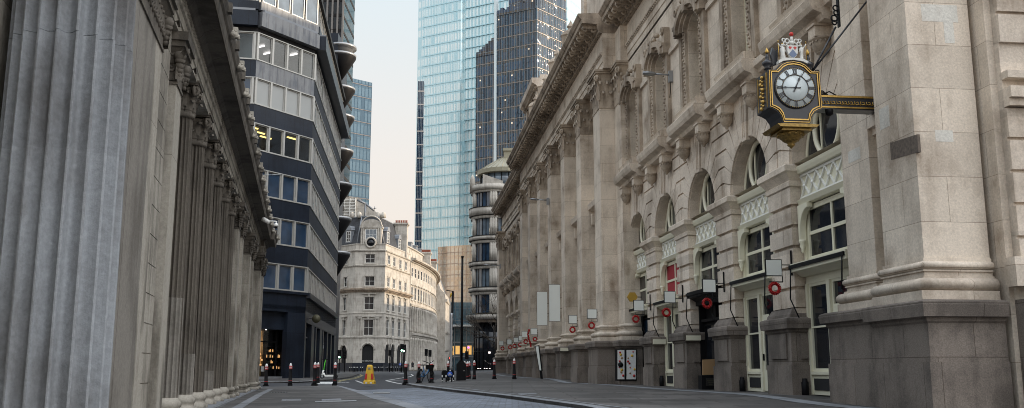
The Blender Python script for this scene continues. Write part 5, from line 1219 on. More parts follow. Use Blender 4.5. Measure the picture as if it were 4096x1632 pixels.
M['tw_left'] = curtain('blue_curtain_wall', ((.045, .10, .14), (.07, .14, .185)), (.20, .20, .20), 1.3, 4.2, .06, .2, .3, .12, blind=(.14, .22, .26), bw_=.4)
M['bandblue'] = plain('blue_floor_band', (.42, .64, .71), .3, .5)
M['bandpale'] = plain('pale_floor_band', (.56, .50, .45), .4, .3)
M['ribdark'] = plain('brown_grey_rib', (.17, .16, .15), .5, .3)
M['bandblue2'] = plain('dark_blue_fin', (.10, .2, .27), .4, .3)
M['bandwarm'] = plain('warm_floor_edge', (.34, .29, .25), .4, .3)
M['finpale'] = plain('pale_fin', (.62, .70, .72), .3, .4)
T1 = Wl((-34.6, 350), 118, 1)
BT = thing('glass_skyscraper', 'huge pale blue glass skyscraper with faceted front filling the middle of the sky', 'skyscraper', (-10, 340, 0), 28)
fac = [(T1, 0, 17.3, 0), (T1, 17.3, 62, 0)]
b = MB(T1.at); b.box(0, 17.1, -30, 0, -1, 240); b.build('west_facet', M['tw_big'], BT)
b = MB(T1.at); b.slab([(17.1, -20), (17.1, 0), (18.0, -1.0), (19.2, .3), (62, .6), (62, -30)], -1, 240); b.build('main_facet', M['tw_big'], BT)
T0 = Wl((-39.2, 362), 160, 1); b = MB(); q = [Vector((-36.9, 352, 0)), T1.at(0, 0, 0), T1.at(2, -26, 0), Vector((-38.0, 372, 0))]; b.slab([(v.x, v.y) for v in q], -1, 240); b.build('side_facet', M['tw_big'], BT)
b = MB(T1.at); z = 4
while z < 236: b.box(-.05, 17.1, 0, .12, z, z + .22); b.box(19.2, 62, .4, .7, z, z + .22); z += 4
tag(b.build('floor_band', M['bandblue'], BT), kind='stuff')
b = MB(T1.at)
for k in range(12): b.box(k * 1.5, k * 1.5 + .07, 0, .10, 0, 238)
for k in range(29): b.box(19.4 + k * 1.5, 19.47 + k * 1.5, .4, .68, 0, 238)
tag(b.build('mullion', M['bandblue'], BT), kind='stuff')
# podium, canopy and lit lobby
Pw = Wl((-23.5, 322), 90, 1); PD = thing('glass_podium', 'glazed lobby with warm lights under a thin canopy at the foot of the skyscraper', 'podium', (-18, 322, 0), 0)
b = MB(Pw.at); b.box(0, 14, -20, 0, -1, 23); b.build('glass_front', M['tw_left'], PD)
b = MB(Pw.at); b.box(-.5, 14.5, -1, 5, 14.6, 15.2); b.build('canopy', M['white'], PD)
b = MB(Pw.at)
for k in range(8): b.box(k * 2 - .1, k * 2 + .1, 0, .4, -1, 14.6)
for z in (4.5, 9.2): b.box(0, 14, 0, .3, z, z + .5)
b.build('lobby_frame', M['steel'], PD)
for u, z, du, dz in ((.4, 5.5, 1.4, 2.6), (2.3, 5.2, 1.5, 3.0), (4.4, 5.5, 1.4, 2.8), (6.4, 6, 1.5, 2.0), (8.4, 5.4, 1.4, 3.0), (10.4, 5.4, 1.5, 2.6), (2.2, .8, .8, 2.4), (6.6, 1, 1.2, 2), (10.8, .9, .9, 2.6)):
    b = MB(Pw.at); b.box(u, u + du, .01, .06, z, z + dz); b.build('lit_window', M['amber'] if 'amber' in M else M.setdefault('amber', plain('amber_lit_window', (1, .6, .2), emit=(1, .55, .16), es=.42)), PD)
# peach reflection in the skyscraper glass, painted as an added tinted block
M['peach'] = plain('peach_reflection_trim', (.70, .52, .40), .4, .3)
M['peachrefl'] = curtain('painted_peach_reflection', ((.95, .70, .48), (.98, .78, .58)), (.80, .66, .56), 1.6, 4.0, .06, .25, .6, .12, blind=(.98, .88, .74), bw_=.5)  # peach tints put the reflected glow into the glass colour
BZ = Wl((-26.6, 337), 118, 1); tb = tower('peach_reflection_block', 'peach reflection on the pale blue skyscraper, painted as an added low tinted glass block', BZ, 0, 17, 21.5, 44, 8, M['peachrefl'], (1.6, .07, .1, M['peach']), 4.0, (.25, .12, M['peach']))
# reflection of a dark tower in the skyscraper, built as separate blocks
D1 = Wl((8.05, 290), 118, 1); DT = tower('dark_reflection_block', 'reflection of a dark tower with lit offices, added as a block before the skyscraper', D1, -14.6, 0, 0, 117, 14, M['refl_dark'], (.95, .05, .12, M['bandblue2']), 4.0, (.16, .12, M['bandwarm']))
b = MB(D1.at)
for k in range(12):
    h = 117 + .6 * math.sin(k * 2.1) + k * .18; b.box(-14.6 + k * 1.2, -13.5 + k * 1.2, -1.2, .3, 116, h + .8)
b.build('reflected_roof_screen', M['refl_dark'], DT)
D2 = Wl((8.05, 290), 40, 1); b = MB(D2.at); b.box(0, 16, -12, 0, 0, 124); b.build('reflected_side_wall', M['refl_dark'], DT)
b = MB(D2.at); z = 0
while z < 122: b.box(0, 16, 0, .12, z, z + .16); z += 4
tag(b.build('reflected_side_floor_band', M['bandwarm'], DT), kind='stuff')
b = MB(D2.at)
for k in range(15): b.box(k * 1.1, k * 1.1 + .05, 0, .1, 0, 124)
tag(b.build('reflected_side_mullion', M['bandblue2'], DT), kind='stuff')
b = MB(D1.at); b.box(-15.6, -14.7, -.8, .5, 0, 150); b.build('pale_fin', M['finpale'], DT)
DL = tower('dark_reflection_block', 'lower dark reflection built as a rippled glass block left of the pale vertical fin', D1, -22.6, -15.7, 0, 104, 12, M['refl_dark'], (.95, .05, .12, M['bandblue2']), 4.0, (.16, .12, M['bandwarm']))
DT.parent = None
b = MB(D1.at)
for k in range(6): b.box(-22.5 + k * 1.15, -21.5 + k * 1.15, -1, .3, 103, 104.6 + k * .8)
b.build('reflected_roof_screen', M['refl_dark'], DL)
L1 = Wl((-46.4, 300), 49, 1); tower('blue_glass_tower', 'mid height blue glass tower with a sloping top left of the open sky', L1, -26, 0, 0, 94, 14, M['tw_left'], (1.3, .06, .08, M['bandblue2']), 4.2, (.22, .12, M['bandwarm']))
S1 = Wl((-34.3, 330), 90, 1); tower('slim_dark_reflection', 'slim navy reflection built as a tower against the left edge of the pale blue skyscraper', S1, 0, 2.2, 0, 104, 2.2, M['glassb'], (.5, .05, .06, M['finpale']), 5.0, (.4, .1, M['bandpale']))  # added block that stands in for a reflection in the skyscraper glass
K1 = Wl((-41.6, 220), 90, 1); kt = tower('ribbed_tower', 'tall dark tower with close vertical steel ribs rising behind the navy office block', K1, -18, 0, 0, 120, 16, M['glassd'], (1.25, .42, .5, M['ribdark']), 3.9, (.8, .1, M['dark']))
# dark block with funnel balconies
FX = thing('funnel_balcony_block', 'black clad block with a stack of funnel shaped balconies behind the navy office block', 'building', (-26, 118, 0), 0)
b = MB(); b.box(-36, -22.0, 113.5, 120.5, -1, 42.1); b.build('wall', M['navy'], FX)
b = MB()
for z in (36.6, 39.5): b.box(-36, -21.95, 113.45, 113.5, z, z + .07)
b.box(-24, -23.93, 113.45, 113.5, 30, 42); b.build('panel_joint', M['dark'], FX)
b = MB(); b.tube([(-25, 114, 42.1), (-25, 114, 42.8), (-22.4, 114, 42.8), (-22.4, 114, 42.1)], .04, 5); b.build('roof_rail', M['black'], FX)
for i, (zt, cap) in enumerate(((39.5, 1), (35.1, 0), (31.4, 0), (27.0, 0), (22.7, 0), (18.4, 0), (14.1, 0))):
    r = 1.95; b = MB(); b.lathe(-21.95, 115.4, [(.15, zt - 3.2), (r, zt - .15), (r, zt)], 24); c = b.build('funnel_balcony', M['black'], FX)
    b = MB(); b.lathe(-21.95, 115.4, [(r + .02, zt), (r + .05, zt + .28), (r - .1, zt + .3), (r - .1, zt)], 24); b.build('steel_rim', M['steel'], c)
    if cap: b = MB(); b.lathe(-21.95, 115.4, [(r * .8, zt + .2), (r * .8, zt + 1.1), (r + .05, zt + 1.1), (r + .05, zt + 1.4), (r - .2, zt + 1.45)], 24); b.build('roof_drum', M['steel'], c)
# pale plant house behind the corner block
QX = thing('plant_house', 'pale grey rooftop plant house with louvred front behind the slate mansard', 'building', (-40, 231, 0), 0)
b = MB(); b.box(-52, -38.3, 230, 240, -1, 42.5); b.slab([(-38.3, 230), (-33, 230), (-33, 240), (-38.3, 240)], -1, 38.2); b.add([(-38.3, 230, 38.2), (-33, 230, 38.2), (-38.3, 230, 42.5), (-38.3, 240, 38.2), (-33, 240, 38.2), (-38.3, 240, 42.5)], [(0, 1, 2), (3, 5, 4), (1, 4, 5, 2)]); b.build('wall', M['crnr'], QX)
b = MB()
for k in range(12): b.box(-44.5, -38.8, 229.7, 229.9, 37.6 + k * .38, 37.75 + k * .38)
for k in range(5): b.box(-44.5 + k * 1.4, -44.35 + k * 1.4, 229.6, 229.95, 37.4, 42.2)
b.build('louvre', M['white'], QX)
cn = thing('window_cleaning_cradle', 'blue grey jib of a roof cleaning crane on the skyline beside the chimney', 'crane', (-35, 228, 38), 0)
b = MB(); a1 = atY(1430, 800, 226); a2 = atY(1462, 815, 226); a3 = atY(1497, 842, 226)
b.tube([tuple(a1), tuple(a2), tuple(a3)], .28, 6); b.cyl(tuple(a3), tuple(a3 + Vector((.1, 0, 1.0))), .1, 5); b.cyl(tuple(a3 + Vector((-.5, 0, .4))), tuple(a3 + Vector((.5, 0, .6))), .1, 5); b.cyl(tuple(a2), tuple(a2 - Vector((0, 0, 5))), .25, 6); b.build('jib', M['lead'], cn)
# unseen blocks added to shade the office front and the corner block
TB = thing('tall_shade_block', 'tall plain stone block added out of view behind the exchange to shade the office', 'building', (60, 90, 0), 0)
b = MB(); b.box(42, 80, 0, 160, -1, 34); b.build('wall', M['crnr'], TB)
for k in range(11):
    for z in (20, 26): window(Wl((42, 0), 0, -1), TB, 8 + k * 14, 1.6, z, z + 3, .03, 1, 1, .1, M['white'], M['glassd'])
OX = thing('low_shade_block', 'plain stone block added out of view behind the rounded tower to shade the corner block', 'building', (30, 220, 0), 0)
b = MB(); b.box(10, 60, 165, 300, -1, 19); b.build('wall', M['crnr'], OX)
for k in range(12):
    for z in (2, 7, 12):
        window(Wl((10, 165), 0, -1), OX, 6 + k * 10, 1.2, z, z + 3, .03, 1, 1, .1, M['white'], M['glassd'])

# ------------------------------------------------------------------ the clock on its bracket
CS = -7.15
def Kc(px, py): o, z = RW.cross(px, py, CS - .37); return o, z
z3 = lambda x, y: (2900 + x * .5069, 80 + y * .5069)
co, cz = Kc(*z3(555, 535)); c1_, _ = Kc(*z3(398, 535)); c2_, _ = Kc(*z3(712, 535)); cr_ = abs(c1_ - c2_) / 2
CK = thing('street_clock', 'black and gilt street clock topped by painted arms, hung from a scrolled bracket', 'clock', RW.at(CS, co, cz - 1.4), -6.3605)
# local map: x along outward axis measured so that +x is to the right in the photo, y depth toward the viewer
def Km(x, y, z): return RW.at(CS - y, co - x, cz + z)
k_ = cr_ / 157.0
def kp(x, y): return ((x - 555) * k_, -(y - 535) * k_)
K_ = lambda: MB(Km)
half = [kp(555, 318), kp(610, 326), kp(650, 345), kp(682, 378), kp(700, 395), kp(760, 395), kp(765, 690), kp(735, 700), kp(700, 720), kp(672, 760), kp(660, 812)]
outl = half + [(2 * 0 - x, z) for x, z in half[::-1]][:-1]
D = .34
def inset(poly, f, cz0=-.02): return [(x * f, (z - cz0) * f + cz0) for x, z in poly]
b = K_(); b.prism(outl, -D, D); case = b.build('case', M['clockblk'], CK)
for nm, f0, f1, y0 in (('gilt_moulding', .965, .945, D), ('gilt_moulding', .90, .865, D)):
    b = K_(); A = inset(outl, f0); B2 = inset(outl, f1); n = len(A)
    b.add([(x, y0, z) for x, z in A] + [(x, y0 + .025, z) for x, z in A] + [(x, y0 + .025, z) for x, z in B2] + [(x, y0, z) for x, z in B2], [(i + n * j, (i + 1) % n + n * j, (i + 1) % n + n * (j + 1), i + n * (j + 1)) for j in range(3) for i in range(n)])
    b.build(nm, M['gold'], CK)
b = MB(lambda *p: Vector(p)); b.cyl(tuple(Km(0, D, 0)), tuple(Km(0, D + .03, 0)), cr_ * 1.03, 40); b.build('dial_rim', M['clockblk'], CK)
b = MB(lambda *p: Vector(p)); b.cyl(tuple(Km(0, D + .03, 0)), tuple(Km(0, D + .035, 0)), cr_ * .955, 40); dial = b.build('dial', M['clockface'], CK)
for rr, n in ((.975, 60), (.65, 44)):
    b = K_()
    if rr < .9: b.torus((0, D + .037, 0), cr_ * .65, cr_ * .028, 'o', 40, 5); b.build('black_ring', M['clockblk'], dial); b = K_()
    for i in range(n): a = 2 * math.pi * i / n; b.ball((cr_ * rr * math.cos(a), D + .04, cr_ * rr * math.sin(a)), cr_ * .022, 6)
    tag(b.build('gilt_bead_ring', M['gold'], dial), kind='stuff')
NUM = ['XII', 'I', 'II', 'III', 'IIII', 'V', 'VI', 'VII', 'VIII', 'IX', 'X', 'XI']
for i, t_ in enumerate(NUM):
    a = math.pi / 2 - 2 * math.pi * i / 12; rx = (math.cos(a), math.sin(a)); tx = (math.sin(a), -math.cos(a)); b = K_()
    wd = {'I': .055, 'V': .11, 'X': .11}; tot = sum(wd[c] for c in t_); x = -tot / 2
    def stroke(xa, ra, xb, rb_, w_=.026):
        P = []
        for (xx, rr) in ((xa - w_ / 2, ra), (xa + w_ / 2, ra), (xb + w_ / 2, rb_), (xb - w_ / 2, rb_)): P.append(((rr * rx[0] + xx * tx[0]) * cr_, (rr * rx[1] + xx * tx[1]) * cr_))
        b.prism(P, D + .036, D + .044)
    for c in t_:
        m_ = x + wd[c] / 2
        if c == 'I': stroke(m_, .69, m_, .93, .034)
        elif c == 'V': stroke(m_ - .04, .93, m_, .69, .04); stroke(m_ + .04, .93, m_, .69, .02)
        else: stroke(m_ - .04, .93, m_ + .04, .69, .04); stroke(m_ + .04, .93, m_ - .04, .69, .02)
        x += wd[c]
    stroke(0, .685, 0, .70, tot + .02); stroke(0, .92, 0, .935, tot + .02)
    b.build('numeral', M['clockblk'], dial)
def hand(nm, ang, ln, tail, w_):
    b = K_(); dx, dz = math.sin(ang), math.cos(ang); px_, pz_ = dz, -dx
    def P(r, s_): return ((dx * r + px_ * s_) * cr_, (dz * r + pz_ * s_) * cr_)
    b.prism([P(-tail, -w_ * 2), P(-tail * .6, -w_), P(.1, -w_), P(ln * .45, -w_ * .8), P(ln * .55, -w_ * 2.4), P(ln * .64, -w_ * .7), P(ln, 0), P(ln * .64, w_ * .7), P(ln * .55, w_ * 2.4), P(ln * .45, w_ * .8), P(.1, w_), P(-tail * .6, w_), P(-tail, w_ * 2)], D + .05, D + .058)
    b.build(nm, M['clockblk'], dial)
hand('hour_hand', math.radians(25), .88 if 0 else .84, .22, .028); hand('minute_hand', math.radians(270), .96, .26, .02)
b = MB(lambda *p: Vector(p)); b.cyl(tuple(Km(0, D + .04, 0)), tuple(Km(0, D + .07, 0)), cr_ * .06, 12); b.build('hub', M['clockblk'], dial)
# gilt garland on the visible side
b = K_(); xl = kp(370, 0)[0] - .10
xs_ = -outl[5][0] - .015
for k in range(16):
    z = kp(0, 430)[1] - k * .045; b.ball((xs_, (-1) ** k * .05, z), .035 + .02 * (k % 3 == 0), 6)
for q in (-.26, .24): b.box(xs_ - .005, xs_ + .02, q, q + .03, kp(0, 680)[1], kp(0, 410)[1])
b.build('gilt_garland', M['gold'], CK)
# foot: moulding, gilt pendant
zf = kp(0, 812)[1]
b = K_(); 
for (w0, w1, za, zb, dd) in ((.30, .36, -.03, -.0, .36), (.40, .46, -.09, -.03, .44), (.34, .30, -.14, -.09, .34)): b.ring([[(-w0, -dd, zf + za), (w0, -dd, zf + za), (w0, dd, zf + za), (-w0, dd, zf + za)], [(-w1, -dd, zf + zb), (w1, -dd, zf + zb), (w1, dd, zf + zb), (-w1, dd, zf + zb)]], False)
b.build('foot_moulding', M['golddark'], CK)
b = K_(); b.lathe(0, 0, [(.30, zf - .12), (.27, zf - .18), (.22, zf - .25), (.12, zf - .33), (.07, zf - .36), (.09, zf - .39), (.04, zf - .43), (0, zf - .47)], 16)
for i in range(12): a = 2 * math.pi * i / 12; b.ball((.25 * math.cos(a), .25 * math.sin(a), zf - .18), .05, 6); b.ball((.15 * math.cos(a), .15 * math.sin(a), zf - .28), .035, 6)
b.build('gilt_pendant', M['golddark'], CK)
# corner finials
for x in (kp(340, 0)[0] + .06, kp(685, 0)[0] - .0):
    zt = kp(0, 385)[1]
    for y in (D - .08,):
        b = K_(); b.lathe(x, y, [(.09, zt), (.05, zt + .04), (.11, zt + .10), (.12, zt + .15), (.06, zt + .20), (.03, zt + .23), (.045, zt + .26), (.022, zt + .36)], 12); f = b.build('finial', M['clockblk'], CK)
        b = K_(); b.lathe(x, y, [(.03, zt + .36), (.045, zt + .39), (.03, zt + .44), (0, zt + .50)], 10); b.build('gilt_tip', M['gold'], f)
# painted arms: shield between two supporters, helm and crest
za = kp(0, 322)[1]; M['armblue'] = plain('heraldic_blue', (.14, .19, .30), .5); M['armwhite'] = plain('heraldic_white', (.66, .66, .62), .5, var=.15, vs=14)
b = K_(); b.prism([(-.33, za - .06), (-.22, za - .0), (0, za + .03), (.22, za), (.33, za - .06), (.33, za + .01), (.2, za + .07), (-.2, za + .07), (-.33, za + .01)], D - .12, D + .02); arms = b.build('arms_scroll', M['armwhite'], CK)
sh = [(-.115, za + .36), (.115, za + .36), (.115, za + .2), (.07, za + .11), (0, za + .06), (-.07, za + .11), (-.115, za + .2)]
b = K_(); b.prism(sh, D - .06, D); b.build('shield', M['armwhite'], arms)
b = K_(); b.prism([(-.09, za + .16), (0, za + .27), (.09, za + .16), (.05, za + .11), (0, za + .08), (-.05, za + .11)], D, D + .008); b.build('shield_mount', M['armblue'], arms)
for s_ in (-1, 1):
    b = K_(); b.prism([(s_ * .055, za + .265), (s_ * .055 + .035, za + .31), (s_ * .055 + .018, za + .335), (s_ * .055, za + .322), (s_ * .055 - .018, za + .335), (s_ * .055 - .035, za + .31)], D, D + .01); b.build('red_heart', M['red'], arms)
b = K_(); b.ball((0, D - .03, za + .42), .055, 8); 
for s_ in (-1, 1):
    b.torus((s_ * .10, D - .03, za + .46), .05, .018, 'o', 10, 5); b.torus((s_ * .15, D - .03, za + .40), .04, .016, 'o', 10, 5); b.torus((s_ * .18, D - .03, za + .48), .035, .014, 'o', 10, 5)
b.tube([(0, D - .03, za + .45), (0, D - .03, za + .56)], .03, 6); b.build('helm_and_mantling', M['armwhite'], arms)
b = K_(); b.ball((0, D - .03, za + .62), .05, 8); b.build('crest', M['red'], arms)
for s_, mm in ((-1, 'armwhite'), (1, 'armwhite')):
    x = s_ * .21; b = K_()
    b.lathe(x, D - .04, [(.05, za + .03), (.06 if s_ < 0 else .035, za + .06), (.045 if s_ < 0 else .035, za + .2), (.05, za + .3), (.02, za + .335)], 10); b.ball((x, D - .04, za + .365), .032, 8)
    b.tube([(x, D - .03, za + .3), (x + s_ * .07, D - .02, za + .34), (x + s_ * .10, D - .02, za + .40)], .014, 6); b.tube([(x, D - .03, za + .3), (x - s_ * .06, D - .01, za + .22)], .014, 6)
    b.build('supporter', M[mm], arms)
    b = K_(); b.ball((x, D - .04, za + .40), .022, 6); b.tube([(x + s_ * .10, D - .02, za + .03), (x + s_ * .10, D - .02, za + .45)], .008, 5); b.ball((x + s_ * .10, D - .02, za + .45), .018, 6)
    b.build('gilt_crown_and_staff', M['gold'], arms)
b = K_(); b.prism([(-.36, za - .03), (-.26, za + .0), (-.24, za + .36), (-.3, za + .30), (-.36, za + .38), (-.40, za + .22)], D - .30, D - .22); b.build('rear_supporter', M['clockblk'], CK)
# bracket beam with gilt wave scroll
x0 = kp(762, 0)[0]; zt0 = kp(0, 560)[1]; zb0 = kp(0, 672)[1]; x1 = co + .32
b = K_(); b.box(x0, x1, -.16, .16, zb0, zt0); bm = b.build('bracket_beam', M['clockblk'], CK)
b = K_(); b.box(x0, x1, .16, .18, zt0 - .05, zt0 - .01); b.box(x0, x1, .16, .18, zb0 + .03, zb0 + .06); n = 15
b.build('gilt_edge', M['gold'], bm)
for k in range(n):
    x = x0 + .07 + k * .135; zc_ = (zt0 + zb0) / 2
    b = K_(); P = [(x + .06 * (1 - t) * math.cos(7.5 * t + 2.6) + .0, .17, zc_ + .055 * (1 - t) * math.sin(7.5 * t + 2.6)) for t in [i / 14 for i in range(13)]]
    b.tube(P, .010, 5); b.tube([P[0], (x - .05, .17, zc_ - .05), (x - .13, .17, zc_ - .03)], .010, 5); b.build('gilt_wave', M['gold'], bm)
b = K_()
for (x, z, r) in ((x0 + .05, zt0 + .12, .05), (x0 + .14, zt0 + .07, .04), (x0 + .03, zt0 + .42, .06), (x0 + .05, zt0 + .53, .045), (x0 - .1, zt0 + .62, .05), (x0 - .2, zt0 + .66, .04)): b.torus((x, .1, z), r, .013, 'o', 14, 5)
b.tube([(x0 + .15, .1, zt0 + .03), (x0 + .3, .1, zt0 + .1), (x0 + .45, .1, zt0 + .02)], .014, 5); b.build('wrought_scroll', M['black'], bm)
b = K_(); b.lathe(x0 + .26, .12, [(.085, zb0), (.09, zb0 - .05), (.075, zb0 - .11), (.03, zb0 - .14), (0, zb0 - .145)], 14); b.build('dome_camera', M['black'], bm)
# stay rods up to the wall
pA_ = (x0 - .05, .1, zt0 + .55); 
def K_at(px, py): o, z = Kc(px, py); return (co - o, .1, z - cz)
b = K_(); b.tube([pA_, K_at(3350 + 15, 90)], .022, 6); b.tube([pA_, K_at(3480, 0)], .022, 6); e_ = K_at(3480, 0); d_ = Vector(e_) - Vector(pA_); b.tube([e_, tuple(Vector(e_) + d_ * .6)], .022, 6); b.build('stay_rod', M['clockblk'], CK)
b = K_(); q = K_at(3362, 55)
for dz_, r in ((0, .07), (.13, .05), (.24, .06), (-.1, .05)): b.torus((q[0] + (.03 if dz_ > .1 else -.02), .1, q[2] + dz_), r, .018, 'o', 12, 5)
b.box(q[0] + .07, q[0] + .1, .05, .15, q[2] - .2, q[2] + .6); b.build('rod_scroll', M['black'], CK)

# ------------------------------------------------------------------ blade signs and wreaths
SG = 'blank square hanging signs along the exchange'
def signrect(x0, y0, x1, y1, off, label, arm=True, grp=SG, tall=False, name='hanging_sign'):
    """board in the plane square to the wall; its inner edge stands off the wall by off"""
    u, zt = RW.pix(x1, y0, off); oo, z1 = RW.cross(x0, y0, u); zb = RW.cross(x1, y1, u)[1]; oi = RW.cross(x1, y0, u)[0]
    t = thing(name, label, 'sign', RW.at(u, (oo + oi) / 2, zb), -6.3605, grp)
    b = R_(); b.box(u - .03, u + .03, oi, oo, zb, zt); bd = b.build('frame', M['black'], t)
    e = .02 if not tall else .015
    b = R_(); b.box(u - .036, u + .036, oi + e, oo - e, zb + e, zt - e); b.build('panel', M['signw'], t)
    if arm:
        b = R_(); h = zt - zb; b.box(u - .02, u + .02, oi - .30, oi - .26, zb + (.05 if not tall else .2) * h, zt + (.55 * h if not tall else -.05 * h)); 
        for f in (.35, .65): b.box(u - .012, u + .012, oi - .28, oi, zb + f * h, zb + f * h + .025)
        b.box(u - .012, u + .012, off - .5 if off > .3 else -.25, oi - .28, zb + .4 * h, zb + .43 * h)
        if not tall: b.box(u - .012, u + .012, oi - .02, oi + .0, zb - .16, zb); b.box(u - .012, u + .012, oi - .01, oo - .1, zb - .17, zb - .14)
        b.build('bracket', M['black'], t)
    return u, oi, oo, zb, zt
def wreath(px, py, rpx, u, label):
    o, z = RW.cross(px, py, u); c = RW.at(u, o, z); R = rpx * .78 * c.y / 3800
    t = thing('wreath', label, 'wreath', c, -6.3605, 'red bauble wreaths hung below the signs')
    b = R_(); b.torus((u, o, z), R, R * .24, 'u', 20, 6); b.build('ring', M['berry'], t)
    b = R_(); n = 22 if rpx > 16 else 14
    for i in range(n):
        a = 2 * math.pi * i / n
        for j in range(3): q = R * (1 + (j - 1) * .24) ; b.ball((u - .03 * (j == 1) - .02, o + q * math.cos(a + j * .1), z + q * math.sin(a + j * .1)), R * .17, 6)
    tag(b.build('bauble', M['berry'], t), kind='stuff')
    b = R_(); b.tube([(u, o, z + R), (u, o, z + R * 2.1)], .008, 4); b.build('hanger', M['black'], t)
SL = [((3059, 1038, 3125, 1105), .12, 'largest blank white square sign, on the first full rusticated pier, above a wreath', (3098, 1154, 26)),
      ((2808, 1117, 2862, 1171), .12, 'blank white square sign beside the black shopfront', (2827.5, 1213, 20.5)),
      ((2655, 1165, 2701, 1212), .12, 'blank white square sign in front of the red curtained shop window', (2665, 1250, 18.5)),
      ((2533, 1201, 2575, 1244), .12, 'blank white square sign by the gold hexagon at the darkest shop doorway', (2543, 1276, 15.5)),
      ((2348, 1236, 2387, 1275), .95, 'blank white square sign against the broad giant pilaster of the exchange', (2366, 1302, 14.5)),
      ((2274, 1261, 2308, 1295), .95, 'blank white square sign just right of the two tall banners', (2290, 1319, 13)),
      ((2123, 1313, 2149, 1339), .95, 'small white square sign directly below the left tall banner', (2140, 1356.5, 9.5)),
      ((2087, 1325, 2110, 1349), .95, 'small white sign left of the red garland', (2103, 1367, 9.5)),
      ((2074, 1343, 2088, 1363), .9, 'small white sign half hidden behind the one left of the red garland', (2081, 1379, 9)),
      ((2054, 1350, 2074, 1370), .6, 'small cream square sign, third from the far end of the row', (2058, 1384, 8.5)),
      ((2028, 1357, 2047, 1377), .5, 'small white square sign, second from the far end of the row', (2041, 1389, 8.5)),
      ((1996, 1364, 2014, 1382), .5, 'tiny white square sign at the far end corner of the exchange', (2010, 1394, 8))]
WLAB = ['largest red bauble wreath, below the largest square sign', 'red bauble wreath against the black shopfront', 'red bauble wreath between the red curtained window and the gold hexagon side', 'red bauble wreath in the darkest shop doorway',
        'red bauble wreath at the cream window beside the broad giant pilaster', 'red bauble wreath right of the two tall banners', 'red bauble wreath directly below the left tall banner', 'red bauble wreath touching the left of the red garland',
        'small red wreath, fifth from the far end of the row', 'small red wreath under the small cream sign', 'tiny red wreath, second from the far end of the row', 'tiny red wreath at the far end corner of the exchange']
for (r, off, lab, wr) in SL:
    u, oi, oo, zb, zt = signrect(*r, off, lab)
    wreath(*wr, u, WLAB[SL.index((r, off, lab, wr))])
signrect(2195, 1138, 2240, 1286, .98, 'right hand and higher of two tall blank vertical banner signs', True, 'tall blank banner signs', True, 'banner_sign')
signrect(2147, 1167, 2189, 1302, .98, 'left hand and lower of two tall blank vertical banner signs', True, 'tall blank banner signs', True, 'banner_sign')
# red garland
u = RW.pix(2118, 1350, 1.1)[0]; o, z = RW.cross(2118, 1350, u)
t = thing('garland', 'hanging red bauble garland between small white signs near the end of the colonnade', 'garland', RW.at(u, o, z - .9), -6.36)
b = R_(); random.seed(5)
for i in range(60): k = i / 60; b.ball((u + random.uniform(-.06, .06), o + .10 * math.sin(k * 5) + random.uniform(-.05, .05), z + .6 - k * 1.3), .05, 6)
tag(b.build('bauble', M['berry'], t), kind='stuff')
# hexagonal gold sign
u = RW.pix(2542, 1188, .0)[0]; o, z = RW.cross(2529, 1188, u)
t = thing('hexagon_sign', 'dull gold hexagonal sign high on the shaded rusticated pier', 'sign', RW.at(u, o, z - .2), -6.36)
b = R_(); b.add([(u + q, o + .24 * math.cos(math.pi / 3 * i), z + .24 * math.sin(math.pi / 3 * i)) for q in (-.05, .05) for i in range(6)], [tuple(range(6)), tuple(range(11, 5, -1))] + [(i, (i + 1) % 6, 6 + (i + 1) % 6, 6 + i) for i in range(6)]); b.build('plate', plain('ochre_sign', (.42, .25, .03), .5), t)
b = R_(); b.box(u - .015, u + .015, -.3, o - .2, z - .02, z + .02); b.build('bracket', M['black'], t)
# street lights on walls
def walllamp(px0, py0, px1, py1, W, off, label, s=1, cam_=False):
    u, z = W.pix(px1, py1, off); o2, z2 = W.cross(px0, py0, u)
    t = thing('street_light', label, 'street light', W.at(u, off, z), math.degrees(W.az), None)
    b = MB(W.at); b.box(u - .09 * s, u + .09 * s, off, off + .16 * s, z - .30 * s, z + .16 * s); b.build('junction_box', M['steel'], t)
    om = o2 + (off - o2) * .42; b = MB(W.at); b.tube([(u, off + .1, z), (u, om, z + (z2 - z) * .4)], .035 * s, 8); b.build('arm', M['steel'], t)
    b = MB(W.at); b.ring([[(u - q * s, oq, zz - .05 * s), (u + q * s, oq, zz - .05 * s), (u + q * s * .8, oq, zz + .04 * s), (u - q * s * .8, oq, zz + .04 * s)] for q, oq, zz in ((.05, om, z + (z2 - z) * .4), (.15, om + (o2 - om) * .2, z + (z2 - z) * .5), (.17, om + (o2 - om) * .6, z + (z2 - z) * .8), (.08, o2, z2))]); b.build('lamp_head', M['steel'], t)
    return t, u, z
t, u, z = walllamp(2572, 291, 2690, 300, RW, -.2, 'grey street light head on an arm fixed to the upper wall of the exchange')
b = R_(); b.tube([(u, -.12, z - .3), (u + .1, -.12, z - .7), (u + .45, -.14, z - 1.1), (u + .45, -.14, z - 3.2)], .015, 5); b.build('cable', M['black'], t)
walllamp(2122, 795, 2196, 801, RW, .95, 'slim grey street light on a giant pilaster of the exchange colonnade')
walllamp(1128, 697, 1030, 700, LW, -.15, 'slim pale street light projecting from under the cornice of the bank', .32)
walllamp(1935, 1058, 2004, 1063, RW, .6, 'small grey street light at the far end pilaster of the exchange')
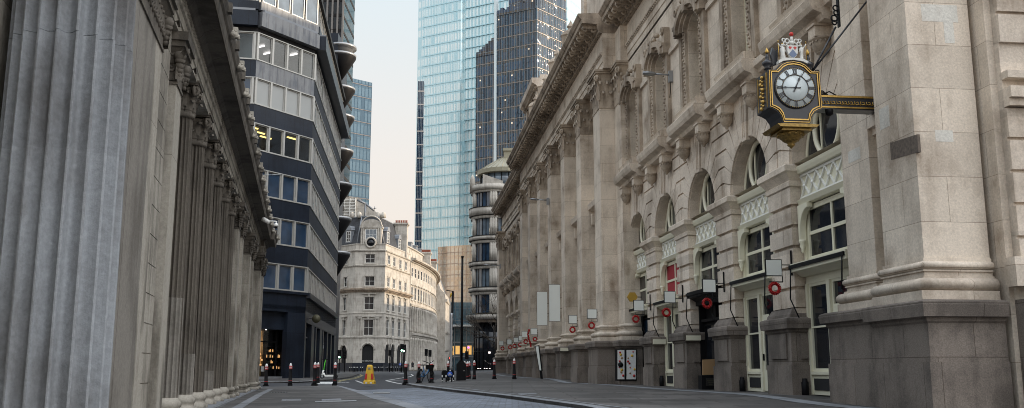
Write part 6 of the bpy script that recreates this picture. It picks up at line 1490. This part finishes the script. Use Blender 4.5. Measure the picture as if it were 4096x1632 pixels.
# CCTV on the bank cornice
u, z = LW.pix(1080, 880, .45); q = LW.at(u, .45, z); t = thing('security_camera', 'white dome security camera on a short arm at the end of the bank cornice', 'camera', q, -12.4)
s_ = q.y / 3800; b = MB(); P = lambda px, py: tuple(atY(px, py, q.y))
b.cyl(P(1050, 875), P(1078, 890), 10 * s_, 10, 8 * s_); b.tube([P(1070, 884), P(1105, 886), P(1105, 894)], 3 * s_, 6); b.build('arm', M['white'], t)
b = MB(); c = atY(1104, 900, q.y); b.lathe(c.x, c.y, [(3 * s_, c.z + 9 * s_), (8 * s_, c.z + 5 * s_), (10 * s_, c.z - 2 * s_), (9 * s_, c.z - 6 * s_)], 14); b.build('hood', M['white'], t)
b = MB(); b.ball((c.x, c.y, c.z - 9 * s_), 6.5 * s_, 10); b.build('lens_dome', M['black'], t)

# ------------------------------------------------------------------ bollards
def make_bollard():
    t = thing('bollard', 'x', 'bollard', (0, 0, 0))
    b = MB(); b.box(-.16, .16, -.16, .16, -.15, .05); b.lathe(0, 0, [(.155, .05), (.14, .10), (.135, .17), (.125, .18), (.095, .80), (.092, .82)], 18); b.build('post', M['black'], t)
    b = MB(); b.lathe(0, 0, [(.134, .205), (.136, .215), (.132, .225)], 18); b.build('red_ring', M['red'], t)
    b = MB(); b.lathe(0, 0, [(.095, .80), (.105, .81), (.108, .83), (.10, .835), (.10, .90), (.112, .905), (.125, .92), (.118, .94), (.09, .945)], 18); c = b.build('red_collar', M['red'], t)
    b = MB(); b.lathe(0, 0, [(.1015, .84), (.1025, .845), (.1025, .893), (.1015, .897)], 18); b.build('white_band', M['cap_w'], c)
    b = MB()
    for i in range(8): a = math.pi / 4 * i; b.box(.1 * math.cos(a) - .013, .1 * math.cos(a) + .013, .1 * math.sin(a) - .013, .1 * math.sin(a) + .013, .852, .886)
    b.build('red_emblem', M['red'], c)
    b = MB(); R = []
    for z, r in ((.94, .082), (.97, .088), (1.01, .085), (1.05, .068), (1.08, .045), (1.10, .012)): R.append([(r * (1 + .05 * (i % 2)) * math.cos(6.28318 * i / 20), r * (1 + .05 * (i % 2)) * math.sin(6.28318 * i / 20), z) for i in range(20)])
    b.ring(R); b.build('white_cap', M['cap_w'], t)
    return t
BP = [(1063, 1544, 88, 'leftmost bollard, beside the end of the bank colonnade'), (1160, 1540, 86, 'black bollard standing alone second from the left, before the office shopfront'), (1258, 1538, 88, 'black bollard in front of another one at the navy corner pier'),
      (1271, 1523, 73, 'black bollard partly hidden behind the one at the navy corner pier'), (1339, 1538, 88, 'black bollard beside the parked electric scooter at the road edge'),
      (1622, 1535, 89, 'black bollard right of the road, left of the bicycle'), (1675, 1533, 86, 'black bollard touching the left side of the blue bicycle'), (1725.5, 1530, 84, 'black bollard touching the right side of the blue bicycle'), (1792, 1524, 79, 'black bollard behind the low bicycle sign barrier'),
      (1852, 1516, 72, 'leftmost of the bollards half hidden behind the black cabinet base'), (1858.5, 1516, 71, 'bollard half hidden just right of the black cabinet base'), (1869, 1521, 74, 'front bollard of the cluster right of the black cabinet'), (1877, 1517, 72, 'bollard behind the front one of the cluster right of the cabinet'), (1897, 1519, 77, 'single bollard clear to the right of the cabinet cluster'),
      (1977, 1516, 77, 'bollard alone before the dark lobby of the rounded tower'), (2057, 1514, 79, 'rightmost bollard, on the pavement by the exchange signs')]
proto = make_bollard(); sf = []
for i, (px, py, hp, lab) in enumerate(BP):
    # stand at the distance its height in the survey gives, feet on the ground there
    Y = 3822 * 1.10 / hp; p = atY(px, py, Y); t = proto if i == 0 else None
    sf.append((p, lab))
for o_ in proto.children:
    o_.data.transform(Matrix.Diagonal((.74, .74, 1, 1)))
    for c_ in o_.children: c_.data.transform(Matrix.Diagonal((.74, .74, 1, 1)))
proto.location = sf[0][0]; proto['label'] = sf[0][1]; proto['group'] = 'black and red bollards with white caps'
for p, lab in sf[1:]: copy_thing(proto, p, random.uniform(-20, 20), lab)
# small posts in front of the corner block
def make_post():
    t = thing('small_post', 'thin dark post with white rings in the row before the corner block', 'post', (0, 0, 0), 0, 'row of thin posts before the corner block')
    b = MB(); b.lathe(0, 0, [(.07, -.3), (.07, .95), (.05, 1.0), (0, 1.02)], 8); b.build('shaft', M['black'], t)
    b = MB(); b.lathe(0, 0, [(.075, .72), (.075, .84)], 8); b.build('white_ring', M['cap_w'], t); return t
pp = make_post(); xs_ = [1398, 1404, 1412, 1418, 1424, 1430, 1442, 1450, 1496, 1503, 1514, 1524, 1531, 1544, 1550, 1560, 1566, 1572, 1582, 1590, 1599, 1604]
for i, x in enumerate(xs_):
    q = atY(x, 1488 - (x > 1520) * 2, 176); q.z = gz(q.x, q.y) - .02
    if i == 0: pp.location = q
    else: copy_thing(pp, q)

# ------------------------------------------------------------------ yellow block, scooter, bicycle, barrier
def frame_at(px, py, Y):
    p = atY(px, py, Y); return p, Y / 3822
p, s_ = frame_at(1478, 1534, 45); t = thing('yellow_barrier_block', 'yellow plastic tapered barrier block with red panels in the middle of the road', 'barrier', p, 8)
f = lambda x, y, z: p + Vector((x, y, z))
b = MB(f); b.ring([[(-w_, -d, z), (w_, -d, z), (w_, d, z), (-w_, d, z)] for w_, d, z in ((.25, .25, -.02), (.25, .25, .10), (.235, .235, .13), (.215, .2, .15), (.125, .13, .80), (.10, .10, .85), (.06, .06, .865))], False); b.build('body', M['yellow'], t)
b = MB(f)
for x in (-.17, .05): b.box(x, x + .1, -.262, -.245, .0, .06)
b.build('foot_slot', M['cap_w'], t)
for s2 in (-1, 1):
    b = MB(f); b.add([(s2 * .205, -.192, .20), (s2 * .10, -.192, .20), (s2 * .085, -.165, .46), (s2 * .165, -.165, .46), (s2 * .205, -.235, .20), (s2 * .10, -.235, .20), (s2 * .085, -.20, .46), (s2 * .165, -.20, .46)], [(0, 1, 2, 3), (4, 5, 6, 7), (0, 1, 5, 4), (1, 2, 6, 5), (2, 3, 7, 6), (3, 0, 4, 7)]); b.build('red_panel', M['red'], t)
b = MB(f); b.box(-.05, .05, -.17, -.145, .66, .74); b.build('badge', M['steel'], t)
# electric scooter
p, s_ = frame_at(1316, 1514, 57); t = thing('electric_scooter', 'white and green electric scooter parked on the pavement by the navy office', 'scooter', p, 20)
f = lambda x, y, z: p + Vector((x, y * .3, z))
for x in (-.42, .42 - .02):
    b = MB(f); b.torus((x, 0, .12), .095, .03, 'o', 18, 6); wh = b.build('wheel', M['tyre'], t); b = MB(f); b.cyl((x, -.1, .12), (x, .1, .12), .06, 10); b.build('hub', M['steel'], wh)
b = MB(f); b.ring([[(x, -.25, z), (x, .25, z), (x, .25, z + .07), (x, -.25, z + .07)] for x, z in ((-.25, .12), (.3, .12))], False); b.tube([(.3, 0, .16), (.42, 0, .25)], .03, 6); b.build('deck', M['white'], t)
b = MB(f); b.tube([(-.42, 0, .2), (-.34, 0, .5)], .05, 8); b.tube([(-.25, 0, .16), (-.34, 0, .32)], .05, 8); b.build('fork', M['white'], t)
b = MB(f); b.tube([(-.34, 0, .5), (-.24, 0, 1.12)], .028, 8); b.build('stem', M['green'], t)
b = MB(f); b.tube([(-.45, 0, 1.13), (-.05, 0, 1.12)], .022, 6); b.tube([(-.24, -.4, 1.12), (-.24, .5, 1.12)], .02, 6); b.build('handlebar', M['black'], t)
# bicycle seen from behind at an angle
p, s_ = frame_at(1702, 1532, 48); t = thing('bicycle', 'blue framed hire bicycle with black basket parked between two bollards', 'bicycle', p, 0)
ax = Vector((.42, .90, 0)).normalized(); sd = Vector((.90, -.42, 0)).normalized()
f = lambda x, y, z: p + ax * x + sd * y + Vector((-.0, 0, z))
for x in (-.55, .52):
    b = MB(f); R = []
    b.torus((x, 0, .34), .32, .022, 'o', 28, 6); wh = b.build('tyre', M['tyre'], t)
    b = MB(f); b.torus((x, 0, .34), .29, .012, 'o', 28, 5)
    for i in range(8): a = math.pi * i / 4; b.cyl((x, 0, .34), (x + .29 * math.cos(a), 0, .34 + .29 * math.sin(a)), .008, 4)
    b.build('spokes', M['black'], wh)
b = MB(f); b.tube([(-.55, 0, .34), (-.1, 0, .32), (-.22, 0, .78)], .028, 8); b.tube([(-.55, .05, .34), (-.2, 0, .62)], .018, 6); b.tube([(-.1, 0, .32), (.30, 0, .62), (.36, 0, .84)], .026, 8); b.build('frame', M['bikeblue'], t)
b = MB(f); b.tube([(.52, .05, .34), (.40, .02, .62), (.33, 0, .95)], .022, 8); b.build('fork', M['black'], t)
b = MB(f); b.tube([(.22, -.32, 1.10), (.30, -.22, 1.06), (.34, 0, .98), (.30, .22, 1.06), (.22, .32, 1.10)], .02, 8); b.build('handlebar', M['black'], t)
b = MB(f); b.ring([[(x, -w_, z), (x, w_, z), (x, w_, z + .05), (x, -w_, z + .05)] for x, w_, z in ((-.38, .09, .86), (-.25, .08, .86), (-.08, .025, .87))]); b.tube([(-.22, 0, .75), (-.24, 0, .88)], .018, 6); b.build('saddle', M['black'], t)
b = MB(f); b.ring([[(.42 - q, -q, z), (.42 + q, -q, z), (.42 + q, q, z), (.42 - q, q, z)] for q, z in ((.12, .66), (.17, .9))], False); b.build('basket', M['black'], t)
b = MB(f); b.prism([(-.85, .30), (-.8, .52), (-.62, .68), (-.42, .70), (-.42, .66), (-.6, .62), (-.72, .5), (-.75, .3)], -.04, .04); b.build('mudguard', M['black'], t)
b = MB(f); b.tube([(-.1, -.1, .2), (-.1, 0, .32), (-.1, .1, .44)], .012, 5); b.box(-.16, -.04, .1, .2, .43, .45); b.build('pedal', M['black'], t)
# low barrier with a blue cycle disc
Yb = 51.0; t = thing('cycle_barrier', 'low black barrier with white bands and a blue bicycle disc', 'barrier', atY(1792, 1531, Yb), 0)
def ff(px, dy, py): q = atY(px, py, Yb + dy); return q
b = MB(ff); P = [(1766, 1513), (1766, 1488), (1772, 1481), (1785, 1480), (1785, 1512)]
b.prism([(x, y) for x, y in P], 0, .12); b.prism([(1782, 1513), (1782, 1486), (1790, 1480), (1812, 1480), (1817, 1488), (1817, 1512), (1808, 1512), (1808, 1509), (1790, 1509), (1790, 1513)], -.35, -.23); b.build('panel', M['black'], t)
b = MB(ff)
for x, y in ((1767, 1512), (1782, 1512), (1803, 1508), (1812, 1512)): b.box(x, x + 5, -.34, -.24, y, 1532)
b.build('leg', M['black'], t)
b = MB(ff)
for x, y in ((1767, 1500), (1782, 1500), (1812, 1500), (1767, 1521), (1812, 1521)): b.box(x - .3, x + 4.6, -.37, -.352, y, y + 9 if y < 1510 else y + 4)
b.box(1798, 1804, -.37, -.352, 1480, 1484); b.box(1798, 1803, -.37, -.352, 1521, 1525); b.build('white_band', M['cap_w'], t)
c = ff(1800, -.38, 1497); sc = 10.5 * Yb / 3822
b = MB(); b.cyl(tuple(c), tuple(c + Vector((0, .02, 0))), sc, 24); ds = b.build('blue_disc', M['blue'], t)
b = MB(lambda x, y, z: c + Vector((x, y, z)))
for x in (-.055, .055): b.torus((x, -.01, -.03), .038, .007, 'o', 14, 4)
b.tube([(-.055, -.01, -.03), (-.02, -.01, .03), (.035, -.01, .03), (.055, -.01, -.03)], .006, 4); b.tube([(-.02, -.01, .03), (.0, -.01, -.03), (.035, -.01, .03)], .006, 4); b.build('bicycle_symbol', M['cap_w'], ds)
# tall black pole on its cabinet
Yp = 53; q0 = atY(1845, 1527, Yp); t = thing('camera_pole', 'tall plain black pole rising from a black cabinet base on the pavement', 'pole', q0, 0)
s2 = Yp / 3822
b = MB(lambda x, y, z: q0 + Vector((x * s2, y, z * s2))); b.ring([[(-w_, -.27, z), (w_, -.27, z), (w_, .27, z), (-w_, .27, z)] for w_, z in ((19, -2), (19, 68), (17, 70), (6, 84))], False); cb_ = b.build('cabinet', M['black'], t)
b = MB(lambda x, y, z: q0 + Vector((x * s2, y, z * s2))); b.box(8, 15, -.28, -.272, 42, 44); b.build('cabinet_handle', M['alu'], cb_)
b = MB(); top = atY(1846, 1030, Yp); b.cyl((q0.x, q0.y, q0.z + 60 * s2), (q0.x, q0.y, top.z), .075, 12, .06); b.cyl((q0.x, q0.y, top.z), (q0.x, q0.y, top.z + .08), .085, 10); b.build('pole', M['black'], t)
# wrapped lamp column with black arm
Yl = 78; q0 = atY(1803, 1500, Yl); t = thing('wrapped_lamp_column', 'slim black lamp column wrapped in silver film with a short arm', 'street light', q0, 0)
tp = atY(1806, 1165, Yl); b = MB(); b.cyl(tuple(q0), (q0.x + .1, q0.y, tp.z), .09, 8); b.tube([(q0.x + .1, q0.y, tp.z), (q0.x - .45, q0.y, tp.z + .08)], .04, 6); b.tube([tuple(atY(1812, 1182, Yl)), (q0.x + .1, q0.y, tp.z - .35)], .05, 5); b.build('column', M['black'], t)
b = MB(); R = []
for k in range(26):
    z = q0.z + .4 + (tp.z - q0.z - 2.2) * k / 25; R.append([(q0.x + .02 + (.125 + .025 * math.sin(k * 2.3 + i)) * math.cos(6.28 * i / 9), q0.y + .12 * math.sin(6.28 * i / 9), z) for i in range(9)])
b.ring(R); b.build('silver_wrap', M['foil'], t)
b = MB(); b.tube([(q0.x - .1, q0.y - .05, tp.z - .5), (q0.x - .02, q0.y - .05, tp.z - .15)], .07, 6); b.build('yellow_tag', M['yellow'], t)

# ------------------------------------------------------------------ traffic lights
def signal(px, pytop, pybot, Y, lit, label, grp='traffic lights at the junction', pole=None, lens=None):
    c = atY(px, pybot, Y); z0 = gz(c.x, c.y); tz = atY(px, pytop, Y).z; t = thing('traffic_light', label, 'traffic light', (c.x, Y, z0), 0, grp)
    b = MB(); b.cyl((c.x, Y, z0 - .1), (c.x, Y, tz - .2), .06, 8); b.build('pole', M['black'], t)
    b = MB(); b.box(c.x - .22, c.x + .22, Y - .15, Y + .15, tz - 1.0, tz); 
    b.build('backboard', M['black'], t)
    for k, cc in enumerate(('off', 'off', 'g')):
        z = tz - .18 - k * .32; on = (lit == 'g' and k == 2) or (lit == 'r' and k == 0)
        b = MB(); b.cyl((c.x, Y - .17, z), (c.x, Y - .15, z), .11, 12); b.build('lens', M['egreen'] if on and lit == 'g' else (M['ered'] if on else M['dark']), t)
        b = MB(); b.lathe(c.x, 0, [], 4) if 0 else b.torus((c.x, Y - .2, z), .12, .015, 'o', 10, 4, 0, 180); b.build('visor', M['black'], t)
    return t
signal(1606, 1376, 1484, 122, 'g', 'left one of the two green traffic lights in front of the corner block')
signal(1615, 1378, 1484, 121, 'g', 'right one of the two green traffic lights in front of the corner block')
signal(1704, 1396, 1478, 140, None, 'left one of two dark unlit traffic lights before the curved terrace')
signal(1719, 1399, 1478, 138, None, 'right one of two dark unlit traffic lights before the curved terrace')
signal(1799, 1428, 1484, 150, 'r', 'traffic light showing red by the silver wrapped column')
signal(1377, 1402, 1490, 118, None, 'dark unlit traffic light in the shade left of the corner block')
signal(1867, 1405, 1484, 118, None, 'dark unlit traffic light right of the tall black pole')
signal(1382 - 26, 1400, 1490, 112, 'g', 'small green traffic light at the edge of the navy office block')
c = atY(1558, 1486, 150); t = thing('signal_post', 'black post with a hooked arm before the arches of the corner block', 'post', (c.x, 150, gz(c.x, 150)), 0)
b = MB(); z = gz(c.x, 150); b.tube([(c.x, 150, z), (c.x, 150, z + 4.3)], .08, 6); b.tube([(c.x + .1, 150, z + 2.4), (c.x + .45, 150, z + 2.2), (c.x + .5, 150, z)], .06, 6); b.box(c.x - .2, c.x + .22, 149.8, 150.1, z + 2.5, z + 3.4); b.build('post', M['black'], t)
c = atY(1601, 1459, 126); t = thing('blue_road_sign', 'round blue road sign with a white arrow low beside the green traffic lights', 'sign', (c.x, 126, gz(c.x, 126)), 0)
b = MB(); b.cyl((c.x, 126, c.z), (c.x, 126.03, c.z), .20, 18); d_ = b.build('disc', M['blue'], t); b = MB(); b.tube([(c.x + .1, 125.98, c.z + .1), (c.x - .08, 125.98, c.z - .08)], .02, 5); b.tube([(c.x - .1, 125.98, c.z + .02), (c.x - .09, 125.98, c.z - .09), (c.x + .02, 125.98, c.z - .1)], .02, 5); b.build('arrow', M['cap_w'], d_)
b = MB(); b.cyl((c.x, 126.06, gz(c.x, 126)), (c.x, 126.06, c.z), .04, 6); b.build('post', M['black'], t)
c = atY(1848 + 53, 1378, 200); t = thing('pink_lamp', 'small pink glowing lamp in front of the skyscraper lobby', 'lamp', (atY(1874, 1390, 128).x, 128, 3.2), 0)
q = atY(1874, 1390, 128); b = MB(); b.ball(tuple(q), .14, 8); b.build('bulb', M['epink'], t); b = MB(); b.tube([(q.x, 128, gz(q.x, 128)), (q.x, 128, q.z - .1)], .03, 5); b.build('post', M['black'], t)

# ------------------------------------------------------------------ two walkers
def person(px, pyfeet, pyhead, H, coatm, label, wide, stride):
    Y = 3822 * H / (pyfeet - pyhead); c = atY(px, pyfeet, Y); z0 = gz(c.x, Y) + (.12 if Y > 175 else 0); t = thing('person', label, 'person', (c.x, Y, z0), 0)
    k = H / 1.75
    J = {'pel': (0, 0, .95), 'wai': (0, 0, 1.12), 'che': (0, 0, 1.36), 'nec': (0, 0, 1.50), 'hea': (0, -.01, 1.62), 'top': (0, 0, 1.73),
         'ls': (-.18, 0, 1.43), 'le': (-.24, .03, 1.15), 'lh': (-.22, -.08, .90), 'rs': (.18, 0, 1.43), 're': (.24, .03, 1.15), 'rh': (.22, -.06, .90),
         'lt': (-.1, 0, .92), 'lk': (-.1, -stride, .50), 'lf': (-.1, -stride * .6, .09), 'lo': (-.1, -stride * .6 - .16, .04), 'rt': (.1, 0, .92), 'rk': (.1, stride * .6, .50), 'rf': (.1, stride, .09), 'ro': (.1, stride - .16, .04)}
    Rr = {'pel': .16, 'wai': .14, 'che': .17, 'nec': .065, 'hea': .10, 'top': .07, 'ls': .075, 'le': .055, 'lh': .04, 'rs': .075, 're': .055, 'rh': .04, 'lt': .095, 'lk': .065, 'lf': .045, 'lo': .04, 'rt': .095, 'rk': .065, 'rf': .045, 'ro': .04}
    ns = list(J); E = [('pel', 'wai'), ('wai', 'che'), ('che', 'nec'), ('nec', 'hea'), ('hea', 'top'), ('che', 'ls'), ('ls', 'le'), ('le', 'lh'), ('che', 'rs'), ('rs', 're'), ('re', 'rh'), ('pel', 'lt'), ('lt', 'lk'), ('lk', 'lf'), ('lf', 'lo'), ('pel', 'rt'), ('rt', 'rk'), ('rk', 'rf'), ('rf', 'ro')]
    me = bpy.data.meshes.new('body'); me.from_pydata([tuple(x * k for x in J[n]) for n in ns], [(ns.index(a), ns.index(b2)) for a, b2 in E], []); me.materials.append(coatm)
    o = bpy.data.objects.new('body', me); COL.objects.link(o); o.parent = t
    md = o.modifiers.new('skin', 'SKIN'); 
    for i, n in enumerate(ns): v = me.skin_vertices[0].data[i]; v.radius = (Rr[n] * wide * k, Rr[n] * k); v.use_root = (n == 'pel')
    md2 = o.modifiers.new('sub', 'SUBSURF'); md2.levels = 1; md2.render_levels = 2
    b = MB(lambda x, y, z: Vector((c.x + x * k, Y + y * k, z0 + z * k))); b.lathe(0, 0, [(.19 * wide, 1.44), (.21 * wide, 1.2), (.2 * wide, .95), (.24 * wide, .62), (.22 * wide, .61)], 14); b.build('coat', coatm, t)
    b = MB(lambda x, y, z: Vector((c.x + x * k, Y + y * k, z0 + z * k))); b.ball((0, .02, 1.66), .115, 10, 1.1); b.build('hair', M['bark'], t)
    b = MB(lambda x, y, z: Vector((c.x + x * k, Y + y * k, z0 + z * k))); b.ball((0, -.06, 1.62), .085, 10, 1.25); b.ball((0, -.15, 1.61), .02, 5)
    for s2 in (-1, 1): b.ball((s2 * .22 * wide, -.08, .87), .04, 6)
    b.build('face_and_hands', M['skin'], t)
    return t
person(1650, 1482, 1446, 1.78, M['coat'], 'person in dark clothes walking, the taller one of the pair by the curved terrace', 1.0, .16)
person(1636, 1480, 1451, 1.62, M['coat'], 'person in a long dark coat walking, the shorter left one of the pair', 1.05, .10)
q = A2.at(A2.pix(1036, 1450, -1.9)[0], -1.9, -.42); t = person(1036, 1500, 1414, 1.62, M['mustard'], 'person in a mustard coat standing inside the shop behind the glass', 1.15, .03)
t.location = q

# ------------------------------------------------------------------ bare street tree
q = Vector((-1.9, 111, 0)); q.z = gz(q.x, q.y); t = thing('bare_tree', 'leafless street tree with fine dark twigs in front of the rounded tower', 'tree', q, 0)
b = MB(lambda x, y, z: q + Vector((x, y, z))); random.seed(11)
tr = MB(lambda x, y, z: q + Vector((x, y, z))); tr.tube([(0, 0, -.1), (.05, 0, 2.2), (.0, .05, 4.0)], .13, 8); tr.build('trunk', M['bark'], t)
def br(p_, d, L, r, n):
    e = p_ + d * L; m_ = p_ + d * L * .5 + Vector((random.uniform(-1, 1), random.uniform(-1, 1), random.uniform(-.5, .5))) * L * .07
    b.cyl(tuple(p_), tuple(m_), r, 5, r * .8); b.cyl(tuple(m_), tuple(e), r * .8, 5, r * .55)
    if n:
        for _ in range(3 if n > 2 else 4):
            nd = (d + Vector((random.uniform(-1, 1), random.uniform(-1, 1), random.uniform(-.4, .7))) * .65).normalized(); br(p_.lerp(e, random.uniform(.45, 1)), nd, L * random.uniform(.62, .85), r * .58, n - 1)
for a, (dx, dz) in enumerate([(-.7, 1), (.5, 1.1), (-.15, 1.3), (-1.0, .5), (.8, .6), (-.5, .15), (.1, .9)]): br(Vector((0, .03, 2.6 + .25 * a)), Vector((dx, random.uniform(-.6, .6), dz)).normalized(), 2.5, .06, 4)
b.build('crown', M['bark'], t, False)

# ------------------------------------------------------------------ things on the exchange pavement
# leaning information totem
u0_, _ = RW.pix(2150, 1500, 2.2); q = G(2172, 1518); t = thing('totem_sign', 'tall narrow leaning panel sign on a dark foot by the colonnade', 'sign', q, -6)
s2 = q.y / 3822; f = lambda x, y, z: q + Vector(((x - 2172) * s2, y, (1518 - z) * s2 + .03))
b = MB(f); b.box(2138, 2190, -.3, .3, 1518, 1522); b.prism([(2162, 1518), (2172, 1518), (2168, 1484), (2158, 1484)], -.05, .05); b.build('foot', M['black'], t)
b = MB(f); b.prism([(2141, 1388), (2158, 1384), (2171, 1486), (2156, 1487)], -.09, .09); b.build('panel', M['black'], t)
b = MB(f); b.prism([(2143, 1390), (2154, 1389), (2165, 1484), (2158, 1484)], -.095, -.091); b.build('pale_face', M['signw'], t)
# poster display box
u1 = RW.pix(2545, 1460, .0)[0]; u2 = RW.pix(2468, 1460, .0)[0]
uB = 16.75; t = thing('poster_display', 'black framed glass display with white posters of scattered fruit at the pier foot', 'display', RW.at(uB, .35, -.7), -6.36)
def Pm(px, d, py): o, z = RW.cross(px, py, uB); return RW.at(uB - d, o, z)
b = MB(Pm); b.prism([(2468, 1397), (2547, 1397), (2547, 1523), (2468, 1523)], -.4, 0); fr = b.build('case', M['black'], t)
for x0_, x1_ in ((2470, 2497), (2506, 2543)):
    b = MB(Pm); b.prism([(x0_, 1400), (x1_, 1400), (x1_, 1517), (x0_, 1517)], 0, .03); pn = b.build('poster', M['cap_w'], fr)
    random.seed(int(x0_)); cols_ = ['red', 'yellow', 'tan', 'red', 'berry']
    for i in range(9):
        px_ = random.uniform(x0_ + 5, x1_ - 5); py_ = 1408 + i * 12 + random.uniform(-3, 3); c0 = Pm(px_, .032, py_); n_ = (Pm(px_, .05, py_) - c0)
        b = MB(); b.cyl(tuple(c0), tuple(c0 + n_), random.uniform(.03, .06), 12); b.build('printed_fruit', M[cols_[i % 5]], pn)
c0 = Pm(2481, .05, 1459); b = MB(); b.cyl(tuple(c0), tuple(Pm(2481, .08, 1459)), .12, 18); b.build('black_knob', M['black'], fr)
# tan board and black planter box at the black shop
bu = 6.2; t = thing('tan_panel', 'plain tan board leaning in the doorway of the black shopfront', 'board', RW.at(bu, -.3, -.1), -6.36)
def Qm(px, d, py): o, z = RW.cross(px, py, bu); return RW.at(bu - d, o, z)
b = MB(Qm); b.prism([(2809, 1439), (2866, 1436), (2867, 1498), (2809, 1500)], 0, .05); b.build('board', M['tan'], t)
t = thing('black_planter', 'black box with a small worn plaque at the foot of the black shopfront', 'box', RW.at(bu, -.3, -.7), -6.36)
b = MB(Qm); b.prism([(2804, 1502), (2864, 1500), (2864, 1560), (2804, 1558)], -.3, .1); bx = b.build('box', M['black'], t)
b = MB(Qm); b.prism([(2820, 1512), (2856, 1512), (2856, 1545), (2820, 1543)], .1, .12); pq = b.build('plaque', M['iron'], bx)
b = MB(Qm)
for y, a0, a1 in ((1519, 2824, 2852), (1527, 2827, 2850), (1536, 2831, 2846)):
    x = a0
    while x < a1: b.prism([(x, y), (x + 1.8, y), (x + 1.8, y + 3.4), (x, y + 3.4)], .12, .124); x += 3
b.build('worn_lettering', M['brass'], pq)
# pale ledge boxes on pier caps
for i, (x0_, y0_, x1_, y1_, lab) in enumerate([(2610, 1357, 2662, 1377, 'cream box on the pedestal cap right of the poster display'), (2742, 1342, 2800, 1362, 'cream box on the pedestal cap left of the black shopfront'), (2242, 1391, 2272, 1404, 'pale flat box on the pedestal cap below the right tall banner')]):
    if i < 2:
        up = [12.5, 7.82][i]; o0_, z0_ = RW.cross(x0_, y0_, up); o1_, z1_ = RW.cross(x1_, y1_, up)
    else: up = RW.pix(2242, 1395, 1.4)[0]; o0_, z0_ = RW.cross(x0_, y0_, up); o1_, z1_ = RW.cross(x1_, y1_, up)
    t = thing('ledge_box', lab, 'box', RW.at(up, (o0_ + o1_) / 2, z1_), -6.36)
    b = R_(); b.box(up - .12, up + .05, min(o0_, o1_), max(o0_, o1_), min(z0_, z1_), max(z0_, z1_)); b.build('casing', M['cream'], t)
